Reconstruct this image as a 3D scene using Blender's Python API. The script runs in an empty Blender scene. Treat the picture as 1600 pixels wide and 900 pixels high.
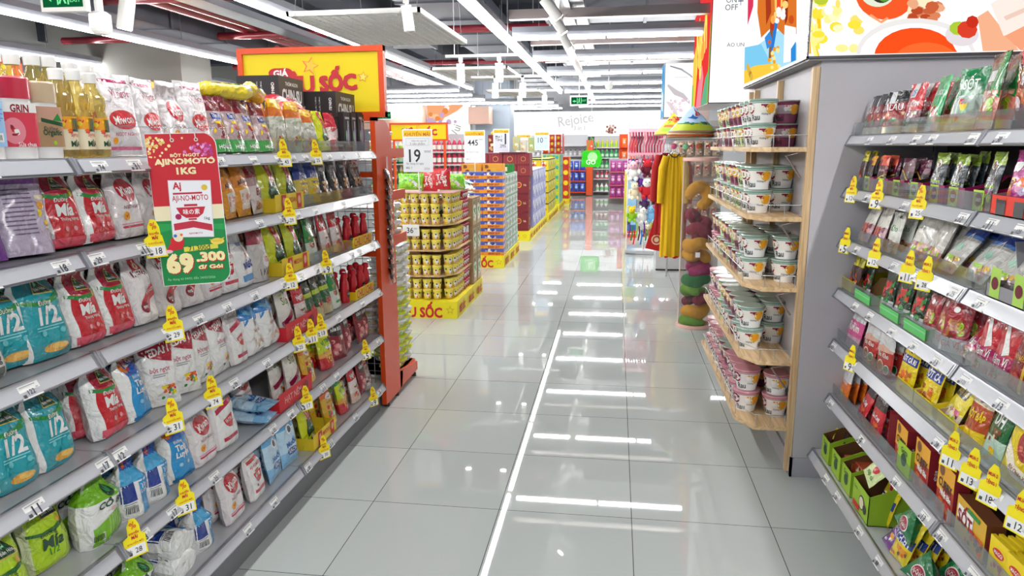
import bpy, math, random
import numpy as np
from mathutils import Vector, Matrix
from mathutils.geometry import tessellate_polygon

# ------------------------------------------------------------------ camera, world, lights, exposure
SC = bpy.context.scene
COL = SC.collection
CF, CYAW, CPIT, CROL, CH = 1112.88, math.radians(8.263), math.radians(11.265), math.radians(-0.386), 1.638
_f = Vector((-math.sin(CYAW)*math.cos(CPIT), math.cos(CYAW)*math.cos(CPIT), -math.sin(CPIT)))
_r = Vector((math.cos(CYAW), math.sin(CYAW), 0)); _u = _r.cross(_f)
_r2 = _r*math.cos(CROL)+_u*math.sin(CROL); _u2 = -_r*math.sin(CROL)+_u*math.cos(CROL)
cd = bpy.data.cameras.new('camera'); cam = bpy.data.objects.new('camera', cd); COL.objects.link(cam)
cd.sensor_width = 36; cd.lens = CF/1600*36; cd.clip_end = 200; cd.clip_start = .05
_m = Matrix((( _r2.x,_u2.x,-_f.x,0),(_r2.y,_u2.y,-_f.y,0),(_r2.z,_u2.z,-_f.z,CH),(0,0,0,1)))
cam.matrix_world = _m
SC.camera = cam
SC.view_settings.view_transform = 'Standard'; SC.view_settings.look = 'None'
SC.view_settings.gamma = 1; SC.view_settings.use_curve_mapping = False
SC.view_settings.exposure = 0.85
SC.cycles.use_denoising = True
SC.cycles.max_bounces = 6; SC.cycles.diffuse_bounces = 3; SC.cycles.glossy_bounces = 3
SC.cycles.transmission_bounces = 4; SC.cycles.transparent_max_bounces = 8
SC.cycles.caustics_reflective = False; SC.cycles.caustics_refractive = False
SC.cycles.sample_clamp_indirect = 4
wd = bpy.data.worlds.new('world'); SC.world = wd; wd.use_nodes = True
wd.node_tree.nodes['Background'].inputs[0].default_value = (.86, .9, 1, 1)
wd.node_tree.nodes['Background'].inputs[1].default_value = 0.36

def area(name, loc, sx, sy, power, rot=(0,0,0), col=(1,.985,.97)):
    l = bpy.data.lights.new(name, 'AREA'); l.shape = 'RECTANGLE'; l.size = sx; l.size_y = sy
    l.energy = power; l.color = col
    o = bpy.data.objects.new(name, l); COL.objects.link(o); o.location = loc; o.rotation_euler = rot
    return o
LZ = 2.85
STRIPS_Y = [(-1.3, -4, 17.0), (-3.09, -2, 15.5), (-5.42, -1, 11.5), (-7.6, 0, 16)]
CROSS_Y = [6.4, 8.45, 10.5, 12.6, 14.7, 16.8, 18.9, 21.0, 23.1]
area('added_light_behind', (1.3, -1.2, LZ-.012), .05, 6, 90)  # added unseen area lamp lighting the near aisle from behind; no fixture modelled

# ------------------------------------------------------------------ colours and materials
def lin(c):
    return tuple(((x/12.92) if x <= .04045 else ((x+.055)/1.055)**2.4) for x in c)
def H(s):
    return tuple(int(s[i:i+2], 16)/255 for i in (0, 2, 4))
W_ = H('f2f2f0')
PAL = dict(white=W_, black=H('17161a'), red=H('cf1f2c'), dred=H('8c1626'), maroon=H('6a1328'), pink=H('e0648c'), lpink=H('f0b8c8'),
    magenta=H('b01a5e'), purple=H('6b2f97'), lilac=H('b9a5cc'), blue=H('1f74c8'), dblue=H('1c3a94'), lblue=H('7fc0ea'), sky=H('4fb3e6'), teal=H('1aa3b0'),
    dteal=H('11717e'), green=H('1f8a3a'), dgreen=H('1d4a2a'), lime=H('9ccf2a'), ylime=H('c9dc1e'), lgreen=H('8fd6a0'), yellow=H('f4d414'), gold=H('e2b43a'),
    amber=H('f0a21e'), orange=H('f06a1e'), dorange=H('d9531a'), brown=H('7a4a26'), kraft=H('b08a5e'), dkraft=H('6b4a2c'), cream=H('f0e4c4'), grey=H('9a9a9c'),
    lgrey=H('d2d3d6'), mgrey=H('b6b8bc'), dgrey=H('4a4a4e'), char=H('2a292c'), skin=H('e8b890'), peach=H('e9bca6'), clear=H('dadcd8'), wood=H('d2ac78'))
def C(c):
    return PAL[c] if isinstance(c, str) else c

def nodes(name):
    m = bpy.data.materials.new(name); m.use_nodes = True
    nt = m.node_tree; b = nt.nodes['Principled BSDF']
    return m, nt, b
def attr_mat(name, rough=.4, bump=0, scale=20, coat=0, metal=0, stretch=(1,1,1), detail=3, dist=.01, mottle=0):
    m, nt, b = nodes(name)
    a = nt.nodes.new('ShaderNodeAttribute'); a.attribute_name = 'Col'
    src = a.outputs['Color']
    if bump or mottle:
        tc = nt.nodes.new('ShaderNodeTexCoord'); mp = nt.nodes.new('ShaderNodeMapping'); mp.inputs['Scale'].default_value = stretch
        oi = nt.nodes.new('ShaderNodeObjectInfo'); va = nt.nodes.new('ShaderNodeVectorMath'); va.operation = 'ADD'
        cx = nt.nodes.new('ShaderNodeCombineXYZ')
        mu = nt.nodes.new('ShaderNodeMath'); mu.operation = 'MULTIPLY'; mu.inputs[1].default_value = 13
        nt.links.new(oi.outputs['Random'], mu.inputs[0]); nt.links.new(mu.outputs[0], cx.inputs[0]); nt.links.new(mu.outputs[0], cx.inputs[1])
        nt.links.new(tc.outputs['Object'], va.inputs[0]); nt.links.new(cx.outputs[0], va.inputs[1]); nt.links.new(va.outputs[0], mp.inputs[0])
        nz = nt.nodes.new('ShaderNodeTexNoise'); nz.inputs['Scale'].default_value = scale; nz.inputs['Detail'].default_value = detail
        nz.inputs['Distortion'].default_value = .6
        nt.links.new(mp.outputs[0], nz.inputs['Vector'])
        if bump:
            bp = nt.nodes.new('ShaderNodeBump'); bp.inputs['Strength'].default_value = bump; bp.inputs['Distance'].default_value = dist
            nt.links.new(nz.outputs['Fac'], bp.inputs['Height']); nt.links.new(bp.outputs[0], b.inputs['Normal'])
        if mottle:
            mx = nt.nodes.new('ShaderNodeMix'); mx.data_type = 'RGBA'; mx.blend_type = 'MULTIPLY'
            rp = nt.nodes.new('ShaderNodeMapRange'); rp.inputs['To Min'].default_value = 1-mottle; rp.inputs['To Max'].default_value = 1
            mx.inputs[0].default_value = 1
            nt.links.new(nz.outputs['Fac'], rp.inputs[0]); nt.links.new(src, mx.inputs[6]); nt.links.new(rp.outputs[0], mx.inputs[7]); src = mx.outputs[2]
    nt.links.new(src, b.inputs['Base Color'])
    b.inputs['Roughness'].default_value = rough; b.inputs['Metallic'].default_value = metal
    b.inputs['Coat Weight'].default_value = coat; b.inputs['Coat Roughness'].default_value = .12
    return m
MAT = {}
MAT['film'] = attr_mat('plastic_film', .24, 1.0, 24, .7, dist=.022)
MAT['paper'] = attr_mat('printed_card', .5)
MAT['gloss'] = attr_mat('glossy_plastic', .25, coat=.3)
MAT['tag'] = attr_mat('tag_card', .6)
MAT['matte'] = attr_mat('matte_paint', .65)
MAT['orange'] = attr_mat('orange_powder_coat', .38, .12, 6, dist=.01)
MAT['metal'] = attr_mat('brushed_metal', .32, metal=.85)
MAT['cloth'] = attr_mat('woven_cloth', .85, .5, 160, dist=.004)
MAT['wall'] = attr_mat('painted_wall', .6, .05, 40, mottle=.04)
MAT['duct'] = attr_mat('galvanised_duct', .45, .1, 3, metal=.35, mottle=.25)
MAT['slab'] = attr_mat('concrete_slab', .9, .1, 4, mottle=.25)
def glow_mat(name, st):
    m = bpy.data.materials.new(name); m.use_nodes = True; nt = m.node_tree
    nt.nodes.remove(nt.nodes['Principled BSDF']); e = nt.nodes.new('ShaderNodeEmission')
    a = nt.nodes.new('ShaderNodeAttribute'); a.attribute_name = 'Col'
    nt.links.new(a.outputs['Color'], e.inputs[0]); e.inputs[1].default_value = st
    nt.links.new(e.outputs[0], nt.nodes['Material Output'].inputs[0]); return m
MAT['glow'] = glow_mat('lit_print', .62)
MAT['tube'] = glow_mat('led_tube', 34)
MAT['lamp'] = glow_mat('spot_lens', 30)
def wood_mat(name, sc):
    m, nt, b = nodes(name)
    tc = nt.nodes.new('ShaderNodeTexCoord'); mp = nt.nodes.new('ShaderNodeMapping'); mp.inputs['Scale'].default_value = sc
    w = nt.nodes.new('ShaderNodeTexNoise'); w.inputs['Scale'].default_value = 1; w.inputs['Detail'].default_value = 4; w.inputs['Distortion'].default_value = .8
    r = nt.nodes.new('ShaderNodeValToRGB'); e = r.color_ramp.elements
    e[0].position = .32; e[0].color = (*lin(H('bd9868')), 1); e[1].position = .62; e[1].color = (*lin(H('e2c49a')), 1)
    nt.links.new(tc.outputs['Object'], mp.inputs[0]); nt.links.new(mp.outputs[0], w.inputs['Vector']); nt.links.new(w.outputs['Fac'], r.inputs[0])
    nt.links.new(r.outputs[0], b.inputs['Base Color']); b.inputs['Roughness'].default_value = .5
    return m
MAT['wood'] = wood_mat('pine_board', (45, 2.5, 45)); MAT['woodz'] = wood_mat('pine_post', (60, 60, 2.5))
def glass_mat(name, tint=(1,1,1), body=0., gloss=.1, rough=.04):
    """thin clear sheet: mostly transparent, some mirror gloss, a little body colour"""
    m = bpy.data.materials.new(name); m.use_nodes = True; nt = m.node_tree; nt.nodes.remove(nt.nodes['Principled BSDF'])
    t = nt.nodes.new('ShaderNodeBsdfTransparent'); t.inputs[0].default_value = (*lin(tint), 1)
    d = nt.nodes.new('ShaderNodeBsdfDiffuse'); d.inputs[0].default_value = (*lin(tint), 1)
    g = nt.nodes.new('ShaderNodeBsdfGlossy'); g.inputs['Roughness'].default_value = rough
    m1 = nt.nodes.new('ShaderNodeMixShader'); m1.inputs[0].default_value = body; nt.links.new(t.outputs[0], m1.inputs[1]); nt.links.new(d.outputs[0], m1.inputs[2])
    m2 = nt.nodes.new('ShaderNodeMixShader'); nt.links.new(m1.outputs[0], m2.inputs[1]); nt.links.new(g.outputs[0], m2.inputs[2])
    lw = nt.nodes.new('ShaderNodeLayerWeight'); lw.inputs[0].default_value = .25; mr = nt.nodes.new('ShaderNodeMapRange'); mr.inputs['To Min'].default_value = gloss*.4; mr.inputs['To Max'].default_value = min(1, gloss*4)
    nt.links.new(lw.outputs['Fresnel'], mr.inputs[0]); nt.links.new(mr.outputs[0], m2.inputs[0]); nt.links.new(m2.outputs[0], nt.nodes['Material Output'].inputs[0])
    return m
MAT['acrylic'] = glass_mat('clear_acrylic', H('eef2f4'), .06, .12)
MAT['vinyl'] = glass_mat('clear_vinyl', H('f4f0ee'), .04, .07)
MAT['oil'] = glass_mat('golden_oil', H('f6e9a8'), .14, .12)
def floor_mat():
    m, nt, b = nodes('polished_floor_tile')
    geo = nt.nodes.new('ShaderNodeNewGeometry'); sp = nt.nodes.new('ShaderNodeSeparateXYZ'); nt.links.new(geo.outputs['Position'], sp.inputs[0])
    def joint(out, off):
        a = nt.nodes.new('ShaderNodeMath'); a.operation = 'ADD'; a.inputs[1].default_value = off+60
        d = nt.nodes.new('ShaderNodeMath'); d.operation = 'DIVIDE'; d.inputs[1].default_value = .6
        f = nt.nodes.new('ShaderNodeMath'); f.operation = 'FRACT'
        s = nt.nodes.new('ShaderNodeMath'); s.operation = 'SUBTRACT'; s.inputs[1].default_value = .5
        ab = nt.nodes.new('ShaderNodeMath'); ab.operation = 'ABSOLUTE'
        g = nt.nodes.new('ShaderNodeMath'); g.operation = 'GREATER_THAN'; g.inputs[1].default_value = .4972
        nt.links.new(out, a.inputs[0]); nt.links.new(a.outputs[0], d.inputs[0]); nt.links.new(d.outputs[0], f.inputs[0])
        nt.links.new(f.outputs[0], s.inputs[0]); nt.links.new(s.outputs[0], ab.inputs[0]); nt.links.new(ab.outputs[0], g.inputs[0])
        return g.outputs[0], d.outputs[0]
    jx, cx = joint(sp.outputs[0], -.102); jy, cy = joint(sp.outputs[1], -2.972)
    mx = nt.nodes.new('ShaderNodeMath'); mx.operation = 'MAXIMUM'; nt.links.new(jx, mx.inputs[0]); nt.links.new(jy, mx.inputs[1])
    fx = nt.nodes.new('ShaderNodeMath'); fx.operation = 'FLOOR'; fy = nt.nodes.new('ShaderNodeMath'); fy.operation = 'FLOOR'
    nt.links.new(cx, fx.inputs[0]); nt.links.new(cy, fy.inputs[0])
    cb = nt.nodes.new('ShaderNodeCombineXYZ'); nt.links.new(fx.outputs[0], cb.inputs[0]); nt.links.new(fy.outputs[0], cb.inputs[1])
    wn = nt.nodes.new('ShaderNodeTexWhiteNoise'); wn.noise_dimensions = '2D'; nt.links.new(cb.outputs[0], wn.inputs['Vector'])
    rr = nt.nodes.new('ShaderNodeMix'); rr.data_type = 'RGBA'
    rr.inputs[6].default_value = (*lin(H('b6bcba')), 1); rr.inputs[7].default_value = (*lin(H('bec4c2')), 1); nt.links.new(wn.outputs[0], rr.inputs[0])
    cm = nt.nodes.new('ShaderNodeMix'); cm.data_type = 'RGBA'; cm.inputs[7].default_value = (*lin(H('4e4f4e')), 1)
    nt.links.new(mx.outputs[0], cm.inputs[0]); nt.links.new(rr.outputs[2], cm.inputs[6]); nt.links.new(cm.outputs[2], b.inputs['Base Color'])
    nz = nt.nodes.new('ShaderNodeTexNoise'); nz.inputs['Scale'].default_value = 2.2; nz.inputs['Detail'].default_value = 1
    nt.links.new(geo.outputs['Position'], nz.inputs['Vector'])
    # every tile lies at a very slightly different tilt, so the lamp reflections break at the joints
    bp = nt.nodes.new('ShaderNodeBump'); bp.inputs['Strength'].default_value = .02; bp.inputs['Distance'].default_value = .003
    nt.links.new(nz.outputs['Fac'], bp.inputs['Height']); nt.links.new(bp.outputs[0], b.inputs['Normal'])
    b.inputs['Roughness'].default_value = .02; b.inputs['IOR'].default_value = 1.5
    return m
MAT['floor'] = floor_mat()

# ------------------------------------------------------------------ text glyph cache
_TX = {}
def text_tris(s, bold=.0, res=2):
    k = (s, bold, res)
    if k in _TX: return _TX[k]
    c = bpy.data.curves.new('t', 'FONT'); c.body = s; c.resolution_u = res; c.offset = min(bold, .012); c.align_x = 'CENTER'
    c.fill_mode = 'FRONT'
    o = bpy.data.objects.new('t', c); COL.objects.link(o)
    bpy.context.view_layer.update()
    dg = bpy.context.evaluated_depsgraph_get()
    me = bpy.data.meshes.new_from_object(o.evaluated_get(dg)); me.calc_loop_triangles()
    v = np.array([(p.co.x, p.co.y) for p in me.vertices]) if len(me.vertices) else np.zeros((1, 2))
    t = [tuple(q.vertices) for q in me.loop_triangles]
    bpy.data.objects.remove(o); bpy.data.curves.remove(c); bpy.data.meshes.remove(me)
    lo, hi = v.min(0), v.max(0)
    v = v-(lo+hi)/2
    _TX[k] = (v, t, hi[0]-lo[0], hi[1]-lo[1]); return _TX[k]

# ------------------------------------------------------------------ mesh builder
class MB:
    def __init__(s): s.v = []; s.f = []; s.c = []; s.m = []; s.s = []
    def add(s, vs, fs, col, mat='gloss', smooth=False):
        o = len(s.v); s.v.extend(tuple(p) for p in vs); col = C(col)
        for f in fs:
            s.f.append(tuple(i+o for i in f)); s.c.append(col); s.m.append(mat); s.s.append(smooth)
        return s
    def box(s, x0, x1, y0, y1, z0, z1, col='white', mat='gloss', cols=None):
        v = [(x0,y0,z0),(x1,y0,z0),(x1,y1,z0),(x0,y1,z0),(x0,y0,z1),(x1,y0,z1),(x1,y1,z1),(x0,y1,z1)]
        F = [(0,3,2,1),(4,5,6,7),(0,1,5,4),(1,2,6,5),(2,3,7,6),(3,0,4,7)]   # bottom top front(-y) right back left
        if cols:
            for f, c in zip(F, cols): s.add([v[i] for i in f], [(0,1,2,3)], c, mat)
        else: s.add(v, F, col, mat)
        return s
    def prism(s, poly, a, b, axis='y', col='white', mat='gloss', smooth=False):
        n = len(poly)
        def P(p, t):
            return {'y': (p[0], t, p[1]), 'x': (t, p[0], p[1]), 'z': (p[0], p[1], t)}[axis]
        v = [P(p, a) for p in poly]+[P(p, b) for p in poly]
        s.add(v, [(i, (i+1) % n, n+(i+1) % n, n+i) for i in range(n)], col, mat, smooth)
        tr = tessellate_polygon([[Vector((p[0], p[1], 0)) for p in poly]])
        s.add(v, [tuple(t) for t in tr]+[tuple(n+i for i in t[::-1]) for t in tr], col, mat)
        return s
    def lathe(s, prof, n=16, c=(0,0,0), col='white', mat='gloss', cols=None, capb=True, capt=True, sq=0, smooth=True, ax=1, ay=1):
        v = []
        for r, z in prof:
            for k in range(n):
                a = 2*math.pi*k/n; ca, sa = math.cos(a), math.sin(a)
                if sq: q = (abs(ca)**(2+sq*4)+abs(sa)**(2+sq*4))**(-1/(2+sq*4)); ca *= q; sa *= q
                v.append((c[0]+r*ca*ax, c[1]+r*sa*ay, c[2]+z))
        for j in range(len(prof)-1):
            s.add([v[j*n+k] for k in range(n)]+[v[(j+1)*n+k] for k in range(n)], [(k, (k+1) % n, n+(k+1) % n, n+k) for k in range(n)],
                  cols[j] if cols else col, mat, smooth)
        if capb: s.add(v[:n], [tuple(range(n))[::-1]], cols[0] if cols else col, mat)
        if capt: s.add(v[-n:], [tuple(range(n))], cols[-1] if cols else col, mat)
        return s
    def tube(s, pts, r, n=8, col='white', mat='gloss', cap=True, rs=None):
        pts = [Vector(p) for p in pts]; rings = []
        up = Vector((0,0,1)); t0 = (pts[1]-pts[0]).normalized()
        if abs(t0.dot(up)) > .95: up = Vector((1,0,0))
        side = t0.cross(up).normalized()
        for i, p in enumerate(pts):
            t = ((pts[min(i+1, len(pts)-1)]-pts[max(i-1, 0)])).normalized()
            side = (side-t*side.dot(t)).normalized(); w = t.cross(side); rr = rs[i] if rs else r
            rings.append([p+(side*math.cos(2*math.pi*k/n)+w*math.sin(2*math.pi*k/n))*rr for k in range(n)])
        for a, b in zip(rings, rings[1:]):
            s.add(a+b, [(k, n+k, n+(k+1) % n, (k+1) % n) for k in range(n)], col, mat, True)
        if cap: s.add(rings[0], [tuple(range(n))], col, mat); s.add(rings[-1], [tuple(range(n))[::-1]], col, mat)
        return s
    def sphere(s, c, r, col='white', mat='matte', n=10, m=7, sc=(1,1,1)):
        prof = [(max(1e-4, math.sin(math.pi*j/m))*r, -math.cos(math.pi*j/m)*r) for j in range(m+1)]
        v = []
        for a, z in prof:
            for k in range(n): v.append((c[0]+a*math.cos(2*math.pi*k/n)*sc[0], c[1]+a*math.sin(2*math.pi*k/n)*sc[1], c[2]+z*sc[2]))
        s.add(v, [(j*n+k, j*n+(k+1) % n, (j+1)*n+(k+1) % n, (j+1)*n+k) for j in range(m) for k in range(n)], col, mat, True)
        return s
    def tris(s, P2, T, mapper, lvl, col, mat, seg):
        P2 = [tuple(p) for p in P2]; out = []
        st = list(T)
        if seg:
            while st:
                a, b, c = st.pop(); E = []
                for i, j in ((a,b),(b,c),(c,a)): E.append(max(abs(P2[i][0]-P2[j][0])/seg[0], abs(P2[i][1]-P2[j][1])/seg[1]))
                k = max(range(3), key=lambda q: E[q])
                if E[k] <= 1: out.append((a,b,c)); continue
                i, j, o = ((a,b,c),(b,c,a),(c,a,b))[k]
                P2.append(((P2[i][0]+P2[j][0])/2, (P2[i][1]+P2[j][1])/2)); n = len(P2)-1
                st.append((i,n,o)); st.append((n,j,o))
        else: out = st
        s.add([mapper(p[0], p[1], lvl) for p in P2], out, col, mat, bool(seg))
    # print items: u in widths (-.5 .. .5), v in heights (0 .. 1)
    def prints(s, items, mapper, W, Hh, mat='film', seg=None, lvl0=1):
        for i, it in enumerate(items):
            k = it[0]; lvl = lvl0+i*.34
            if k == 'r':
                _, a, b, c, d, col = it; s.tris([(a,b),(c,b),(c,d),(a,d)], [(0,1,2),(0,2,3)], mapper, lvl, col, mat, seg)
            elif k == 'e':
                _, a, b, ru, rv, col = it; n = 18
                s.tris([(a,b)]+[(a+ru*math.cos(2*math.pi*q/n), b+rv*math.sin(2*math.pi*q/n)) for q in range(n)], [(0,q+1,(q+1) % n+1) for q in range(n)], mapper, lvl, col, mat, seg)
            elif k == 'o':   # oval with radius in widths, true circle
                _, a, b, ru, col = it; n = 18; rv = ru*W/Hh
                s.tris([(a,b)]+[(a+ru*math.cos(2*math.pi*q/n), b+rv*math.sin(2*math.pi*q/n)) for q in range(n)], [(0,q+1,(q+1) % n+1) for q in range(n)], mapper, lvl, col, mat, seg)
            elif k == 'p':
                _, pts, col = it
                tr = tessellate_polygon([[Vector((p[0]*W, p[1]*Hh, 0)) for p in pts]])
                s.tris(pts, [tuple(t) for t in tr], mapper, lvl, col, mat, seg)
            elif k == 't':
                _, a, b, wd_, txt, col = it[:6]; tall = it[6] if len(it) > 6 else 1; ang = it[7] if len(it) > 7 else 0; bold = it[8] if len(it) > 8 else .03
                v, t, tw, th = text_tris(txt, bold)
                if not t: continue
                tall = 1+(tall-1)*.5 if tall > 1 else tall
                sc = wd_*W/max(tw+bold, 1e-6); ca, sa = math.cos(math.radians(ang)), math.sin(math.radians(ang))
                # heavy lettering is built by thickening the strokes sideways and upwards
                hb = bold*.4
                offs = [(0, 0)] if bold < .04 else [(-hb, -hb), (hb, -hb), (-hb, hb), (hb, hb)] + ([(0, 0)] if bold > .055 else [])
                for oj, (ox, oy) in enumerate(offs):
                    P = []
                    for x, y in v:
                        x = (x+ox)*sc; y = (y+oy)*sc*tall; P.append((a+(x*ca-y*sa)/W, b+(x*sa+y*ca)/Hh))
                    s.tris(P, t, mapper, lvl+.12+oj*.045, col, mat, None)
            elif k == 'food':
                _, x0, y0, x1, y1, pal, n, seed = it; rg = random.Random(seed)
                for q in range(n):
                    a = rg.uniform(x0, x1); b = rg.uniform(y0, y1); r0 = math.sqrt((x1-x0)*W*(y1-y0)*Hh/n)*rg.uniform(.42, .85); ru = r0/W; rv = r0/Hh*rg.uniform(.6, 1.2); an = rg.uniform(0, 3)
                    pts = [(min(max(a+ru*math.cos(2*math.pi*w/8+an)*rg.uniform(.7, 1.1), x0), x1), min(max(b+rv*math.sin(2*math.pi*w/8+an)*rg.uniform(.7, 1.1), y0), y1)) for w in range(8)]
                    s.tris([(a, b)]+pts, [(0,w+1,(w+1) % 8+1) for w in range(8)], mapper, lvl+q*.03, pal[q % len(pal)], mat, None)
            elif k == 'bar':
                _, a, b, w, h = it
                s.tris([(a,b),(a+w,b),(a+w,b+h),(a,b+h)], [(0,1,2),(0,2,3)], mapper, lvl, 'white', mat, None)
                for q in range(9):
                    x = a+w*(.08+q*.1); s.tris([(x,b+h*.15),(x+w*(.03+.04*((q*7) % 3)/2),b+h*.15),(x+w*.05,b+h*.9),(x,b+h*.9)], [(0,1,2),(0,2,3)], mapper, lvl+.2, 'black', mat, None)
        return s
    def mesh(s, name):
        me = bpy.data.meshes.new(name); me.from_pydata(s.v, [], s.f)
        names = []
        for m in s.m:
            if m not in names: names.append(m)
        for m in names: me.materials.append(MAT[m])
        idx = {m: i for i, m in enumerate(names)}
        me.polygons.foreach_set('material_index', [idx[m] for m in s.m]); me.polygons.foreach_set('use_smooth', s.s)
        at = me.color_attributes.new('Col', 'FLOAT_COLOR', 'CORNER')
        cc = {}; buf = []
        for f, c in zip(s.f, s.c):
            if c not in cc: cc[c] = (*lin(c), 1.0)
            buf.extend(cc[c]*len(f))
        at.data.foreach_set('color', buf); me.update(); return me
def plane_map(o, U, V, W, Hh, N=None, eps=.0012):
    o = Vector(o); U = Vector(U).normalized(); V = Vector(V).normalized(); N = U.cross(V) if N is None else Vector(N)
    return lambda u, v, l: o+U*(u*W)+V*(v*Hh)+N*(eps*l)
def inv(mb, f):   # move all vertices
    mb.v = [tuple(f(Vector(p))) for p in mb.v]; return mb

# ------------------------------------------------------------------ objects
def tag(o, label=None, cat=None, group=None, kind=None):
    if label: o['label'] = label
    if cat: o['category'] = cat
    if group: o['group'] = group
    if kind: o['kind'] = kind
    return o
def obj(name, data, parent=None, loc=(0,0,0), rot=(0,0,0), label=None, cat=None, group=None, kind=None, scale=None):
    if isinstance(data, MB): data = data.mesh(name)
    o = bpy.data.objects.new(name, data); COL.objects.link(o)
    o.location = loc; o.rotation_euler = rot
    if scale: o.scale = scale if not isinstance(scale, (int, float)) else (scale,)*3
    if parent: o.parent = parent
    return tag(o, label, cat, group, kind)
def struct(name, mb, **k): return obj(name, mb, kind='structure', **k)
# a kind of goods: (name, category, mesh or None, [(part name, mesh, [(sub name, mesh)])], dims)
class Kind:
    def __init__(s, name, cat, desc, mesh, parts=(), w=.1, h=.2, t=.05): s.name, s.cat, s.desc, s.mesh, s.parts, s.w, s.h, s.t = name, cat, desc, mesh, parts, w, h, t
    def put(s, loc, rot=(0,0,0), label=None, group=None, scale=None, bare=False):
        o = obj(s.name, s.mesh, None, loc, rot, label, s.cat, group, None, scale)
        if not bare:
            for pn, pm, subs in s.parts:
                p = obj(pn, pm, o)
                for sn, sm in subs: obj(sn, sm, p)
        return o
ORD = ['', 'first', 'second', 'third', 'fourth', 'fifth', 'sixth', 'seventh', 'eighth', 'ninth', 'tenth', 'eleventh', 'twelfth', 'thirteenth', 'fourteenth', 'fifteenth', 'sixteenth', 'seventeenth', 'eighteenth', 'nineteenth', 'twentieth']
# ------------------------------------------------------------------ bags, pouches, packets
def bag_surface(w, h, t, style, seed, droop=0, nu=14, nv=18):
    rg = random.Random(seed)
    ph = [rg.uniform(0, 6.28) for _ in range(10)]; am = [rg.uniform(.5, 1) for _ in range(10)]
    def prof(v):
        if style == 'pillow': return (max(0, math.sin(math.pi*min(1, max(0, (v-.04)/.92))))**.5, 1-.06*math.sin(math.pi*v))
        if style == 'stand': return ((1-.06*math.exp(-v*30))*(max(0, 1-(v/.95)**2.0))**.75, 1-.05*math.sin(math.pi*v))
        if style == 'block':
            q = 1 if v < .62 else (max(.06, 1-(v-.62)/.24) if v < .86 else .06)
            q *= (1-.35*math.exp(-v*26)); ww = .93+.03*math.sin(v*9) if v < .7 else (.93-.13*math.sin(min(1, (v-.7)/.16)*math.pi/2) if v < .86 else .80+.16*(v-.86)/.14)
            return q, ww
        if style == 'flat': return ((max(0, math.sin(math.pi*min(1, max(0, (v-.03)/.94)))))**.3, 1)
        if style == 'neck':   # gathered top
            q = 1 if v < .58 else max(.16, 1-(v-.58)/.2); ww = 1 if v < .55 else (1-.55*min(1, (v-.55)/.2) if v < .78 else .45+.35*(v-.78)/.22)
            return q*(1-.3*math.exp(-v*24)), ww
    def pt(u, v, sg):
        q, ww = prof(v); au = abs(2*u)
        e = (max(0, 1-au**(3.2 if style in ('block', 'neck') else 2.2)))**.5
        y = t/2*q*e
        y += t*.07*q*e*(am[0]*math.sin(5*u+7*v+ph[0])+am[1]*math.sin(11*u-5*v+ph[1])*.6+am[2]*math.sin(3*u+15*v+ph[2])*.5)
        if style in ('pillow', 'stand', 'flat'): y += q*t*.04*math.cos(26*u+ph[3])*(math.exp(-(1-v)*9)+math.exp(-v*9))
        if style == 'neck' and v > .7: y += .006*math.sin(30*u+ph[3])
        if style == 'block' and v > .8: y += .003*math.sin(16*u+ph[3])
        yy = sg*y
        yy += h*.02*math.sin(3.1*v+ph[5])*v
        z = v*h; x = u*w*ww+w*.012*math.sin(14*v+ph[6])*(1 if v < .95 else .3)
        if droop and v > .68:
            d = (v-.68)/.32; yy -= droop*d*d*h*.22*(1+.3*math.sin(4*u+ph[7])); z -= abs(droop)*d*d*h*.11
        if v > .93 and not droop: yy += .004*math.sin(7*u+ph[8])
        return Vector((x, yy, z))
    F = [[pt(-.5+i/nu, j/nv, -1) for i in range(nu+1)] for j in range(nv+1)]
    B = [[pt(-.5+i/nu, j/nv, 1) for i in range(nu+1)] for j in range(nv+1)]
    return F, B
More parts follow.
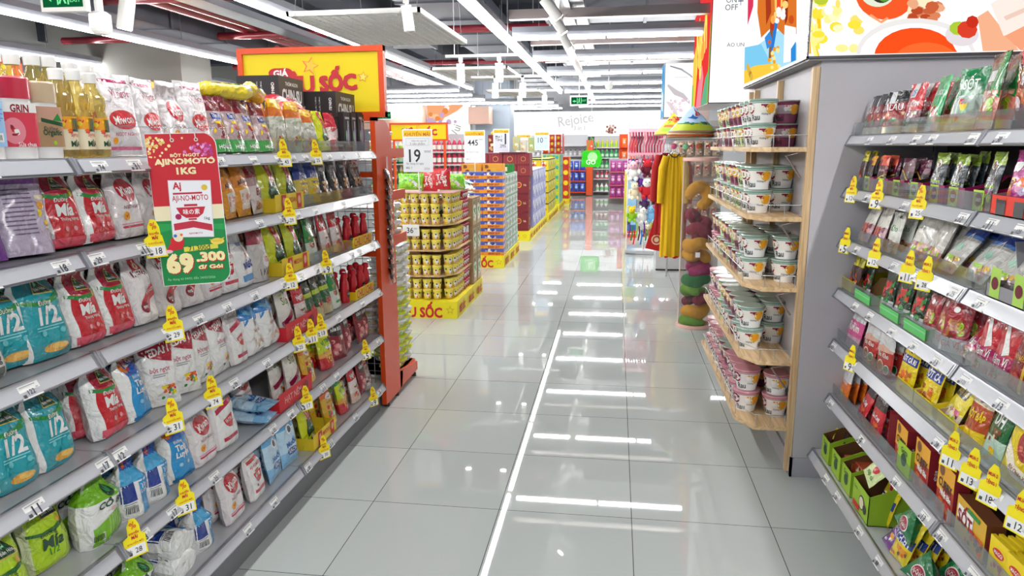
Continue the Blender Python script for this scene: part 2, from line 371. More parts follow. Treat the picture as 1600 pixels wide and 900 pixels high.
def bag_mesh(name, w, h, t, style, zones, items=(), side=None, seed=1, droop=0, mat='film', back=None, nu=14, nv=18, sidew=.43, seg=.07):
    F, B = bag_surface(w, h, t, style, seed, droop, nu, nv); mb = MB()
    def zc(v):
        for lim, c in zones:
            if v < lim: return c
        return zones[-1][1]
    for G, fl in ((F, 0), (B, 1)):
        vs = [p for row in G for p in row]; n = nu+1
        byc = {}
        for j in range(nv):
            for i in range(nu):
                u = abs(-.5+(i+.5)/nu); v = (j+.5)/nv
                c = zc(v) if not fl else (back or side or zc(v))
                if side and u > sidew and v < .9: c = side
                f = (j*n+i, j*n+i+1, (j+1)*n+i+1, (j+1)*n+i)
                byc.setdefault(c, []).append(f if not fl else f[::-1])
        base = len(mb.v); mb.v.extend(tuple(p) for p in vs)
        for c, fs in byc.items():
            for f in fs: mb.f.append(tuple(i+base for i in f)); mb.c.append(C(c)); mb.m.append(mat); mb.s.append(True)
    n = nu+1
    mb.add(F[0]+B[0], [(i+1, i, n+i, n+i+1) for i in range(nu)], side or zones[0][1], mat)
    for k in (0, nu):
        mb.add([r[k] for r in F]+[r[k] for r in B], [((j, j+1, nv+1+j+1, nv+1+j) if k == 0 else (j+1, j, nv+1+j, nv+1+j+1)) for j in range(nv)], side or zones[0][1], mat, True)
    def mp(u, v, l):
        x = min(max((u+.5)*nu, 0), nu-1e-6); y = min(max(v*nv, 0), nv-1e-6); i = int(x); j = int(y); a = x-i; b = y-j
        p00, p10, p01, p11 = F[j][i], F[j][i+1], F[j+1][i], F[j+1][i+1]
        p = p00*(1-a)*(1-b)+p10*a*(1-b)+p01*(1-a)*b+p11*a*b
        nn = (p10-p00).cross(p01-p00)
        nn = nn.normalized() if nn.length > 1e-9 else Vector((0,-1,0))
        return p+nn*(.0007+.00035*l)
    mb.prints(items, mp, w, h, mat, (seg, seg))
    return mb.mesh(name)
def leaf_logo(x, y, s):   # green mountain triangle
    return [('p', [(x-s, y-s*.42), (x+s, y-s*.5), (x+.1*s, y+s*.62)], H('d8c060')), ('p', [(x-s*.88, y-s*.38), (x+s*.88, y-s*.44), (x+.1*s, y+s*.54)], 'dgreen'),
            ('p', [(x-s*.3, y-.02), (x+s*.1, y-.0), (x+s*.05, y+s*.3)], 'lgreen'), ('t', x, y-s*.22, s*1.25, 'Biên Hòa', 'white', 1)]
def swoosh(y, c='green'):
    return [('p', [(-.44, y+.03), (-.2, y-.01), (.1, y+.0), (.36, y+.07), (.44, y+.13), (.44, y+.05), (.3, y-.02), (.05, y-.06), (-.25, y-.05), (-.44, y-.01)], c)]
def oval_logo(x, y, r, txt, c='red', tc='white', w=None, ang=0):
    return [('o', x, y, r, c), ('t', x, y, w or r*1.7, txt, tc, 1.2, ang, .05)]
KD = {}
def K(key, name, cat, desc, w, h, t, style, zones, items=(), **kw):
    vs = [bag_mesh(name, w, h, t, style, zones, items, seed=hash_(key)+i*7, **kw) for i in range(kw.pop('nvar', 1) if False else 1)]
    KD[key] = Kind(name, cat, desc, vs[0], (), w, h, t)
def hash_(s): return sum(ord(c)*(i+3) for i, c in enumerate(s)) % 9973
VEG = ['green', 'orange', 'red', 'yellow', 'lime', 'white']
MEAT = [H('b0442e'), H('d98a5a'), H('7c2a1e'), H('e8c9a0'), 'red', 'green']
FRUIT = ['orange', 'yellow', 'red', 'green', H('e07a2a'), 'purple']
def small_lines(x, y, w, n, c, dy=.018): return [('r', x, y-i*dy*1.6, x+w*(1-.2*(i % 2)), y-i*dy*1.6+dy*.7, c) for i in range(n)]
K('teal', 'sugar_bag', 'sugar bag', 'teal sugar bag lettered 1/2', .155, .25, .085, 'block', [(.66, 'teal'), (1, H('157f8c'))],
  swoosh(.60)+leaf_logo(.05, .76, .22)+[('t', -.03, .565, .32, 'Đường', 'white'), ('t', 0, .44, .42, '1/2', 'white', 1.1, 0, .05), ('o', -.15, .26, .05, H('6fd0d8')), ('o', .18, .26, .05, H('6fd0d8')),
   *small_lines(-.28, .32, .5, 2, H('8fdde2')), ('r', -.42, .03, .42, .16, H('3a9aa4')), ('e', .0, .1, .26, .045, H('e8ac4a')), ('e', .08, .11, .16, .03, H('f2c46a'))], side='white', droop=.7, sidew=.40)
K('mia', 'sugar_bag', 'sugar bag', 'red sugar bag lettered Mía', .15, .235, .085, 'block', [(.62, 'red'), (1, H('a81c3a'))],
  swoosh(.6)+leaf_logo(.0, .74, .2)+[('o', .2, .6, .07, 'gold'), ('t', -.08, .53, .28, 'Đường', 'white'), ('t', 0, .42, .4, 'Mía', 'white', 1.1, 0, .05), ('t', .05, .31, .44, 'Thượng Hạng', 'white', 1),
   ('o', -.1, .2, .045, H('f0a0a8')), ('o', .14, .2, .045, H('f0a0a8')), ('r', -.42, .02, .42, .11, H('e0566a'))], side='white', droop=.6, sidew=.36)
K('brown', 'sugar_bag', 'sugar bag', 'dark green sugar bag with tall white letters', .15, .24, .085, 'block', [(.12, H('5a5e58')), (.26, 'clear'), (.74, H('2c4a34')), (1, H('7c8a7c'))],
  [('p', [(-.44, .7), (-.1, .78), (.44, .72), (.44, .8), (-.44, .84)], H('c8d2c4')), ('t', -.02, .66, .66, 'ĐƯỜNG', 'white', 1.5, 0, .04), ('t', 0, .56, .74, 'KHÔNG', 'white', 1.5, 0, .04), ('t', .0, .455, .52, 'NGHI', 'white', 1.6, 0, .05),
   ('r', -.34, .32, .36, .38, H('d88a5a')), ('t', .1, .29, .3, 'TINH KHIẾT', 'white'), ('t', .18, .19, .26, '1 kg', 'char', 1.2)], side=H('d8d6cc'), sidew=.38)
K('luyen', 'sugar_bag', 'sugar bag', 'blue sugar bag lettered Tinh Luyện', .135, .235, .085, 'block', [(.6, H('2196d6')), (1, H('2a62b8'))],
  [('food', -.4, .66, .4, .92, FRUIT, 14, 5), ('e', .05, .76, .3, .05, 'dblue'), ('t', .05, .76, .48, 'Biên Hòa', 'white', 1.2, 12), ('t', -.08, .575, .28, 'Đường', 'white'), ('t', -.04, .49, .36, 'Tinh', 'white', 1.1, 0, .05), ('t', 0, .385, .46, 'Luyện', 'white', 1.1, 0, .05),
   ('o', -.14, .24, .05, H('9fd6f2')), ('o', .12, .24, .05, H('9fd6f2')), ('r', -.4, .02, .4, .06, H('186fae'))], side='white', droop=.4, sidew=.36)
K('luyenside', 'sugar_bag', 'sugar bag', 'blue and white sugar bag turned sideways', .13, .22, .1, 'neck', [(.58, W_), (.72, 'sky'), (1, H('2a62b8'))],
  [('r', -.44, .3, -.08, .56, 'dblue'), ('r', .05, .06, .44, .58, H('2196d6')), ('t', .25, .46, .34, 'Tinh', 'white'), ('t', .25, .38, .36, 'Luyện', 'white'), ('bar', -.4, .12, .3, .13), *small_lines(-.4, .27, .28, 2, 'grey'), ('food', -.3, .74, .3, .94, FRUIT, 12, 3)], side='white', sidew=.45)
K('coba', 'sugar_bag', 'sugar bag', 'white and lime green sugar bag', .15, .25, .105, 'neck', [(.58, W_), (1, H('7cc022'))],
  [('p', [(-.4, .02), (.45, .02), (.45, .34), (.2, .36), (-.1, .3), (-.4, .26)], H('7cc022')), *[('p', [(-.1+i*.09, .12), (-.08+i*.09, .12), (.0+i*.07, .33), (-.02+i*.07, .33)], H('bfe07a')) for i in range(5)],
   ('o', .05, .64, .12, 'dgreen'), ('o', .05, .65, .06, H('3f9a5a')), ('t', .08, .5, .6, 'CÔ BA', 'dgreen', 1.1, 0, .05), ('o', .1, .4, .05, H('e8b8b8')), ('bar', -.42, .08, .22, .1)])
K('limemia', 'sugar_bag', 'sugar bag', 'bright lime sugar bag lettered Mía', .155, .23, .08, 'block', [(1, H('b4d81e'))],
  leaf_logo(.12, .74, .25)+swoosh(.5, H('2a6a2a'))+[('t', -.08, .44, .34, 'Đường', 'dgreen'), ('t', 0, .32, .42, 'Mía', 'dgreen', 1.1, 0, .05), ('t', 0, .2, .2, '1/2', 'green'), ('o', .24, .56, .07, 'gold')], side=H('dfe8b8'), droop=.5, sidew=.41)
K('miwon', 'seasoning_bag', 'seasoning bag', 'white seasoning bag with large red oval', .15, .235, .06, 'block', [(.8, H('ece6e6')), (1, H('cfc4c6'))],
  [('t', .0, .8, .62, 'VỊ NGỌT', 'grey'), ('e', 0, .6, .34, .16, H('c4142e')), ('t', 0, .6, .56, 'Miwon', 'white', 1.5, 6, .06), ('t', 0, .38, .56, 'NGỌT NGAY', H('8a3040')), ('o', -.22, .27, .09, 'amber'), ('p', [(-.26, .29), (-.22, .25), (-.15, .32), (-.22, .275)], 'red'),
   ('r', -.38, .12, .38, .15, H('c8385a')), ('r', -.38, .165, .38, .18, H('e090a4'))], side=H('e2dada'), droop=.25, sidew=.46)
K('clearmsg', 'seasoning_bag', 'seasoning bag', 'clear seasoning bag with small red headed labels', .17, .25, .05, 'pillow', [(1, H('e9e4e6'))],
  [('r', -.36, .5, .36, .92, H('f6eef0')), ('r', -.36, .88, .36, .92, 'magenta'), ('t', .05, .74, .5, 'Vị ngọt', H('b04060')), ('t', 0, .8, .3, 'Bột ngọt', 'grey'), ('e', 0, .42, .34, .12, 'red'), ('t', 0, .42, .5, 'Miwon', 'white', 1.3, 5), ('t', 0, .24, .5, 'NGỌT NGAY', H('b04060')), ('o', -.25, .17, .06, 'amber'), ('r', -.36, .06, .4, .1, H('d86a8c'))], sidew=.5)
K('ajino', 'seasoning_bag', 'seasoning bag', 'white seasoning bag with red bowl mark', .14, .22, .06, 'block', [(.8, W_), (1, H('d8d0d0'))],
  [('r', -.36, .7, .36, .76, 'red'), ('t', 0, .62, .66, 'AJI-NO-MOTO', 'red', 1.3), ('p', [(-.27, .5), (.27, .5), (.2, .34), (.08, .3), (-.08, .3), (-.2, .34)], 'red'), ('r', -.14, .51, .14, .54, 'red'), ('t', 0, .43, .38, '味の素', 'white', 1.1), ('r', -.38, .14, .38, .2, H('d03a52')), ('o', -.25, .27, .045, 'magenta'), ('o', .33, .86, .06, 'gold')], side=H('e6e0e0'), droop=.2, sidew=.46)
K('ajired', 'seasoning_bag', 'seasoning bag', 'white seasoning bag with pink band', .15, .235, .06, 'block', [(.72, W_), (1, H('c9bfc0'))],
  [('p', [(-.38, .56), (.38, .68), (.38, .76), (-.38, .64)], H('c22a4e')), ('p', [(-.2, .44), (.28, .5), (.22, .36), (.1, .28), (-.05, .3), (-.16, .36)], 'red'), ('t', .04, .41, .34, '味の素', 'white', 1.1, 6), ('t', -.0, .8, .56, 'HƯƠNG VIỆT', 'grey'), ('r', -.3, .1, .3, .16, H('c22a4e'))], side=H('e6e0e0'), sidew=.46)
K('meizan', 'flour_bag', 'flour bag', 'white flour bag with red panels', .15, .24, .07, 'block', [(.8, H('efe9e8')), (1, H('d9cfd0'))],
  [('p', [(-.2, .96), (.12, .96), (.2, .68), (-.18, .66)], 'red'), ('e', 0, .8, .1, .07, 'cream'), ('r', -.3, .64, .38, .72, 'dred'), ('t', .04, .68, .6, 'MEIZAN', 'white', 1.2, 0, .05), ('p', [(-.3, .3), (-.1, .42), (.4, .52), (.4, .36), (.1, .3), (-.06, .2), (-.26, .16), (-.34, .22)], 'red'), ('t', .12, .42, .44, 'BỘT NGỌT', 'white', 1.2, 8), ('o', -.22, .22, .13, 'dred'), ('t', -.22, .22, .16, '99%', 'white')], side=H('e8e2e2'), sidew=.46)
K('vedan', 'seasoning_bag', 'seasoning bag', 'white seasoning bag with dark red arch', .145, .235, .06, 'pillow', [(1, W_)],
  [('p', [(-.45, .97), (.45, .97), (.45, .78), (.38, .62), (.1, .66), (-.2, .72), (-.42, .78)], H('b01c34')), ('t', 0, .79, .7, 'VEDAN', 'white', 1.3, 8, .05), ('t', 0, .53, .54, 'bột ngọt', H('c0506a')), *small_lines(-.2, .46, .4, 2, 'grey'), ('food', -.1, .1, .38, .3, VEG, 16, 4)], side=W_, sidew=.48)
K('ajingon', 'seasoning_bag', 'seasoning bag', 'blue and white seasoning bag with chef emblem', .15, .24, .07, 'block', [(.6, W_), (1, H('2f8ad0'))],
  [('p', [(-.44, .98), (.44, .98), (.44, .6), (.1, .52), (-.2, .68), (-.44, .5)], H('2d86d2')), ('p', [(-.44, .8), (.1, .7), (.44, .82), (.44, .76), (.1, .62), (-.44, .72)], H('7cc4ee')), ('e', .08, .52, .12, .07, 'char'), ('t', .05, .38, .5, 'Hạt nêm', H('b05a3a'), 1.2), ('food', -.3, .1, .3, .28, [H('e8d8c8'), H('d8b8a0'), W_], 12, 9)], side=W_, sidew=.47)
K('viet', 'seasoning_bag', 'seasoning bag', 'white seasoning bag with red tick', .15, .22, .06, 'block', [(.8, W_), (1, H('dcdfe6'))],
  [('p', [(-.15, .62), (-.04, .5), (.22, .86), (-.03, .6)], 'red'), ('t', 0, .4, .56, 'viet', 'dblue', 1.2, 6, .05), ('t', 0, .78, .4, 'NGON', 'blue'), ('r', -.4, .08, .4, .2, H('4a9ad8'))], side=W_, sidew=.47)
K('salt', 'salt_bag', 'salt bag', 'pale blue salt bag lettered Muối', .135, .22, .05, 'pillow', [(.3, H('8cc4ea')), (.7, H('c2e0f4')), (1, H('6ab0e2'))],
  [('e', .0, .7, .16, .1, H('e8f2fa')), ('e', .02, .7, .1, .07, 'dgrey'), ('t', 0, .44, .48, 'Muối', H('1f6ab8'), 1, 8, .05), ('e', .05, .26, .3, .07, H('2a5aa8')), ('t', .05, .26, .44, 'SẠCH', 'white')])
K('purple', 'snack_bag', 'snack bag', 'purple bag with orange lettering', .17, .25, .07, 'pillow', [(.85, H('7a3a9a')), (1, H('3a5a2a'))],
  [('t', 0, .68, .56, 'Green', H('e87a3a'), 1.2, 0, .05), ('t', 0, .56, .6, 'Farmer', H('e87a3a'), 1.2, 0, .05), ('e', -.05, .36, .3, .12, H('9a5ab8')), ('e', .12, .3, .2, .1, H('8a4aae')), ('t', 0, .8, .4, 'GẠO LỨT', 'white')])
K('purpleside', 'snack_bag', 'snack bag', 'lilac bag turned to its printed back', .16, .25, .07, 'stand', [(.75, H('c9bcd2')), (1, H('8a5a9c'))],
  [*[('r', -.3, .66-i*.045, .2, .675-i*.045, H('7a6a88')) for i in range(11)], ('food', .25, .25, .45, .6, ['amber', 'yellow', 'cream'], 6, 2)])
K('chef', 'seasoning_bag', 'seasoning bag', 'lime yellow seasoning bag with red banner', .13, .225, .06, 'stand', [(1, H('d2da1c'))],
  [('p', [(-.15, .98), (.25, .98), (.3, .56), (.0, .52)], 'red'), ('t', .08, .68, .3, 'MEIZAN', 'white', 1.3, -60), ('e', .1, .86, .09, .05, 'skin'), ('p', [(-.1, .6), (.44, .5), (.44, .3), (-.25, .22), (-.3, .34)], 'dgreen'), ('t', .08, .4, .44, 'Hạt Nêm', 'lgreen', 1.2, 8), ('food', -.3, .1, .2, .24, [H('e0c8a0'), 'cream', 'brown'], 8, 6)])
K('cracker', 'snack_bag', 'snack bag', 'amber bag with white window', .12, .2, .05, 'pillow', [(.55, H('f0a32a')), (1, H('e0881a'))],
  [('t', 0, .68, .7, 'AKCook', H('3a1a10'), 1.2, 10, .05), ('p', [(-.35, .5), (.35, .55), (.4, .15), (-.3, .12)], H('efe2d4')), ('food', -.3, .18, .3, .46, [H('e8b8a8'), H('d88a7a'), H('f0dcd0')], 9, 5)])
K('whitered', 'snack_bag', 'snack bag', 'white bag with dark red cap', .12, .21, .05, 'pillow', [(.55, H('e4d8d4')), (.75, H('b89a9a')), (1, 'dred')],
  [('e', .05, .42, .26, .12, H('b8a0a4')), ('t', 0, .42, .5, 'Bột', 'dred', 1.2), ('food', -.3, .08, .3, .26, [H('b06a4a'), H('d0a080')], 7, 3)])
K('tempura', 'flour_bag', 'flour bag', 'navy and yellow flour pouch', .12, .2, .05, 'pillow', [(.35, 'yellow'), (.6, H('e8d060')), (1, 'dblue')],
  [('t', 0, .66, .6, 'AONE', 'white', 1.2), ('e', 0, .5, .36, .1, 'yellow'), ('t', 0, .5, .56, 'TEMPURA', 'dblue', 1.2), ('food', -.36, .1, .36, .36, ['amber', 'cream', H('7cc0e0')], 10, 4)])
K('black', 'noodle_pouch', 'noodle pouch', 'black pouch with noodle picture', .11, .215, .05, 'stand', [(.1, H('5a6a80')), (1, 'black')],
  [('t', 0, .78, .6, 'CHIN-SU', 'white', 1.4, 0, .05), ('t', 0, .66, .4, 'bún tươi', 'grey'), ('food', -.3, .22, .3, .5, [H('c88a4a'), H('e8c890'), H('8a4a2a'), W_], 12, 5)])
K('knorr', 'seasoning_bag', 'seasoning bag', 'green and white seasoning pouch', .12, .21, .05, 'stand', [(.45, H('dfe6d8')), (1, H('188a3c'))],
  [('t', 0, .8, .55, 'KNORR', 'white', 1.5, 0, .05), ('food', -.35, .3, .35, .6, MEAT, 12, 7), ('r', -.3, .12, .3, .18, 'green')])
K('redpouch', 'seasoning_bag', 'seasoning bag', 'red and white seasoning pouch', .115, .21, .05, 'stand', [(.3, H('e8c8b8')), (.62, H('f0e4e0')), (1, 'red')],
  [('t', 0, .74, .6, 'Ngon', 'white', 1.3, 10, .05), ('food', -.36, .12, .36, .45, MEAT, 12, 8)])
K('clearbean', 'bean_bag', 'bean bag', 'clear bag with dark red header', .145, .24, .08, 'stand', [(.66, H('cbc6c2')), (1, H('98243c'))],
  [('o', .14, .36, .2, 'white'), ('o', .14, .36, .18, H('e8e2e0')), ('t', .14, .38, .22, 'TB', 'red', 1.4, 0, .06), ('t', .05, .16, .5, '1 KG', 'dgrey', 1.2)])
K('dates', 'date_bag', 'dried fruit bag', 'dark red dried fruit bag with green foot', .13, .215, .06, 'stand', [(.2, H('3f9a4a')), (.7, H('b8a0a0')), (1, H('7a1a30'))],
  [('r', -.3, .58, .3, .68, 'dblue'), ('t', 0, .63, .5, 'Tân Ký', 'white'), ('food', -.35, .24, .35, .54, [H('6a1a2a'), 'orange', 'yellow', H('a03a3a')], 13, 2), ('t', 0, .1, .6, 'HOÀNG', 'white')])
K('soup', 'snack_bag', 'crispy seaweed bag', 'yellow and clear vegetable bag', .14, .235, .07, 'pillow', [(.3, H('c8b89a')), (.68, H('c9cbbc')), (.84, H('d8701c')), (1, H('f0b41c'))],
  [('e', -.1, .86, .26, .06, 'yellow'), ('t', -.05, .86, .36, 'Vifon', 'red', 1.2, 8), ('e', .05, .46, .24, .08, H('e8e8e4')), ('food', -.36, .08, .36, .3, ['red', 'yellow', 'lime', 'cream'], 12, 8), ('food', -.3, .35, .36, .6, [H('d4d8cc'), H('e8e8e0'), H('b8c49a')], 9, 2)])
K('pinksnack', 'snack_bag', 'snack bag', 'red and white striped snack bag', .11, .2, .06, 'pillow', [(.3, H('d82a3c')), (.6, H('f0dada')), (1, H('c82a3c'))],
  [('t', 0, .6, .7, 'Sakura', 'red', 1.4, 20, .05), ('food', -.3, .12, .3, .4, [H('e8a08a'), 'white', 'red'], 10, 4)])
K('chicken', 'seasoning_bag', 'seasoning bag', 'amber seasoning bag with chicken picture', .13, .225, .06, 'stand', [(.35, H('e8b42a')), (.66, 'gold'), (.8, H('e8762a')), (1, 'red')],
  [('e', .05, .68, .28, .07, 'white'), ('t', .05, .68, .4, '3 MIỀN', 'red', 1.2), ('food', -.3, .14, .3, .48, [W_, H('b8b09a'), 'green', 'red', H('8a6a3a')], 14, 6), ('t', 0, .55, .5, 'Hạt Nêm Gà', 'dred')])
K('yellowgreen', 'seasoning_bag', 'seasoning bag', 'yellow green seasoning bag', .13, .22, .06, 'stand', [(.28, 'red'), (.4, H('e8a83a')), (.8, H('cfe01e')), (1, H('188a3c'))],
  [('t', 0, .62, .66, 'Vị Tôm', 'green', 1.3, 10, .05), ('t', 0, .22, .6, 'TÔM', 'yellow', 1.3), ('food', -.36, .36, .36, .52, ['lime', 'white', 'orange'], 8, 4)])
K('salam', 'meat_pack', 'meat seasoning packet', 'black and red packet with raw meat picture', .13, .22, .045, 'pillow', [(1, H('8a1a2a'))],
  [('p', [(-.4, .96), (.4, .96), (.4, .56), (-.4, .66)], 'black'), ('t', 0, .8, .66, 'NẤM ĐÙI', 'white', 1.4, 0, .05), ('food', -.38, .12, .38, .6, [H('d86a72'), H('e8a0a0'), H('b83a48'), H('e8d0c0')], 16, 3)])
K('clearred', 'bean_bag', 'bean bag', 'clear bag with red header band', .145, .22, .08, 'stand', [(.7, H('a89a98')), (1, H('a81c34'))],
  [('r', -.4, .66, .4, .8, 'red'), ('t', 0, .73, .6, 'ĐẬU ĐỎ', 'white', 1.2), ('food', -.4, .1, .4, .6, [H('8a6a62'), H('c8c0bc'), H('6a3a34'), H('e0d8d4')], 22, 7)])
def gelite():
    b = MB(); pts = [(-.13+.26*i/12, 0, .03) for i in range(13)]; rs = [.026*min(1, math.sin(math.pi*(i+.35)/12.7)*2.2)+.002 for i in range(13)]
    b.tube(pts, .026, 12, H('ecd428'), 'film', True, rs)
    def mp(u, v, l): a = math.pi*(.12+.7*v); r = .0268+.0004*l; return Vector((u*.2, -r*math.cos(a), .03+r*math.sin(a)))
    b.prints([('t', -.14, .55, .5, 'Gelite', 'dgrey', 1, 0, .05), ('r', .16, .3, .3, .8, 'green'), ('r', .36, .0, .5, 1, 'lgrey')], mp, .2, .06, 'film', (.2, .12))
    KD['gelite'] = Kind('jelly_packet', 'jelly powder packet', 'yellow tube packet', b.mesh('jelly_packet'), (), .24, .06, .05)
gelite()
K('soupwhite', 'seasoning_bag', 'seasoning bag', 'white pouch with crimson swirl', .13, .215, .06, 'stand', [(1, H('eceae2'))],
  [('p', [(-.44, .3), (0, .42), (.44, .62), (.44, .5), (.1, .3), (-.44, .2)], H('9a1c4a')), ('t', 0, .7, .5, 'Súp', H('6a8a3a'), 1.2), ('food', -.1, .04, .44, .22, VEG, 10, 3), ('food', -.3, .84, .4, .96, ['lime', 'green', 'yellow'], 8, 4)])
K('greenblack', 'seasoning_bag', 'seasoning bag', 'dark green pouch with yellow stripe', .09, .2, .04, 'stand', [(.3, H('c8b88a')), (.6, H('1d5a2c')), (.7, H('b8d02a')), (1, H('163a20'))],
  [('t', 0, .82, .6, 'Vị Heo', 'white', 1.2), ('food', -.36, .2, .36, .5, MEAT, 9, 9)])
def ketchup():
    b = MB(); P = [(.030, 0), (.034, .01), (.034, .07), (.029, .11), (.018, .135), (.017, .14)]
    b.lathe(P, 14, col='red', mat='gloss', ay=.65)
    def mp(u, v, l): a = -math.pi/2+u*2.0; return Vector((.0345*math.cos(a), .0345*.65*math.sin(a)-.0004*l, .01+v*.1))
    b.prints([('e', 0, .4, .3, .24, 'black'), ('t', 0, .4, .45, 'CHILI', 'white', 1.2)], mp, .07, .1, 'gloss', (.1, .2))
    cp = MB().lathe([(.019, 0), (.019, .022), (.012, .03)], 12, col='red')
    cpm = cp.mesh('cap'); cpm.transform(Matrix.Translation((0, 0, .14)))
    KD['ketchup'] = Kind('sauce_bottle', 'sauce bottle', 'red sauce bottle with black oval label', b.mesh('sauce_bottle'), [('cap', cpm, [])], .07, .17, .045)
ketchup()
def oilbottle(key, capc, desc, liq='oil', h=.245, lab=True):
    b = MB(); P = [(.034, 0), (.038, .008), (.038, .118), (.032, .132), (.037, .15), (.036, .17), (.031, h-.07), (.017, h-.045), (.015, h-.025)]
    b.lathe(P, 16, col='gold', mat=liq)
    parts = []
    cm = MB().lathe([(.02, 0), (.021, .026), (.019, .031)], 16, col=capc).mesh('cap'); cm.transform(Matrix.Translation((0, 0, h-.034))); parts.append(('cap', cm, []))
    if lab:
        l = MB()
        l.lathe([(.0386, .022), (.0386, .112)], 20, col='cream', mat='paper', capb=False, capt=False)
        def mp(u, v, e): a = -math.pi/2+u*2.4; return Vector(((.039+.0003*e)*math.cos(a), (.039+.0003*e)*math.sin(a), .022+v*.09))
        l.prints([('r', -.5, .62, .5, 1, 'amber'), ('r', -.1, .55, .5, .95, 'dgreen'), ('food', -.5, .5, -.1, .9, ['yellow', 'orange', 'red'], 6, 2), ('t', 0, .44, .34, 'Syrup', 'red', 1), ('t', 0, .2, .38, 'MÍA', 'dgreen', 1, 0, .05)], mp, .094, .09, 'paper', (.12, .5))
        parts.append(('label', l.mesh('label'), []))
    KD[key] = Kind('syrup_bottle' if lab else 'oil_bottle', 'bottle', desc, b.mesh('syrup_bottle'), parts, .076, h, .078)
oilbottle('syrup', 'white', 'labelled syrup bottle with white cap')
oilbottle('oil', 'white', 'plain golden oil bottle with white cap', h=.285, lab=False)
oilbottle('soyb', 'black', 'clear bottle with black cap', 'vinyl', h=.26, lab=False)
def canister(key, c, top, items, desc, w=.118, h=.2, t=.095):
    b = MB(); P = [(w*.5, 0), (w*.5, .012), (w*.49, h-.06), (w*.47, h-.045)]
    b.lathe(P, 24, col='white', sq=.35, ay=t/w)
    tp = MB().lathe([(w*.5, 0), (w*.5, .05), (w*.46, .055)], 24, col=top, sq=.35, ay=t/w).mesh('lid'); tp.transform(Matrix.Translation((0, 0, h-.05)))
    lb = MB(); mpf = lambda u, v, l: Vector((u*w*.93, -t*.5-.0012-.0004*l+.006*abs(u*2)**6, .03+v*(h-.09)))
    lb.prints([('r', -.5, 0, .5, 1, c)]+items, mpf, w*.93, h-.09, 'paper', (.08, .3), lvl0=0)
    KD[key] = Kind('powder_canister', 'canister', desc, b.mesh('powder_canister'), [('lid', tp, []), ('label', lb.mesh('label'), [])], w, h, t)
canister('bluecan', H('9cc8f0'), H('6aa8ea'), [('r', .1, .1, .4, .3, 'white'), ('bar', .12, .12, .24, .15), *small_lines(.05, .8, .4, 6, H('5a8ad0'), .03)], 'white canister with pale blue lid and label')
canister('pinkcan', H('d83a50'), H('c82a46'), [('r', -.5, .78, .5, 1, 'white'), ('t', -.0, .87, .5, 'GRIN', 'dred', 1.2, 0, .05), ('e', -.2, .36, .3, .3, H('e88a98')), ('food', -.3, .25, -.02, .5, ['red', 'dred', 'white'], 6, 3), ('t', .1, .06, .5, 'Sữa chua', 'white')], 'white canister with crimson lid and label')
canister('brownjar', H('b08c66'), H('cbb494'), [('r', -.5, .6, .5, 1, H('c79a84')), ('p', [(-.3, .62), (.5, .5), (.5, .6), (-.3, .72)], 'dgreen'), ('p', [(.1, .66), (.45, .64), (.3, .84)], 'green'), ('t', 0, .44, .5, 'Đường', 'dgrey'), ('t', .05, .34, .66, 'Organic', 'dgreen', 1.2, 0, .04), ('o', .1, .1, .06, 'lime')], 'brown jar of organic sugar', w=.1, h=.195)
def carton_box(w, t, h, cols, front, side=(), name='carton', mat='paper'):   # origin bottom centre, front -y
    b = MB().box(-w/2, w/2, -t/2, t/2, 0, h, cols=cols, mat=mat)
    b.prints(front, plane_map((0, -t/2, 0), (1,0,0), (0,0,1), w, h), w, h, mat)
    for sg in (1, -1):
        b.prints(side, plane_map((sg*w/2, 0, 0), (0,sg,0), (0,0,1), t, h), t, h, mat)
    return b.mesh(name)
bk = H('2a2224')
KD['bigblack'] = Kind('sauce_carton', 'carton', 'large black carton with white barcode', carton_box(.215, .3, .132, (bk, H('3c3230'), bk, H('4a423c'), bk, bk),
   [('r', -.46, .06, -.3, .42, 'lgrey'), ('bar', -.44, .2, .1, .2), *[('t', -.02+.1*i, .5, .34, 'NƯỚC TƯƠNG', 'lgrey', 1, 90, 0) for i in range(2)], ('t', .36, .5, .3, 'CHIN-SU', 'white', 1.5, -90, .05)],
   [('t', 0, .75, .5, 'THƠM NGON', 'white', 1.1), ('t', 0, .3, .8, 'CHIN-SU', 'white', 1.8, 0, .05)]), (), .215, .132, .3)
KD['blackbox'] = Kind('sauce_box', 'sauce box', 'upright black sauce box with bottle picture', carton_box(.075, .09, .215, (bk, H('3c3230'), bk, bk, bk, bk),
   [('t', 0, .85, .7, 'CHIN-SU', 'white', 1.4, 0, .05), ('e', .1, .35, .2, .3, H('5a4a6a')), ('e', .1, .42, .12, .26, 'lilac'), ('r', .05, .62, .16, .78, 'white'), ('e', -.2, .4, .1, .14, 'lgreen')], [('t', 0, .5, .6, 'CHIN-SU', 'white', 1.4, 90, .05)]), (), .075, .215, .09)
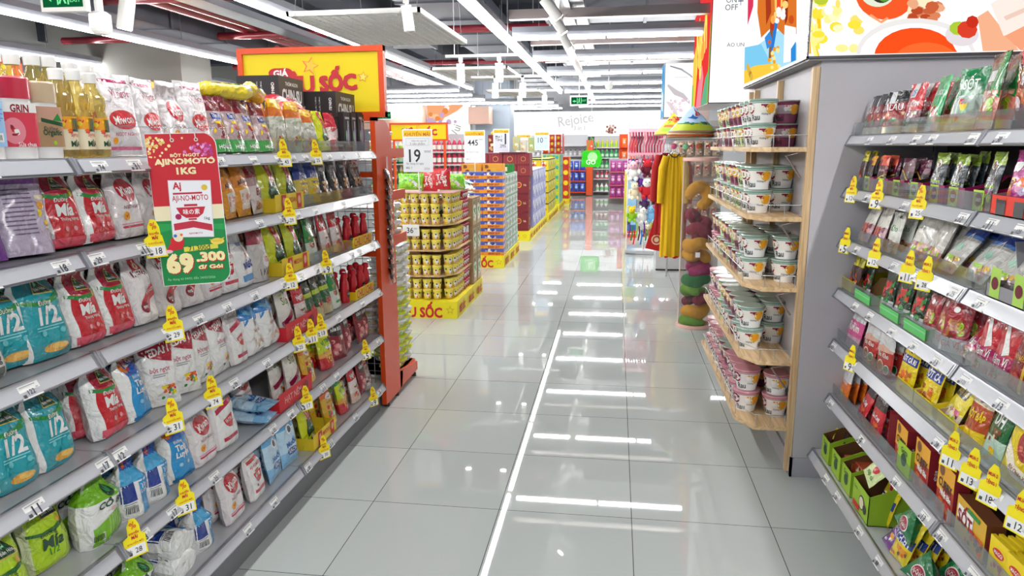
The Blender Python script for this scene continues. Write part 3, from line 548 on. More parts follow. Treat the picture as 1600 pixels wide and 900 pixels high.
def tray(w, t, h, hb, col, inner, items=(), name='display_tray', cut=.45):
    """open display box: low front, high back, sloped sides (origin bottom centre, front -y)"""
    b = MB(); e = .003; s = H('8a6440') if inner is None else inner
    b.box(-w/2, w/2, -t/2, t/2, 0, e, s, 'paper')
    b.box(-w/2, w/2, -t/2, -t/2+e, 0, h, col, 'paper'); b.box(-w/2, w/2, t/2-e, t/2, 0, hb, s, 'paper')
    for sg in (-1, 1):
        x = sg*w/2; poly = [(-t/2, 0), (t/2, 0), (t/2, hb), (t/2-t*cut, hb*.97), (-t*.1, h*1.25), (-t/2, h)]
        b.prism(poly, x-e/2 if sg > 0 else x, x if sg > 0 else x+e/2, 'x', col, 'paper')
        b.prism(poly, x-e if sg > 0 else x+e/2, x-e/2 if sg > 0 else x+e, 'x', s, 'paper')
    b.prints(items, plane_map((0, -t/2, 0), (1,0,0), (0,0,1), w, h), w, h, 'paper')
    return b.mesh(name)
# ------------------------------------------------------------------ the setting
struct('floor', MB().add([(-14,-6,0),(9,-6,0),(9,30,0),(-14,30,0)], [(0,1,2,3)], 'lgrey', 'floor'))
CZ = 4.1
mb = MB().box(-14, 9, -6, 30, CZ, CZ+.2, H('5c606c'), 'slab'); struct('ceiling', mb)
for i, y in enumerate([4.6, 8.9, 13.2, 17.5, 21.8]):
    struct('trim_%d' % (i+1), MB().box(-14, 9, y, y+.45, 3.72, CZ, H('565a66'), 'slab'))
for i, x in enumerate([-9.2, -4.4, 2.2]):
    struct('trim_%d' % (i+6), MB().box(x, x+.5, -6, 30, 3.66, CZ-.005, H('525662'), 'slab'))
struct('wall_far', MB().box(-14, 9, 26.2, 26.35, 0, CZ, H('dcdee2'), 'wall'))
struct('wall_left', MB().box(-11.5, -11.3, -6, 30, 0, CZ, H('b6b6b4'), 'wall'))
struct('wall_right', MB().box(6.5, 6.7, -6, 30, 0, CZ, H('c2bec2'), 'wall'))
# grey partition that ends the right-hand alcove; its aisle side carries the bowl rack
struct('wall_partition', MB().box(.905, 4.2, 3.5, 5.3, 0, 2.02, H('c2bfc4'), 'wall'))
b = MB().box(.893, 4.2, 3.488, 3.5, 0, .1, H('b4b2b8'), 'wall'); b.box(.893, .905, 3.488, 5.3, 0, .1, H('b4b2b8'), 'wall'); struct('baseboard_partition', b)
struct('wall_column', MB().box(-8.4, -6.3, 10.0, 10.8, 0, CZ, H('868480'), 'wall'))
struct('wall_aisle_column', MB().box(1.15, 1.75, 14.5, 15.2, 0, CZ, H('b49c94'), 'wall'))
struct('wall_blue_column', MB().box(-4.0, -3.0, 20.5, 21.3, 0, CZ, H('9aa6b6'), 'wall'))
struct('wall_white_column', MB().box(-4.25, -4.05, 20, 20.3, 0, 3.0, H('dadcde'), 'wall'))
struct('trim_peach_left', MB().box(-7.5, -5.42, 20.0, 20.6, 2.14, 2.78, H('e4bba8'), 'wall'))
struct('trim_peach_mid', MB().box(-4.02, -3.45, 19.6, 20.2, 2.24, 2.7, H('dcb4a4'), 'wall'))

# --- LED strips, each strip a run of white trunking with tube lamps under it
def strip(label, x0, y0, x1, y1, z=LZ, seg=1.5, group=None):
    L = math.hypot(x1-x0, y1-y0); n = max(1, round(L/seg)); dx, dy = (x1-x0)/L, (y1-y0)/L
    o = obj('strip_light', None, None, (x0, y0, z), (0, 0, math.atan2(dy, dx)), label, 'ceiling light', group)
    b = MB().prism([(-.05, .05), (-.018, 0), (.018, 0), (.05, .05), (.05, .11), (-.05, .11)], 0, L, 'x', H('8e919b'), 'gloss'); obj('trunking', b, o)
    tm = None
    for k in range(n):
        l = L/n-.03
        if tm is None: tm = MB().prism([(-.022, -.028), (.022, -.028), (.028, .0), (-.028, .0)], 0, l, 'x', 'white', 'tube').mesh('tube_lamp')
        obj('tube_lamp', tm, o, (k*L/n+.015, 0, 0))
    r = MB()
    for k in range(n//2+1): r.tube([(min(L-.05, k*L/n*2+.3), 0, .1), (min(L-.05, k*L/n*2+.3), 0, CZ-z)], .004, 5, H('8a8c92'))
    obj('hanging_rod', r, o)
    return o
strip('long white tube strip running over the aisle beside the egg-crate grids', -1.3, -4, -1.3, 17.0)
strip('long white tube strip passing behind the large yellow header sign', -3.09, -2, -3.09, 15.5)
strip('long tube strip beneath the exit sign, left of the yellow header sign', -5.42, -1, -5.42, 11.5)
strip('long tube strip nearest the grey column on the far left', -7.6, 0, -7.6, 16)
for i, y in enumerate(CROSS_Y):
    if i < 1: continue
    strip('white cross tube strip right of the long strip, %s from the front' % ORD[i], -1.2, y, .92 if i == 1 else 3.6, y, LZ, 1.06 if i == 1 else 1.6, 'cross strips right of the aisle strip')
for i, y in enumerate([15.2, 16.6, 18.2, 19.8, 21.4, 23.0]):
    strip('short tube strip over the drink shelves, %s from the front' % ORD[i+1], -6.4, y, -1.7 if i > 2 else -3.3, y, LZ-.05, 1.6, 'cross strips over the drink shelves')
# --- ducts, pipes, trays
def duct(label, x0, x1, y0, y1, z0, z1, c='80848e', cat='duct'):
    b = MB().box(x0, x1, y0, y1, z0, z1, H(c), 'duct'); lx = x1-x0 > y1-y0; n = int(max(x1-x0, y1-y0)/1.2)
    for k in range(n+1):
        if lx: a = x0+(x1-x0)*k/max(n, 1); b.box(a-.02, a+.02, y0-.02, y1+.02, z0-.02, z1+.02, H('6e727c'), 'duct')
        else: a = y0+(y1-y0)*k/max(n, 1); b.box(x0-.02, x1+.02, a-.02, a+.02, z0-.02, z1+.02, H('6e727c'), 'duct')
    return obj('air_duct', b, label=label, cat=cat)
duct('wide grey air duct running along the aisle above the long strip', -2.6, -1.75, 2.5, 22, 3.3, 3.62, '666b77')
duct('grey air duct across the ceiling over the spotlights', -.9, 4, 9.2, 9.8, 3.2, 3.55)
duct('second grey air duct crossing far beyond the spotlights', -1, 4, 13.8, 14.3, 3.15, 3.45)
duct('long grey air duct on the left beyond the yellow header sign', -5.4, -3.1, 11.9, 12.5, 3.3, 3.62, '666b77')
duct('grey air duct alongside the red pipes on the left', -6.05, -5.5, 1, 20, 3.1, 3.5, '646975')
def pipe(label, pts, r=.045, c='8c2a36', name='sprinkler_pipe', cat='pipe'):
    b = MB().tube(pts, r, 8, H(c), 'gloss')
    for p in pts[::1]: pass
    return obj(name, b, label=label, cat=cat)
pipe('dark red pipe crossing the ceiling behind the near egg-crate grid', [(-7.9, 9.7, 3.16), (-.9, 9.7, 3.16)], .05)
pipe('dark red pipe crossing behind the far egg-crate grid', [(-8, 14.6, 3.3), (4, 14.6, 3.3)], .05)
for i, (dx, r) in enumerate([(0, .07), (.2, .05), (.38, .05)]):
    pipe(['thick dark red pipe of the bundle left of the header sign', 'middle dark red pipe of the bundle left of the header sign', 'inner dark red pipe of the bundle left of the header sign'][i], [(-5.1+dx, -2, 3.25), (-5.1+dx, 20, 3.25)], r)
pipe('dark red pipe crossing over the yellow header sign', [(-7, 7.4, 3.2), (-1.7, 7.4, 3.2)], .05)
pipe('slanting dark red pipe right of the header sign', [(-4.75, 9.9, 3.0), (-4.2, 13.5, 3.12), (-4.2, 13.5, 4.03)], .05)
for i, (x, z, lab) in enumerate([(-4.0, 3.0, 'grey cable tray running between the two left strips'), (-8.8, 3.0, 'grey cable tray above the farthest left strip'), (-.5, 3.12, 'grey cable tray above the spotlight row'), (1.9, 3.1, 'grey cable tray over the lit signs')]):
    b = MB().box(x-.12, x+.12, -2, 22, z, z+.012, H('8e9098'), 'metal'); b.box(x-.125, x-.115, -2, 22, z, z+.07, H('a4a6ae'), 'metal'); b.box(x+.115, x+.125, -2, 22, z, z+.07, H('a4a6ae'), 'metal')
    obj('cable_tray', b, label=lab, cat='cable tray')
for i, (y, lab) in enumerate([(8.2, 'nearest grey metal channel across the ceiling above a cross strip'), (10.25, 'second grey metal channel across the ceiling'), (12.35, 'third grey metal channel across the ceiling')]):
    b = MB().box(-1.2, 4, y-.06, y+.06, 3.0, 3.1, H('b8aca8'), 'metal'); obj('steel_channel', b, label=lab, cat='channel')
# egg-crate grids
def eggcrate(label, x0, x1, y0, y1, z):
    o = obj('ceiling_grid', None, None, ((x0+x1)/2, (y0+y1)/2, z), label=label, cat='ceiling grid'); w = x1-x0; d = y1-y0
    fr = MB()
    for a in (-w/2, w/2-.025): fr.box(a, a+.025, -d/2, d/2, 0, .04, 'white', 'matte')
    for a in (-d/2, d/2-.025): fr.box(-w/2, w/2, a, a+.025, 0, .04, 'white', 'matte')
    obj('frame', fr, o)
    g = MB(); n = int(w/.085); m = int(d/.085)
    for i in range(1, n): x = -w/2+w*i/n; g.box(x-.004, x+.004, -d/2, d/2, .003, .02, 'white', 'matte')
    for j in range(1, m): y = -d/2+d*j/m; g.box(-w/2, w/2, y-.004, y+.004, .003, .02, 'white', 'matte')
    obj('lattice', g, o)
    wi = MB()
    for sx in (-1, 1):
        for sy in (-1, 1): wi.tube([(sx*w*.46, sy*d*.46, .03), (sx*w*.46, sy*d*.3, CZ-z)], .003, 5, 'grey')
    obj('hanging_wire', wi, o)
eggcrate('white egg-crate ceiling grid hung near the header sign', -2.85, -1.66, 6.15, 8.1, 2.75)
eggcrate('white egg-crate ceiling grid farther along the aisle', -2.75, -1.6, 10.7, 12.6, 2.75)
eggcrate('farthest white egg-crate ceiling grid', -2.7, -1.6, 15, 16.6, 2.75)
# spotlights
def spot(label, x, y, z, tx=0., ty=0., lit=True, group=None, drop=None, r=.045, l=.2):
    o = obj('spotlight', None, None, (x, y, z), label=label, cat='spotlight', group=group)
    d = Vector((tx, ty, -1)).normalized(); b = MB(); p0 = Vector((0, 0, 0)); p1 = p0+d*l
    b.tube([p0, p1], r, 14, 'white', 'gloss'); obj('housing', b, o)
    e = MB().tube([p1, p1+d*.004], r*.8, 14, 'white', 'lamp' if lit else 'gloss'); obj('lens', e, o)
    s = MB().box(-.02, .02, -.02, .02, .02, .1, 'white', 'gloss'); s.tube([(0, 0, 0), (0, 0, .06)], .012, 8, 'white'); obj('bracket', s, o)
    if drop: obj('hanging_rod', MB().tube([(0, 0, .1), (0, 0, drop)], .008, 6, 'lgrey'), o)
    return o
for i, (y, tx) in enumerate([(6.2, .8), (6.95, .7), (7.9, .6), (8.9, .55), (10.2, .5), (11.6, .5), (13.2, .5), (15, .4), (17, .4)]):
    spot('white tilted spotlight of the row over the aisle, %s from the front' % ORD[i+1], -.62, y, 2.83, tx, .15, i in (1,), 'tilted spotlights over the aisle', .25)
b = MB().box(-.64, -.6, 5, 18, 2.93, 2.96, 'lgrey', 'metal'); b.box(-.72, -.52, 5, 18, 3.08, 3.1, 'lgrey', 'metal')
for k in range(26): b.tube([(-.62, 5+k*.5, 2.95), (-.72 if k % 2 else -.52, 5.25+k*.5, 3.09)], .006, 5, 'lgrey')
obj('light_track', b, label='lattice light track carrying the tilted spotlights', cat='light track')
def track(label, x0, x1, y, z, xs, lab2):
    b = MB().box(x0, x1, y-.02, y+.02, z, z+.03, 'white', 'gloss')
    for x in (x0+.1, x1-.1): b.tube([(x, y, z), (x, y, CZ)], .006, 5, 'lgrey')
    obj('light_track', b, label=label, cat='light track')
    for i, x in enumerate(xs): spot('%s spotlight on the %s' % (['left', 'right', 'third'][i], lab2), x, y, z-.07, 0, .05 if i else 0, True)
track('short white light track behind the near grid', -1.93, -1.12, 8.2, 2.62, [-1.76, -1.32], 'short track behind the near grid')
track('white light track before the far grid', -2.1, -1.1, 10.5, 2.6, [-1.75, -1.35], 'track before the far grid')
track('white light track beyond the far grid', -2.2, -1.0, 13.2, 2.6, [-1.75, -1.3], 'track beyond the far grid')
spot('white spotlight hanging in front of the near egg-crate grid', -1.75, 6.05, 2.78, .12, 0, False, None, 1.2)
spot('bright white spotlight between exit sign and header sign', -3.9, 5.55, 2.82, -.25, 0, True, None, 1.2, .06, .24)
o = spot('round glowing spotlight at the top above the header sign', -2.45, 5.9, 3.02, 0, 0, True, None, 1.0, .07, .12)
# cameras
for i, (x, y, z, lab) in enumerate([(-.15, 12.5, 2.62, 'white dome camera hanging over the aisle')]):
    b = MB().lathe([(.001, -.07), (.05, -.05), (.07, 0), (.08, .02), (.08, .06), (.01, .07)], 16, (0, 0, 0), 'white'); b.tube([(0, 0, .06), (0, 0, CZ-z)], .01, 6, 'grey')
    obj('dome_camera', b, None, (x, y, z), label=lab, cat='camera')
# exit signs
def exit_sign(label, x, y, z, w, h, rz=0, full=True):
    o = obj('exit_sign', None, None, (x, y, z), (0, 0, rz), label, 'exit sign')
    b = MB().box(-w/2, w/2, -.02, .03, -.03, h, 'white', 'gloss'); obj('housing', b, o)
    g = MB(); mp = plane_map((0, -.021, .0), (1,0,0), (0,0,1), w-.04, h-.03)
    it = [('r', -.5, 0, .5, 1, H('0f5a34'))]
    G = H('7df0a0')
    it += [('p', [(-.42, .42), (-.28, .62), (-.28, .5), (-.18, .5), (-.18, .34), (-.28, .34), (-.28, .22)], G), ('r', -.14, .1, -.1, .9, G), ('r', .12, .1, .16, .9, G), ('o', .02, .82, .035, G),
           ('p', [(-.05, .7), (.06, .72), (.04, .42), (.1, .14), (.05, .14), (0, .38), (-.06, .12), (-.1, .16), (-.03, .46)], G)]
    it += [('t', .32, .72, .3, 'LỐI THOÁT', G, .9, 0, 0), ('t', .32, .28, .27, 'EXIT', G, 1.0, 0, .03)] if full else [('t', .3, .5, .3, 'EXIT', G, 1.2)]
    g.prints(it, mp, w-.04, h-.03, 'glow'); obj('sign_face', g, o)
    obj('hanging_rod', MB().tube([(0, 0, h), (0, 0, CZ-z)], .008, 6, 'white'), o)
    return o
exit_sign('large green EXIT sign hanging at the top left corner', -4.02, 5, 2.655, .35, .2, .05)
e = MB().lathe([(.05, -.02), (.07, .0), (.075, .03), (.075, .12), (.05, .14)], 20, (0,0,0), 'white').tube([(0, 0, .14), (0, 0, CZ-2.5)], .03, 8, 'white')
obj('emergency_lamp', e, None, (-3.84, 5.12, 2.5), label='white round emergency lamp beside the large exit sign', cat='emergency lamp')  # round white hanging lamp next to the exit sign, modelled unlit
exit_sign('small green exit sign over the end of the aisle', -.72, 14, 2.41, .34, .16, 0, False)
exit_sign('small green exit sign on the peach board', -6.5, 19.95, 2.42, .42, .22, 0, False)

# ------------------------------------------------------------------ gondola racks
LZS = [1.57, 1.32, 1.04, .745, .452, .137]
RZS = [1.63, 1.395, 1.165, .925, .675, .40, .112]
def ticket_mesh(num, col='white'):
    b = MB(); mp = plane_map((0, 0, 0), (1,0,0), (0,0,1), .062, .036)
    b.box(-.031, .031, 0, .0012, 0, .036, 'white', 'paper')
    it = [('t', 0, .4, .34, num, H('2a2c3a'), 1.2, 0, .01), ('t', .33, .6, .12, '000', 'dgrey'), ('r', -.45, .84, .3, .9, 'grey'), ('r', -.45, .08, -.3, .32, 'dgrey')]
    if col != 'white': it.insert(0, ('r', -.5, .8, .5, 1.12, col))
    b.prints(it, mp, .062, .036, 'paper'); return b.mesh('price_ticket')
TICK = {n: ticket_mesh(n) for n in ['43', '18', '31', '74', '122', '146', '88', '17', '29', '25', '12', '11', '5', '30', '13', '125', '28', '9']}
def rack(side, y0, y1, xf, zs, label, depth=.46, top=None, base_ext=0, tickets=(), guards=(), xbase=None, seed=0):
    s = -1 if side == 'L' else 1
    X = lambda p: s*p
    o = obj('gondola_rack', None, None, (xf, (y0+y1)/2, 0), label=label, cat='shelf rack'); hl = (y1-y0)/2
    top = top or zs[0]+.06
    b = MB(); b.box(*sorted((X(depth), X(depth+.03))), -hl, hl, .0, top, H('3c3c40'), 'matte')
    for k in range(int(hl*2/.05)):
        for z in np.arange(.2, top-.05, .07): pass
    obj('back_panel', b, o)
    for y in (-hl, hl-.03):
        u = MB().box(*sorted((X(depth-.05), X(depth))), y, y+.03, 0, top, H('a8aab0'), 'gloss')
        for z in np.arange(.1, top-.03, .05): u.box(*sorted((X(depth-.0505), X(depth-.051))), y+.011, y+.019, z, z+.025, 'char', 'matte')
        obj('upright', u, o)
    kp = MB().box(*sorted((X(.045), X(.07))), -hl, hl, 0, zs[-1], H('77787c'), 'matte'); obj('kick_plate', kp, o)
    rg = random.Random(seed)
    for i, z in enumerate(zs):
        p0 = .0 if xbase is None or i < len(zs)-1 else -xbase
        sh = MB(); sh.box(*sorted((X(p0+.025), X(depth))), -hl+.003, hl-.003, z+.028, z+.044, H('c6c8cc'), 'gloss')
        for y in (-hl+.006, hl-.01): sh.prism([(X(.08), z+.028), (X(depth), z+.028), (X(depth), z-.06)], y, y+.004, 'y', H('b8babe'), 'gloss')
        so = obj('shelf', sh, o)
        rl = MB(); poly = [(X(p0), z), (X(p0-.004), z+.004), (X(p0+.018), z+.044), (X(p0+.026), z+.044), (X(p0+.012), z)]
        rl.prism(poly, -hl+.002, hl-.002, 'y', H('a9abb2'), 'metal')
        rl.prism([(X(p0-.0046), z+.008), (X(p0+.0148), z+.0405), (X(p0+.016), z+.0395), (X(p0-.003), z+.007)], -hl+.02, hl-.02, 'y', H('b9bbc2'), 'gloss')
        for y in (-hl+.001, hl-.007): rl.prism([(X(p0-.001), z-.002), (X(p0-.008), z+.003), (X(p0+.015), z+.047), (X(p0+.03), z+.047)], y, y+.006, 'y', H('94969e'), 'gloss')
        obj('price_rail', rl, so)
        # tickets
        ys = [-hl+.07+q*(2*hl-.14)/5 for q in range(6)]
        for y in ys:
            if rg.random() < .22: continue
            num = rg.choice(list(TICK)); a = math.atan2(.022, .04)
            t = obj('price_ticket', TICK[num], so, (X(p0-.006), y+rg.uniform(-.05, .05), z+.004), (-a*.98 if s < 0 else -a*.98, 0, math.pi/2 if s < 0 else -math.pi/2))
        if i in guards:
            g = MB().box(*sorted((X(p0+.03), X(p0+.033))), -hl+.01, hl-.01, z+.044, z+.1, 'white', 'acrylic'); obj('clear_guard', g, so)
    return o
for i, (a, b_, g) in enumerate([(.52, 1.72, ()), (1.72, 2.92, ()), (2.92, 4.12, (0, 1, 2))]):
    rack('L', a, b_, -1.405, LZS, ['grey metal shelf rack of sugar bags at the left edge', 'grey metal shelf rack behind the hanging red sale board', 'grey metal shelf rack in front of the large yellow header sign'][i], seed=i+3, guards=g)
for i, (a, b_) in enumerate([(2.27, 3.497), (1.05, 2.27)]):
    rack('R', a, b_, 1.035, RZS, ['grey metal spice shelf rack against the grey partition', 'grey metal spice shelf rack at the right edge of the picture'][i], depth=.42, xbase=.057, seed=i+20, guards=(0, 1, 2, 3, 4, 5), top=1.72)
# ------------------------------------------------------------------ goods on the left racks
def yat(px, z, X, far=False):
    """distance along the aisle of the shelf point that the photograph shows at column px"""
    lo, hi = .4, 6.0
    def colx(Y):
        d = Vector((X, Y, z-CH)); return 800+CF*d.dot(_r2)/d.dot(_f)
    inc = colx(3) > colx(2)
    for _ in range(40):
        m = (lo+hi)/2
        if (colx(m) < px) == inc: lo = m
        else: hi = m
    return (lo+hi)/2
SH = ['top', 'second', 'third', 'fourth', 'fifth', 'sixth', 'bottom']
def stock(side, idx, items, n_shelf):
    zs = LZS if side == 'L' else RZS
    z0 = zs[idx]+.045; rg = random.Random(idx*31+(7 if side == 'L' else 99))
    xf = -1.455 if side == 'L' else 1.075
    if side == 'R' and idx == 6: xf = 1.02
    s = -1 if side == 'L' else 1
    where = '%s rack %s shelf' % ('left' if side == 'L' else 'right', 'lowest' if idx == n_shelf-1 else SH[idx])
    cnt = {}; seen = {}
    for it in items: cnt[it[1]] = cnt.get(it[1], 0)+1
    fr = sorted((yat(it[0], z0, xf), KD[it[1]].w*.96, i) for i, it in enumerate(items) if not (len(it) > 2 and (it[2].get('dx') or it[2].get('dz') or it[2].get('flat'))))
    ys = [f[0] for f in fr]; ws = [f[1] for f in fr]
    for _ in range(30):      # ease neighbours apart along the shelf
        for i in range(len(ys)-1):
            ov = (ws[i]+ws[i+1])/2*.9-(ys[i+1]-ys[i])
            if ov > 0: ys[i] -= ov*.25; ys[i+1] += ov*.25
    YF = {}; SX = {}
    lim = 4.08 if side == 'L' else 3.45
    for i, f in enumerate(fr):
        g = 9
        if i: g = min(g, 2*(ys[i]-ys[i-1])*ws[i]/(ws[i]+ws[i-1]))
        if i < len(fr)-1: g = min(g, 2*(ys[i+1]-ys[i])*ws[i]/(ws[i]+ws[i+1]))
        YF[f[2]] = min(ys[i], lim-ws[i]/2); SX[f[2]] = min(1.03, max(.74, g/ws[i]*.99))
    for ii, it in enumerate(items):
        px, key = it[0], it[1]; op = it[2] if len(it) > 2 else {}
        k = KD[key]; seen[key] = seen.get(key, 0)+1
        push = op.get('dx', 0)
        X = xf+s*(k.t/2+push); Y = YF.get(ii) or yat(px, z0, xf+s*push); sxx = SX.get(ii, 1)
        yaw = math.radians(op.get('yaw', rg.uniform(-7, 7))); lean = math.radians(op.get('lean', 9 if k.t < .1 and k.name.endswith(('bag', 'pouch', 'pack', 'packet', 'sachet')) else 0))
        rz = (math.pi/2 if side == 'L' else -math.pi/2)+yaw
        roll = math.radians(op.get('roll', 0)); sc = op.get('s', rg.uniform(.97, 1.02))
        if op.get('flat'): rot = (math.radians(-84), roll, rz); zz = z0+op.get('dz', 0)+k.t*.5*sc; X = X-s*k.h*.3
        else: rot = (-lean, roll, rz); zz = z0+op.get('dz', 0)+k.t/2*math.sin(lean)*sc+abs(math.sin(roll))*k.w/2
        d = k.desc
        if cnt[key] > 1: lab = '%s, %s from near end, %s' % (d, ORD[seen[key]], where)
        else: lab = '%s on the %s' % (d, where)
        if op.get('lab'): lab = op['lab']
        wds = lab.split()
        if len(wds) > 16: lab = lab.replace(' from the near end', ' from near').replace(' of its kind', '')
        grp = None if cnt[key] == 1 and not op.get('n') else '%s on the %s' % (k.desc.split(' lettered')[0], where)
        k.put((X, Y, zz), rot, lab, grp, (sc*sxx, sc, sc*op.get('sz', 1)))
        nb = op.get('n', 1 if not (op.get('flat') or push or op.get('dz')) else 0)
        for q in range(nb):
            dp = (q+1)*(k.t*1.12+.008)
            if dp+k.t+abs(s) * 0 > (.36 if side == 'L' else .3): break
            k.put((X+s*dp, Y+rg.uniform(-.006, .006), zz), (-lean, rg.uniform(-.03, .03), rz+rg.uniform(-.08, .08)), '%s behind the front row, %s' % (k.desc, where), grp or '%s behind the front row on the %s' % (k.desc, where), (sc*sxx, sc, sc))
# yellow promotional tags clipped into the rails
def promo_mesh(kind):
    w, h = .066, .118
    out = [(-.5, 0), (.5, 0), (.5, .52), (.32, .58), (.3, .8), (.16, .98), (-.08, 1), (-.24, .82), (-.26, .58), (-.5, .5)]
    b = MB(); b.prism([(p[0]*w, p[1]*h) for p in out], 0, .0015, 'y', H('fae81a'), 'tag')
    mp = plane_map((0, 0, 0), (1,0,0), (0,0,1), w, h)
    it = [('r', -.42, .04, .42, .3, 'white'), ('t', .1, .17, .3, kind[1], 'char', 1.2, 0, .01), ('r', -.34, .07, -.2, .15, 'dgrey')]
    if kind[0] == 'k': it += [('t', 0, .64, .44, 'KHUYẾN', 'red', 1.4, 0, .04), ('t', 0, .53, .28, 'MÃI', 'red', 1.4, 0, .04), ('t', 0, .83, .28, '%', 'dorange', 1.1, 15), ('t', 0, .39, .7, 'KHUYẾN MÃI', 'dorange', 1)]
    else: it += [('t', .03, .76, .44, 'MUA 2', 'red', 1.7, 0, .05), ('t', .03, .57, .5, 'TẶNG 1', 'red', 1.7, 0, .05)]
    b.prints(it, mp, w, h, 'paper'); return b.mesh('promotion_tag')
PROMO = {}
def promos(side, idx, pxs, kind='k'):
    zs = LZS if side == 'L' else RZS; s = -1 if side == 'L' else 1; xr = -1.405 if side == 'L' else 1.035
    if side == 'R' and idx == 6: xr = .978
    where = '%s rack %s shelf' % ('left' if side == 'L' else 'right', 'lowest' if idx == len(zs)-1 else SH[idx])
    for i, e in enumerate(pxs):
        px, num = e[0], e[1]; kd = e[2] if len(e) > 2 else kind; key = (kd, num)
        if key not in PROMO: PROMO[key] = promo_mesh(key)
        Y = yat(px, zs[idx]+.02, xr)
        word = 'yellow promotion tag numbered %s' % num if kd == 'k' else 'yellow buy two get one tag numbered %s' % num
        lab = '%s on the rail, %s%s' % (word, where, '' if sum(1 for q in pxs if q[1] == num) == 1 else ', '+ORD[i+1]+' along')
        obj('promotion_tag', PROMO[key], None, (xr-s*.011, Y, zs[idx]-.012), (math.radians(-8), 0, (math.pi/2 if side == 'L' else -math.pi/2)+math.radians(-28 if side == 'L' else 22)), lab, 'promotion tag', 'yellow promotion tags on the rails')
def pouch(key, name, cat, desc, w, h, t, style, zones, items=(), **kw): K(key, name, cat, desc, w, h, t, style, zones, items, **kw)

stock('L', 0, [(-4, 'bluecan', dict(yaw=-12)), (44, 'pinkcan', dict(n=0, yaw=-12)), (92, 'brownjar', dict(n=0, yaw=-12)),
  (130, 'syrup', dict(n=0, yaw=0)), (156, 'syrup', dict(n=0, yaw=0)), (180, 'syrup', dict(n=0, yaw=0)), (30, 'oil', dict(dx=.14)), (58, 'oil', dict(dx=.15)), (88, 'oil', dict(dx=.15)), (112, 'oil', dict(dx=.13)), (143, 'oil', dict(dx=.12)), (165, 'oil', dict(dx=.13)),
  (212, 'clearmsg', dict(n=1, yaw=-14)), (252, 'clearmsg', dict(n=2)), (290, 'miwon'), (180, 'soyb', dict(dx=.28)), (200, 'soyb', dict(dx=.3)),
  (322, 'clearmsg'), (352, 'dates'), (378, 'dates'), (402, 'dates'), (425, 'dates'), (448, 'soup', dict(lean=4)), (474, 'soup', dict(lean=4)), (497, 'soup', dict(s=.86)), (516, 'chef', dict(s=.9)), (531, 'pinksnack'), (545, 'blackbox', dict(n=1)), (555, 'blackbox', dict(n=1)), (565, 'blackbox', dict(n=1)), (573, 'blackbox', dict(n=1))], 6)
stock('L', 1, [(12, 'purple', dict(yaw=-8)), (52, 'purpleside', dict(yaw=-20)), (70, 'teal', dict(dx=.17, n=0, s=1.0)), (112, 'mia', dict(yaw=-8, n=1)), (178, 'mia', dict(yaw=2)), (222, 'miwon', dict(n=2)), (255, 'miwon'), (285, 'ajino'), (320, 'ajino'), (348, 'cracker', dict(s=.9)), (372, 'cracker', dict(s=.95)), (392, 'cracker'), (413, 'whitered'), (436, 'chef', dict(s=.98)), (462, 'chef', dict(s=.98)), (483, 'tempura'), (500, 'tempura'), (516, 'black'), (532, 'black'), (548, 'black'), (563, 'black'), (575, 'black')], 6)
stock('L', 2, [(-12, 'brown', dict(yaw=-6)), (38, 'teal', dict(yaw=-6, dx=.03)), (96, 'teal', dict(yaw=-4, s=1.03)), (160, 'mia', dict(n=1)), (204, 'mia', dict(n=2, s=1.0)), (248, 'meizan'), (285, 'meizan'), (316, 'meizan'), (343, 'miwon'), (364, 'ajino', dict(s=.95)), (387, 'viet'), (415, 'clearbean', dict(lean=2)), (446, 'chef'), (472, 'chef', dict(s=.95)), (497, 'knorr'), (518, 'redpouch'), (535, 'redpouch', dict(s=1.04)), (550, 'ketchup'), (563, 'ketchup'), (575, 'ketchup')], 6)
stock('L', 3, [(-12, 'brown', dict(yaw=-6, s=.9)), (40, 'teal', dict(yaw=-6)), (103, 'teal', dict(yaw=2, s=.98)), (160, 'mia', dict(n=1, yaw=-25, dx=.06)), (198, 'mia', dict(n=1, s=1.04)), (240, 'luyen', dict(yaw=8)), (272, 'vedan', dict(yaw=-35)), (296, 'vedan', dict(yaw=-30)), (322, 'vedan', dict(yaw=-6)), (355, 'vedan', dict(s=.97)), (385, 'ajired', dict(s=.97)), (407, 'ajingon'), (432, 'ajingon', dict(s=1.04)), (460, 'soupwhite'), (482, 'redpouch', dict(s=.9)), (495, 'greenblack'), (507, 'greenblack'), (519, 'greenblack'), (532, 'knorr', dict(s=1.03)), (546, 'ketchup'), (559, 'ketchup'), (570, 'ketchup'), (580, 'ketchup')], 6)
stock('L', 4, [(-30, 'limemia'), (32, 'limemia', dict(yaw=-5, s=.92)), (96, 'limemia', dict(yaw=-3, s=.95, dx=.05)), (150, 'coba', dict(dx=.13, n=0)), (178, 'coba', dict(yaw=2, n=2)), (226, 'luyenside', dict(yaw=-10)), (258, 'luyenside', dict(yaw=-5)), (296, 'luyen'), (332, 'miwon'), (366, 'ajired'), (392, 'miwon', dict(dx=.1, n=0)), (412, 'salt', dict(flat=1)), (414, 'salt', dict(flat=1, dz=.045)), (446, 'soupwhite', dict(dx=.05)), (470, 'soupwhite', dict(s=1.05)), (492, 'chicken'), (520, 'yellowgreen'), (536, 'salam', dict(yaw=-20)), (552, 'salam'), (572, 'salam'), (590, 'salam')], 6)
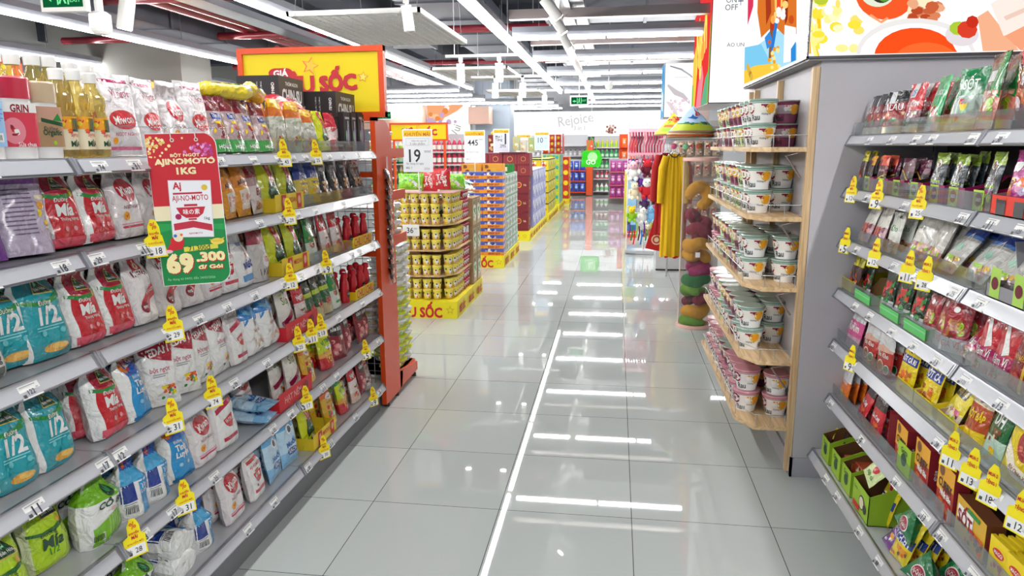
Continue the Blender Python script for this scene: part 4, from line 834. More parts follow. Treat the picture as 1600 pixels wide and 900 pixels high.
stock('L', 5, [(180, 'coba', dict(yaw=6)), (235, 'coba', dict(s=.9)), (285, 'luyenside', dict(flat=1)), (288, 'luyenside', dict(flat=1, dz=.07)), (330, 'luyenside', dict(s=.95)), (350, 'luyen', dict(dx=.16, n=0)), (377, 'miwon', dict(s=1.04)), (412, 'ajino', dict(s=1.0)), (440, 'salt', dict(s=1.05)), (463, 'salt', dict(s=1.08)), (492, 'chef', dict(s=1.0)), (515, 'chef', dict(dx=.07, n=0)), (525, 'chicken'), (545, 'yellowgreen', dict(s=.95)), (562, 'redpouch'), (575, 'salam', dict(s=.95)), (590, 'clearred'), (604, 'clearred')], 6)
promos('L', 0, [(442, '43'), (492, '25')])
promos('L', 1, [(240, '18'), (450, '29')])
promos('L', 2, [(268, '29'), (452, '12'), (508, '9')])
promos('L', 3, [(268, '31'), (330, '74'), (465, '25'), (485, '11'), (500, '13')])
promos('L', 4, [(208, '28'), (287, '31'), (477, '17'), (570, '5')])
promos('L', 5, [(505, '30'), (582, '9')])
# yellow and red display trays at the front of the left shelves
def front_tray(side, idx, px, key, w, lab, h=.07, dx=-.012):
    zs = LZS if side == 'L' else RZS; s = -1 if side == 'L' else 1; z0 = zs[idx]+.045; xf = -1.45 if side == 'L' else 1.07
    Y = yat(px, z0, xf); obj('display_tray', TRAY[key], None, (xf+s*(.06+dx), Y, z0), (0, 0, math.pi/2 if side == 'L' else -math.pi/2), lab, 'display tray')
TRAY = {}
def shallow(w, h, c, items=()):
    b = MB(); t = .13; b.box(-w/2, w/2, -t/2-.002, -t/2, 0, h, C(c), 'paper'); b.box(-w/2, w/2, -t/2, t/2, 0, .002, C(c), 'paper')
    for sg in (-1, 1): b.box(sg*w/2-.001, sg*w/2+.001, -t/2, t/2, 0, h*.8, C(c), 'paper')
    b.prints(items, plane_map((0, -t/2-.002, 0), (1,0,0), (0,0,1), w, h), w, h, 'paper'); return b.mesh('display_tray')
TRAY['y'] = shallow(.28, .075, H('f2d22a'), [('r', -.3, .05, -.14, .95, 'red'), ('e', -.22, .55, .05, .25, 'skin'), ('r', .24, .05, .4, .95, 'red'), ('e', .32, .55, .05, .25, 'skin'), ('t', .05, .6, .3, 'MEIZAN', 'red', 1.4)])
TRAY['k'] = shallow(.3, .06, 'yellow', [('t', -.25, .5, .4, 'CHILI', 'red', 1.5), ('r', 0, 0, .02, 1, 'red'), ('t', .25, .5, .4, 'CHILI', 'red', 1.5)])
TRAY['r'] = shallow(.34, .08, H('d42432'), [('t', -.1, .5, .5, 'HẠT NÊM', H('f4b4b4'), 1.2), ('o', .3, .5, .07, 'dred')])
front_tray('L', 1, 448, 'y', .28, 'yellow display tray with red figures on the second left shelf')
front_tray('L', 2, 458, 'y', .28, 'yellow display tray with red figures on the third left shelf')
front_tray('L', 2, 562, 'k', .3, 'yellow tray holding the red sauce bottles on the third left shelf')
front_tray('L', 3, 566, 'k', .3, 'yellow tray holding the red sauce bottles on the fourth left shelf')
front_tray('L', 3, 468, 'r', .34, 'red display tray under the crimson swirl pouch, fourth left shelf')
front_tray('L', 4, 458, 'r', .34, 'red display tray lettered HẠT NÊM on the fifth left shelf')
front_tray('L', 5, 503, 'y', .28, 'yellow display tray on the lowest left shelf')
# top of the left racks: cartons and packets lying high
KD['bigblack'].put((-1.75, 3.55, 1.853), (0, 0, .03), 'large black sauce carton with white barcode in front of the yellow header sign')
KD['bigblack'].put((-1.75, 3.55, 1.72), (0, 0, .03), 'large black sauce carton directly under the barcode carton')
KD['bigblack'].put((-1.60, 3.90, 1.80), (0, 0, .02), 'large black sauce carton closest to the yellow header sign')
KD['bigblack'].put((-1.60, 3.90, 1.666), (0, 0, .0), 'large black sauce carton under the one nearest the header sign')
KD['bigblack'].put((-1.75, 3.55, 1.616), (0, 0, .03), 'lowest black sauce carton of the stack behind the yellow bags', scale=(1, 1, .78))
for i, (x, y, z, rz, sc) in enumerate([(-1.54, 2.72, 1.825, 1.3, 1.15), (-1.56, 2.98, 1.835, 1.9, 1.15), (-1.68, 3.12, 1.85, 1.2, 1)]):
    KD['gelite'].put((x, y, z), (.2, .1*(i%2), rz), 'yellow jelly tube packet lying over the dried fruit bags, %s from the near end' % ORD[i+1], 'yellow tube packets above the dried fruit', sc)
for i, (x, y, z, r) in enumerate([(-1.62, 2.2, 1.76, .5), (-1.6, 2.35, 1.765, .9), (-1.68, 2.28, 1.78, -.3), (-1.6, 2.5, 1.77, .2)]):
    KD['dates'].put((x, y, z), (-1.45, .1, 1.2+r), 'dark red packet lying flat over the dried fruit row, %s from near' % ORD[i+1], 'dark red packets lying flat', .9)
KD['pinksnack'].put((-1.52, 3.42, 1.80), (-1.1, .1, 1.2), 'red and white snack bag perched high beside the black cartons', None, .85)
KD['pinksnack'].put((-1.53, 3.27, 1.815), (-1.15, -.2, 1.0), 'red and white snack bag leaning behind the perched one', None, .85)

# ------------------------------------------------------------------ goods on the right racks
pouch('r_black', 'seasoning_pouch', 'seasoning pouch', 'black and red pouch', .1, .17, .03, 'stand', [(.15, 'cream'), (.5, H('a03a34')), (.75, 'dred'), (1, 'char')], [('food', -.4, .15, .4, .5, MEAT, 10, 3), ('t', 0, .66, .6, 'LẨU', 'white', 1.3), ('r', -.35, .7, -.1, .98, 'lgrey')])
pouch('r_tuxuyen', 'seasoning_pouch', 'seasoning pouch', 'red pouch lettered TỨ XUYÊN', .115, .185, .035, 'stand', [(.14, 'cream'), (.45, H('8a4a5a')), (1, 'red')], [('food', -.4, .12, .4, .42, ['maroon', 'white', H('a86a7a'), 'lime'], 12, 3), ('t', 0, .58, .8, 'TỨ XUYÊN', 'white', 1.5, 0, .05), ('r', -.28, .7, .1, 1, 'lgrey'), ('t', -.09, .8, .26, '25', 'blue')])
pouch('r_green', 'seasoning_pouch', 'seasoning pouch', 'bright green pouch with chilli picture', .125, .195, .035, 'stand', [(.14, 'lgrey'), (1, H('1fae62'))], [('t', 0, .68, .76, 'AJI-QUICK', 'white', 1.5, 0, .05), ('food', -.4, .14, .4, .46, ['red', 'dred', 'red', 'yellow', 'white'], 12, 8)])
pouch('r_greend', 'seasoning_pouch', 'seasoning pouch', 'dark green pouch with silver lower half', .11, .19, .035, 'stand', [(.55, H('9ab0a4')), (1, H('1c7a46'))], [('food', -.4, .14, .1, .5, ['red', 'yellow', 'lgreen', 'grey'], 8, 4), ('t', 0, .78, .6, 'SỐT', 'white', 1.4)])
pouch('r_brown', 'seasoning_pouch', 'seasoning pouch', 'tall brown and green pouch with shrimp picture', .125, .225, .035, 'stand', [(.12, 'clear'), (.5, H('e08a74')), (1, H('4a2c26'))], [('p', [(.05, .5), (.48, .4), (.48, 1), (.16, .96)], 'green'), ('food', -.44, .12, .44, .5, [H('e87a5a'), H('f0b49a'), 'lime', W_], 14, 8), ('r', -.2, .62, .16, .76, 'lgrey')])
pouch('r_chips', 'snack_bag', 'snack bag', 'large black snack bag with orange checks', .16, .29, .07, 'pillow', [(.2, H('8a4a5a')), (.45, H('c8642a')), (.88, H('4a2a34')), (1, 'black')], [('food', -.45, .16, .45, .86, ['orange', H('e8d8e0'), 'maroon', 'red', H('c8642a'), 'black'], 30, 5), ('t', 0, .5, .6, 'JAPAN', H('f4c07a'), 1.3, 6)])
pouch('r_yellow', 'seasoning_pouch', 'seasoning pouch', 'yellow pouch with noodle picture', .13, .2, .05, 'stand', [(1, H('f2c41a'))], [('food', -.4, .3, .44, .72, ['orange', 'cream', 'lime', W_], 12, 5), ('t', 0, .84, .5, 'PHỞ', 'red', 1.2), ('t', 0, .12, .6, 'sốt vàng', 'dorange')])
pouch('r_lime', 'spice_sachet', 'spice sachet', 'dark sachet with lime green top', .085, .17, .02, 'flat', [(.78, H('2a3640')), (1, H('8aa82a'))], [('e', 0, .76, .2, .07, H('c8c8b0')), ('o', 0, .78, .14, 'maroon'), ('t', 0, .42, .7, 'Tiêu Chanh', H('b8e02a'), 1.3), ('t', 0, .56, .5, 'muối', 'lgrey'), ('food', -.35, .06, .35, .28, ['dred', 'green', 'lime', 'dgrey'], 8, 2)])
pouch('r_plum', 'spice_sachet', 'spice sachet', 'dark plum sachet with gold line', .11, .14, .025, 'flat', [(.6, H('2a1c22')), (1, H('5c1a3a'))], [('p', [(-.5, .66), (-.1, .62), (.5, .3), (.5, .34), (-.1, .66), (-.5, .7)], 'gold'), ('o', -.2, .8, .1, 'lgrey'), ('t', .1, .36, .5, 'Chilica', 'lgrey')])
pouch('r_amber', 'spice_sachet', 'spice sachet', 'dark sachet with amber top', .075, .15, .02, 'flat', [(.7, H('3a2c2a')), (1, 'amber')], [('o', .05, .78, .16, 'maroon'), ('food', -.35, .05, .35, .3, VEG, 8, 2), ('t', 0, .5, .6, 'muối ớt', 'lgrey')])
pouch('r_coral', 'spice_sachet', 'spice sachet', 'dark sachet with coral top', .09, .15, .02, 'flat', [(.5, H('2e2628')), (.72, 'maroon'), (1, H('e85a3a'))], [('o', -.2, .8, .13, 'maroon'), ('t', .1, .6, .5, 'ớt chín', 'lgrey'), ('p', [(-.5, .3), (.5, .5), (.5, .47), (-.5, .26)], 'gold')])
pouch('r_candy', 'candy_bag', 'candy bag', 'pink and purple candy bag', .2, .18, .07, 'pillow', [(1, H('b83a8a'))], [('food', -.4, .1, .4, .8, ['amber', H('e8a0c8'), 'white', 'orange', H('7a2a5a'), 'lilac'], 24, 6), ('r', -.05, .4, .4, .72, H('5a2434')), ('t', .18, .56, .3, 'Kẹo', 'white')])
pouch('r_white', 'seasoning_pouch', 'seasoning pouch', 'off-white pouch with sausage picture', .12, .185, .03, 'stand', [(.42, H('c89aa0')), (1, H('d9d6cc'))], [('food', -.4, .08, .4, .46, [H('d84a3a'), H('e87a5a'), H('c8a0a4'), H('7a2a34')], 12, 5), ('t', 0, .7, .5, 'Sườn Cay', 'grey', 1.2), ('o', -.2, .86, .05, 'char'), ('o', .2, .93, .05, 'dgrey')])
pouch('r_offwhite', 'seasoning_pouch', 'seasoning pouch', 'rounded off-white pouch with green print', .11, .165, .03, 'stand', [(.3, H('c8a07a')), (1, H('d4d6cc'))], [('t', 0, .6, .5, 'Kho', 'green', 1.2), ('food', -.4, .06, .4, .32, MEAT, 10, 5), ('o', .1, .9, .05, 'char')])
pouch('r_blue', 'spice_bag', 'spice bag', 'clear spice bag with dark blue header', .15, .215, .035, 'flat', [(.62, H('c9c7c2')), (.67, H('5a8ad8')), (1, H('1a3a9c'))], [('t', 0, .82, .5, 'GIA VỊ', 'lblue', 1), ('e', .02, .42, .16, .07, H('a8d0bc')), ('food', -.4, .03, .44, .26, [H('c87a8a'), H('a84a5a'), 'gold', H('e0c8c0'), 'lime'], 16, 4), ('p', [(.0, .56), (.2, .7), (.22, .5), (.17, .65), (.02, .54)], 'white')])
pouch('r_bluetop', 'spice_bag', 'spice bag', 'clear spice bag with white label', .13, .2, .035, 'flat', [(.3, H('b88a84')), (1, H('cfccc4'))], [('food', -.44, .04, .44, .34, [H('c06a6a'), 'gold', H('e0b8b0'), 'lime', H('9a4a4a')], 14, 4), ('t', 0, .6, .5, 'Gói gia vị', 'grey', 1.2)])
pouch('r_sachety', 'spice_sachet', 'spice sachet', 'narrow black sachet with yellow top', .055, .17, .02, 'flat', [(.7, H('4a2a24')), (1, H('e0d42a'))], [('t', 0, .84, .6, 'HẢO', 'dgreen', 1.2), ('food', -.4, .1, .4, .6, ['red', 'orange', 'black', 'cream'], 8, 3)])
pouch('r_greenmeat', 'spice_pouch', 'spice pouch', 'dark green pouch with chilli picture', .12, .18, .03, 'stand', [(.3, 'clear'), (1, H('1c3a2a'))], [('food', -.3, .3, .4, .72, ['red', H('d83a2a'), H('b82a1e'), 'green'], 12, 5), ('e', -.15, .2, .2, .09, 'white'), ('e', .12, .26, .16, .07, 'green')])
pouch('r_redmeat', 'spice_pouch', 'spice pouch', 'crimson pouch with grilled meat picture', .115, .17, .03, 'stand', [(.26, 'lgrey'), (1, H('a41c30'))], [('food', -.3, .24, .4, .66, [H('a8602a'), H('d88a4a'), H('7a3a1e'), 'lime'], 10, 5), ('e', -.1, .82, .12, .06, 'white'), ('t', 0, .14, .7, 'GIA VỊ', 'red', 1.2)])
pouch('r_redwhite', 'spice_pouch', 'spice pouch', 'red pouch with white banner', .12, .17, .03, 'stand', [(.25, H('d0a8a0')), (.45, 'magenta'), (1, H('c01c2e'))], [('p', [(-.3, .98), (-.1, .98), (.3, .5), (.05, .44)], 'white'), ('t', 0, .34, .76, 'Đậm Vị', 'white', 1.4), ('food', -.3, .03, .3, .24, MEAT, 8, 3)])
pouch('r_redbox', 'spice_pouch', 'spice pouch', 'dark red pouch with gold edge', .11, .17, .025, 'flat', [(1, H('9a1826'))], [('p', [(.25, .02), (.4, .02), (.44, .75), (.36, .75)], 'gold'), ('r', -.3, .42, .25, .78, H('7a1420')), ('t', 0, .58, .6, 'BỘT ĐIỀU', 'gold', 1.4), ('e', 0, .2, .3, .12, H('b83a2a'))])
pouch('r_pinkw', 'spice_pouch', 'spice pouch', 'pink pouch with white top', .12, .18, .03, 'stand', [(.3, H('c8a0b0')), (.68, H('e05a98')), (1, 'lgrey')], [('o', -.15, .88, .05, 'char'), ('t', 0, .5, .6, 'Rim', 'white', 1.2)])
pouch('r_whitered', 'spice_pouch', 'spice pouch', 'white topped pouch with red lower half', .125, .18, .022, 'flat', [(.62, H('b8322c')), (1, 'lgrey')], [('p', [(-.48, .6), (-.1, .7), (.48, .62), (.48, .56), (-.48, .5)], H('d8a89a')), ('t', .02, .46, .6, 'Bò Kho', 'white', 1.2), ('o', -.1, .2, .2, 'white'), ('o', -.1, .2, .17, H('c8763a')), ('o', .26, .16, .16, 'white'), ('o', .26, .16, .13, 'green')])
pouch('r_cari', 'spice_pouch', 'spice pouch', 'yellow pouch lettered BỘT CÀ RI', .125, .185, .03, 'stand', [(1, H('efd41e'))], [('o', 0, .88, .1, 'maroon'), ('r', -.46, .58, .46, .76, 'dblue'), ('t', 0, .67, .8, 'BỘT CÀ RI', 'white', 1.5, 0, .05), ('food', -.36, .12, .36, .46, ['orange', 'amber', 'yellow', H('c86a1e')], 12, 5)])
pouch('r_botca', 'spice_pouch', 'spice pouch', 'yellow pouch lettered BỘT CÁ', .13, .19, .03, 'stand', [(1, H('f0d41c'))], [('o', 0, .88, .1, 'maroon'), ('r', -.46, .56, .46, .76, 'dblue'), ('t', 0, .66, .8, 'BỘT CÁ', 'white', 1.5, 0, .05), ('food', -.36, .1, .36, .44, ['orange', 'amber', H('a85a1e')], 12, 6)])
pouch('r_toi', 'spice_pouch', 'spice pouch', 'yellow pouch with black title', .13, .18, .03, 'stand', [(.35, H('e0d0b8')), (1, H('f0dc20'))], [('r', -.4, .6, .3, .84, 'char'), ('t', -.05, .72, .6, 'BỘT TỎI', 'yellow', 1.4), ('food', -.4, .06, .4, .4, ['maroon', 'cream', 'lime', 'pink'], 12, 4)])
pouch('r_botbap', 'spice_pouch', 'spice pouch', 'amber and white pouch with yellow title', .13, .19, .035, 'stand', [(.26, H('f0c81e')), (.72, H('b84a1c')), (1, 'cream')], [('o', 0, .84, .12, 'maroon'), ('t', 0, .56, .76, 'BỘT BẮP', 'yellow', 1.4, 0, .05), ('p', [(-.48, .26), (.48, .2), (.48, .34), (-.1, .3)], 'yellow')])
pouch('r_dw', 'spice_pouch', 'spice pouch', 'dark green topped pouch with pale foot', .13, .19, .035, 'stand', [(.45, H('b8d8c8')), (1, H('1c6a3a'))], [('t', 0, .74, .5, 'DH', 'white', 1.4, 0, .05), ('food', -.3, .36, .3, .6, [H('5a2a1a'), 'brown', 'cream'], 8, 4), ('food', -.1, .06, .3, .3, ['amber', 'yellow'], 6, 4)])
pouch('r_round', 'spice_pouch', 'spice pouch', 'large yellow pouch with curved white banner', .17, .23, .045, 'stand', [(1, H('efd01c'))], [('o', -.1, .78, .12, 'red'), ('o', .14, .52, .27, H('a82a2e')), ('food', -.1, .42, .36, .72, [H('d86a5a'), 'red', 'pink', 'dred'], 10, 4), ('p', [(-.5, .56), (-.3, .44), (0, .26), (.5, .18), (.5, .06), (-.05, .12), (-.36, .3), (-.5, .42)], H('f4ecd8')), ('t', .12, .17, .5, 'Bột Chiên Xù', 'dred', 1.2, -12)])
pouch('r_orange', 'spice_pouch', 'spice pouch', 'orange pouch with white top', .115, .165, .025, 'flat', [(.62, H('f07a1c')), (1, 'lgrey')], [('t', 0, .56, .6, 'Bột Nghệ', 'white', 1.2), ('o', -.1, .2, .17, H('f4c84a')), ('o', -.15, .88, .04, 'char')])
pouch('r_redp', 'spice_pouch', 'spice pouch', 'red pouch with black title panel', .12, .165, .025, 'flat', [(.7, H('d02234')), (1, H('3a3034'))], [('t', 0, .5, .66, 'Lẩu Cay', 'white', 1.3, 0, .05), ('food', -.3, .1, .3, .36, ['dred', 'orange', 'red'], 8, 4)])
pouch('r_greenred', 'spice_sachet', 'spice sachet', 'lime edged sachet with tomato', .1, .135, .015, 'flat', [(1, H('d8e8a8'))], [('r', -.4, .76, .4, .96, 'red'), ('o', .05, .46, .17, 'red'), ('e', .05, .58, .06, .03, 'green'), ('t', 0, .2, .6, 'súp cà', 'green')])
pouch('r_yel7', 'spice_pouch', 'spice pouch', 'yellow pouch with dark blue band', .13, .18, .03, 'flat', [(1, H('f2d81e'))], [('o', 0, .8, .14, 'white'), ('o', 0, .8, .12, 'red'), ('r', -.48, .38, .48, .58, 'dblue'), ('t', 0, .48, .7, 'CHIÊN', 'white', 1.5, 0, .05), ('food', -.4, .06, .4, .32, ['orange', 'amber', 'brown'], 9, 4)])
pouch('r_purple', 'spice_sachet', 'spice sachet', 'purple sachet with white print', .1, .13, .02, 'flat', [(1, H('6a2a8a'))], [('t', 0, .6, .7, 'Aji-Quick', 'white', 1.3), ('food', -.3, .1, .3, .4, ['lilac', 'amber', 'white'], 7, 4)])
def tetra(key, desc):
    b = MB(); s = .085; P = [(-s, -.02, 0), (s, -.02, 0), (0, .075, 0), (0, 0, .125)]
    # soft pyramid: subdivided tetrahedron pushed outwards
    def face(a, bb, c, n, col):
        a, bb, c = map(Vector, (a, bb, c)); ctr = Vector((0, .012, .035)); vs = []; ix = {}
        for i in range(n+1):
            for j in range(n+1-i):
                p = a*(1-(i+j)/n)+bb*(i/n)+c*(j/n); w = (i/n)*(j/n)*(1-(i+j)/n)*27
                ix[(i, j)] = len(vs); vs.append(p+(p-ctr).normalized()*.016*w)
        fs = []
        for i in range(n):
            for j in range(n-i):
                fs.append((ix[i, j], ix[i+1, j], ix[i, j+1]))
                if i+j < n-1: fs.append((ix[i+1, j], ix[i+1, j+1], ix[i, j+1]))
        b.add(vs, fs, col, 'film', True)
        def mp(u, v, l):
            p = a+(bb-a)*(u+.5)*1+(c-(a+bb)/2)*v if False else a*(1-v)*(.5-u)+bb*(1-v)*(.5+u)+c*v
            w = max(0, (1-v)*(.5-u)*(1-v)*(.5+u)*v*27); nn = (bb-a).cross(c-a).normalized(); return p+(p-ctr).normalized()*(.016*w)+nn*(.0009+.0004*l)
        return mp
    n = 8; g = H('167a44')
    mp = face(P[0], P[1], P[3], n, g); face(P[1], P[2], P[3], n, g); face(P[2], P[0], P[3], n, g); face(P[0], P[2], P[1], n, g)
    b.prints([('e', 0, .3, .2, .16, 'white'), ('e', 0, .3, .17, .13, H('a8283c')), ('t', 0, .3, .3, 'Aji-Quick', 'white', 1.6), ('p', [(-.3, .06), (.3, .06), (.26, .1), (-.26, .1)], 'lgrey'), ('t', 0, .52, .18, 'CHẤM', 'lgreen', 1.6)], mp, .17, .13, 'film', (.1, .1))
    KD[key] = Kind('sauce_powder_pack', 'seasoning pack', desc, b.mesh('sauce_powder_pack'), (), .16, .12, .09)
tetra('r_tetra', 'dark green pyramid pack with red oval')
def spicebox(key, desc, w, h, t, front, side, items, sitems=()):
    KD[key] = Kind('spice_box', 'spice box', desc, carton_box(w, t, h, (side, side, front, side, side, side), items, sitems, 'spice_box'), (), w, h, t)
spicebox('b_cari', 'narrow dark red box lettered CÀ RI', .045, .17, .11, H('9a1826'), H('8a1420'), [('t', 0, .5, .9, 'CÀ RI', 'white', 1.6, 90, .05)], [('t', 0, .5, .6, 'CÀ RI', 'gold', 1.4, 90, .05)])
spicebox('b_curry', 'tall amber and red curry box', .125, .175, .045, H('b03a24'), H('8a1826'), [('r', -.5, .62, .5, 1, H('e8a82a')), ('r', -.5, .45, -.1, 1, H('e8a82a')), ('o', -.25, .86, .16, 'brown'), ('t', .02, .62, .8, 'CURRY', H('3a1410'), 1.6, 0, .05), ('t', .1, .44, .66, 'Nhật Bản', 'white', 1.6, 0, .05), ('food', -.4, .04, .4, .34, [H('7a2a1a'), 'orange', H('c8763a'), 'red'], 10, 4)], [('t', 0, .5, .8, 'BỘT CÀ RI', 'white', 1.6, 90, .05)])
spicebox('b_flat', 'wide yellow and brown cooking box with meat picture', .19, .12, .05, H('d8a82a'), H('6a3a1e'), [('r', -.44, .45, .1, .8, 'white'), ('t', -.17, .62, .5, 'SỐT', 'dred', 1.3, 0, .05), ('r', -.1, .82, .3, .94, 'green'), ('food', -.1, .06, .46, .5, [H('7a2a1a'), 'red', H('5a1a14'), 'orange'], 14, 4)], [('r', -.4, .3, .4, .7, 'dred')])
spicebox('b_dark', 'dark brown cooking box with red stew picture', .19, .14, .05, H('5a2a20'), H('3a1c18'), [('r', -.48, .76, .48, .98, H('4a1a14')), ('t', -.1, .86, .6, 'CURRY', 'gold', 1.3), ('o', .1, .36, .26, H('c8a06a')), ('food', -.1, .14, .34, .6, ['red', 'dred', H('8a3a1a'), 'orange'], 14, 7)])
spicebox('b_maggi', 'yellow and red cube box', .1, .11, .012, H('f4d61e'), H('e8c81e'), [('r', -.4, .5, .4, .8, 'yellow'), ('e', 0, .66, .3, .12, 'red'), ('t', 0, .66, .44, 'MAGGI', 'white', 1.3), ('food', -.3, .1, .3, .4, ['red', 'orange', 'amber'], 7, 2)])
spicebox('b_small', 'small orange and cream seasoning box', .1, .05, .07, H('c85a3a'), H('a84a2a'), [('r', -.2, .1, .3, .9, 'cream'), ('food', -.4, .1, .4, .9, ['cream', 'orange', 'dred', 'brown'], 8, 2)])

stock('R', 0, [(1342, 'r_black'), (1358, 'r_black'), (1372, 'r_black'), (1388, 'r_black', dict(yaw=35)), (1412, 'r_tuxuyen', dict(n=2)), (1446, 'r_green', dict(n=2)), (1478, 'r_greend', dict(yaw=-20)), (1494, 'r_greend', dict(yaw=25)), (1526, 'r_brown', dict(n=1)), (1582, 'r_chips', dict(n=1, lean=4)), (1626, 'r_yellow'), (1660, 'r_chips')], 7)
stock('R', 1, [(1338, 'r_sachety'), (1350, 'r_amber'), (1368, 'r_coral'), (1386, 'r_plum', dict(dx=.04)), (1404, 'r_plum'), (1426, 'r_plum', dict(dx=.03)), (1452, 'r_lime', dict(s=.98)), (1482, 'r_lime', dict(s=.96)), (1512, 'r_lime', dict(dx=.06)), (1534, 'r_lime', dict(s=1.02, dx=-.01)), (1592, 'r_candy', dict(yaw=20)), (1640, 'r_candy')], 7)
stock('R', 2, [(1342, 'r_white', dict(lean=18)), (1362, 'r_white', dict(lean=14, n=2)), (1385, 'r_offwhite', dict(n=2)), (1420, 'r_bluetop', dict(lean=20, n=3)), (1446, 'r_bluetop', dict(lean=20, n=2)), (1462, 'r_blue', dict(lean=34, n=2)), (1506, 'r_blue', dict(lean=36, n=2)), (1545, 'r_blue', dict(lean=34, n=2)), (1584, 'r_blue', dict(lean=32))], 7)
stock('R', 3, [(1318, 'r_sachety'), (1332, 'r_sachety'), (1346, 'r_greenmeat', dict(s=.8, dx=.02)), (1376, 'r_greenmeat'), (1398, 'r_greenmeat'), (1424, 'r_greenmeat', dict(n=2)), (1444, 'r_redmeat', dict(s=.9)), (1464, 'r_redmeat', dict(n=2)), (1488, 'r_redmeat', dict(yaw=30)), (1506, 'r_redwhite', dict(lean=35)), (1524, 'r_redwhite', dict(n=2)), (1546, 'r_redwhite', dict(n=2)), (1566, 'r_redbox', dict(n=3)), (1592, 'r_redbox', dict(n=3)), (1620, 'r_redbox')], 7)
stock('R', 4, [(1310, 'r_pinkw', dict(lean=14)), (1326, 'r_pinkw', dict(n=2, lean=14)), (1350, 'r_whitered', dict(n=2)), (1374, 'r_whitered', dict(n=4, lean=4)), (1404, 'r_cari', dict(n=2)), (1436, 'r_botca', dict(n=1, lean=14)), (1470, 'r_toi', dict(lean=22)), (1508, 'r_botbap', dict(n=1)), (1536, 'r_dw', dict(n=1)), (1572, 'r_round', dict(n=1)), (1625, 'r_round')], 7)
stock('R', 5, [(1306, 'r_orange', dict(n=2)), (1318, 'r_orange', dict(dx=.03)), (1338, 'r_redp', dict(lean=20, n=2)), (1360, 'r_redp', dict(n=2)), (1386, 'b_cari', dict(n=1, yaw=-20)), (1404, 'b_curry', dict(yaw=-4, s=.95)), (1436, 'b_curry', dict(yaw=-3, s=1.0)), (1472, 'b_curry', dict(yaw=-3, s=1.0)), (1512, 'b_flat', dict(n=0, yaw=-3)), (1512, 'b_dark', dict(dx=.07, n=1)), (1560, 'b_maggi', dict(n=4, yaw=3)), (1578, 'b_maggi', dict(n=4, yaw=3)), (1608, 'b_maggi')], 7)
stock('R', 6, [(1290, 'r_sachety', dict(s=.7, dx=.02)), (1296, 'r_sachety', dict(s=.7, dx=.05)), (1306, 'r_redp', dict(s=.75, dx=.03)), (1309, 'r_redp', dict(s=.75, dx=.07)), (1322, 'b_small', dict(dx=.03)), (1322, 'b_small', dict(dx=.03, dz=.055)), (1324, 'b_small', dict(dx=.1, dz=.02)), (1342, 'b_small', dict(dx=.05, dz=.01)), (1338, 'b_small', dict(dx=.05, dz=.065)), (1350, 'b_small', dict(dx=.08, dz=.03)), (1345, 'r_greenred', dict(dx=.0, dz=.13, lean=35, roll=20)),
  (1372, 'r_yel7', dict(dx=.05, lean=14)), (1388, 'r_yel7', dict(lean=20, n=3)), (1385, 'r_purple', dict(lean=40, n=4)), (1392, 'r_tetra', dict(dx=.0, dz=.085, roll=12)), (1418, 'r_tetra', dict(yaw=20)), (1428, 'r_tetra', dict(dx=.1, dz=.05)), (1462, 'r_tetra'), (1440, 'r_purple', dict(dx=.12)), (1500, 'r_purple'), (1480, 'r_purple', dict(n=3)), (1560, 'r_tetra')], 7)
promos('R', 1, [(1332, '12'), (1372, '9'), (1437, '25')])
promos('R', 2, [(1322, '5', 'm'), (1368, '12', 'm'), (1420, '11', 'm'), (1447, '28', 'm')], 'm')
promos('R', 4, [(1330, '9', 'm')])
promos('R', 4, [(1488, '11', 'm'), (1519, '13', 'm'), (1549, '18', 'm'), (1595, '12', 'm')])
# display trays on the right racks
TRAY['pl'] = tray(.105, .16, .06, .1, H('a3185e'), H('3a2a24'), [('r', -.5, 0, .12, 1, H('b8d84a')), ('o', -.18, .52, .2, 'maroon'), ('t', -.18, .52, .3, 'sen', 'white')])
TRAY['redc'] = tray(.2, .2, .055, .15, H('e0321e'), H('8a8078'), [('r', -.34, .05, -.1, .8, 'dgrey'), ('t', -.22, .7, .24, 'Bergen', 'char'), ('r', .12, .05, .36, .8, 'dgrey')])
TRAY['green'] = tray(.19, .18, .04, .09, H('5cc86a'), H('a8865a'), [('r', -.5, .6, .5, .72, 'lgreen')])
TRAY['yel'] = tray(.15, .16, .055, .1, H('f0d81e'), H('c8b090'), [('t', 0, .5, .6, 'HẢO HẢO', 'dorange')])
TRAY['lime'] = tray(.12, .17, .11, .15, H('9cc42a'), H('6e4a2a'), [('o', 0, .5, .2, 'dgreen'), ('t', 0, .8, .5, 'Gota', 'dgreen')], cut=.5)
TRAY['limew'] = tray(.19, .18, .12, .17, H('9cc42a'), H('6e4a2a'), [('t', -.3, .8, .2, 'Gota', 'dgreen'), ('o', .1, .5, .16, 'char'), ('o', .1, .5, .13, 'cream'), ('o', .3, .4, .1, 'char'), ('r', -.4, .1, .0, .3, 'red')], cut=.5)
TRAY['greyb'] = tray(.26, .2, .04, .16, H('8e8c92'), H('98969c'), [('r', -.42, .1, -.22, 2.2, H('a8d05a')), ('r', .05, .1, .25, 2.2, H('a8d05a')), ('o', -.32, 1.1, .07, 'maroon'), ('o', .15, 1.1, .07, 'maroon')], cut=.7)
def rtray(idx, px, key, lab, dx=.0, grp=None):
    z0 = RZS[idx]+.0455; xf = 1.072 if idx < 6 else 1.02
    Y = yat(px, z0, xf); obj('display_tray', TRAY[key], None, (xf+.08+dx, Y, z0), (0, 0, -math.pi/2), lab, 'display tray', grp)
for i, px in enumerate([1356, 1378, 1402, 1430, 1462, 1492, 1532]):
    rtray(1, px, 'pl', 'plum and lime display tray on the second right shelf, %s from the partition' % ORD[i+1], 0, 'plum and lime display trays')
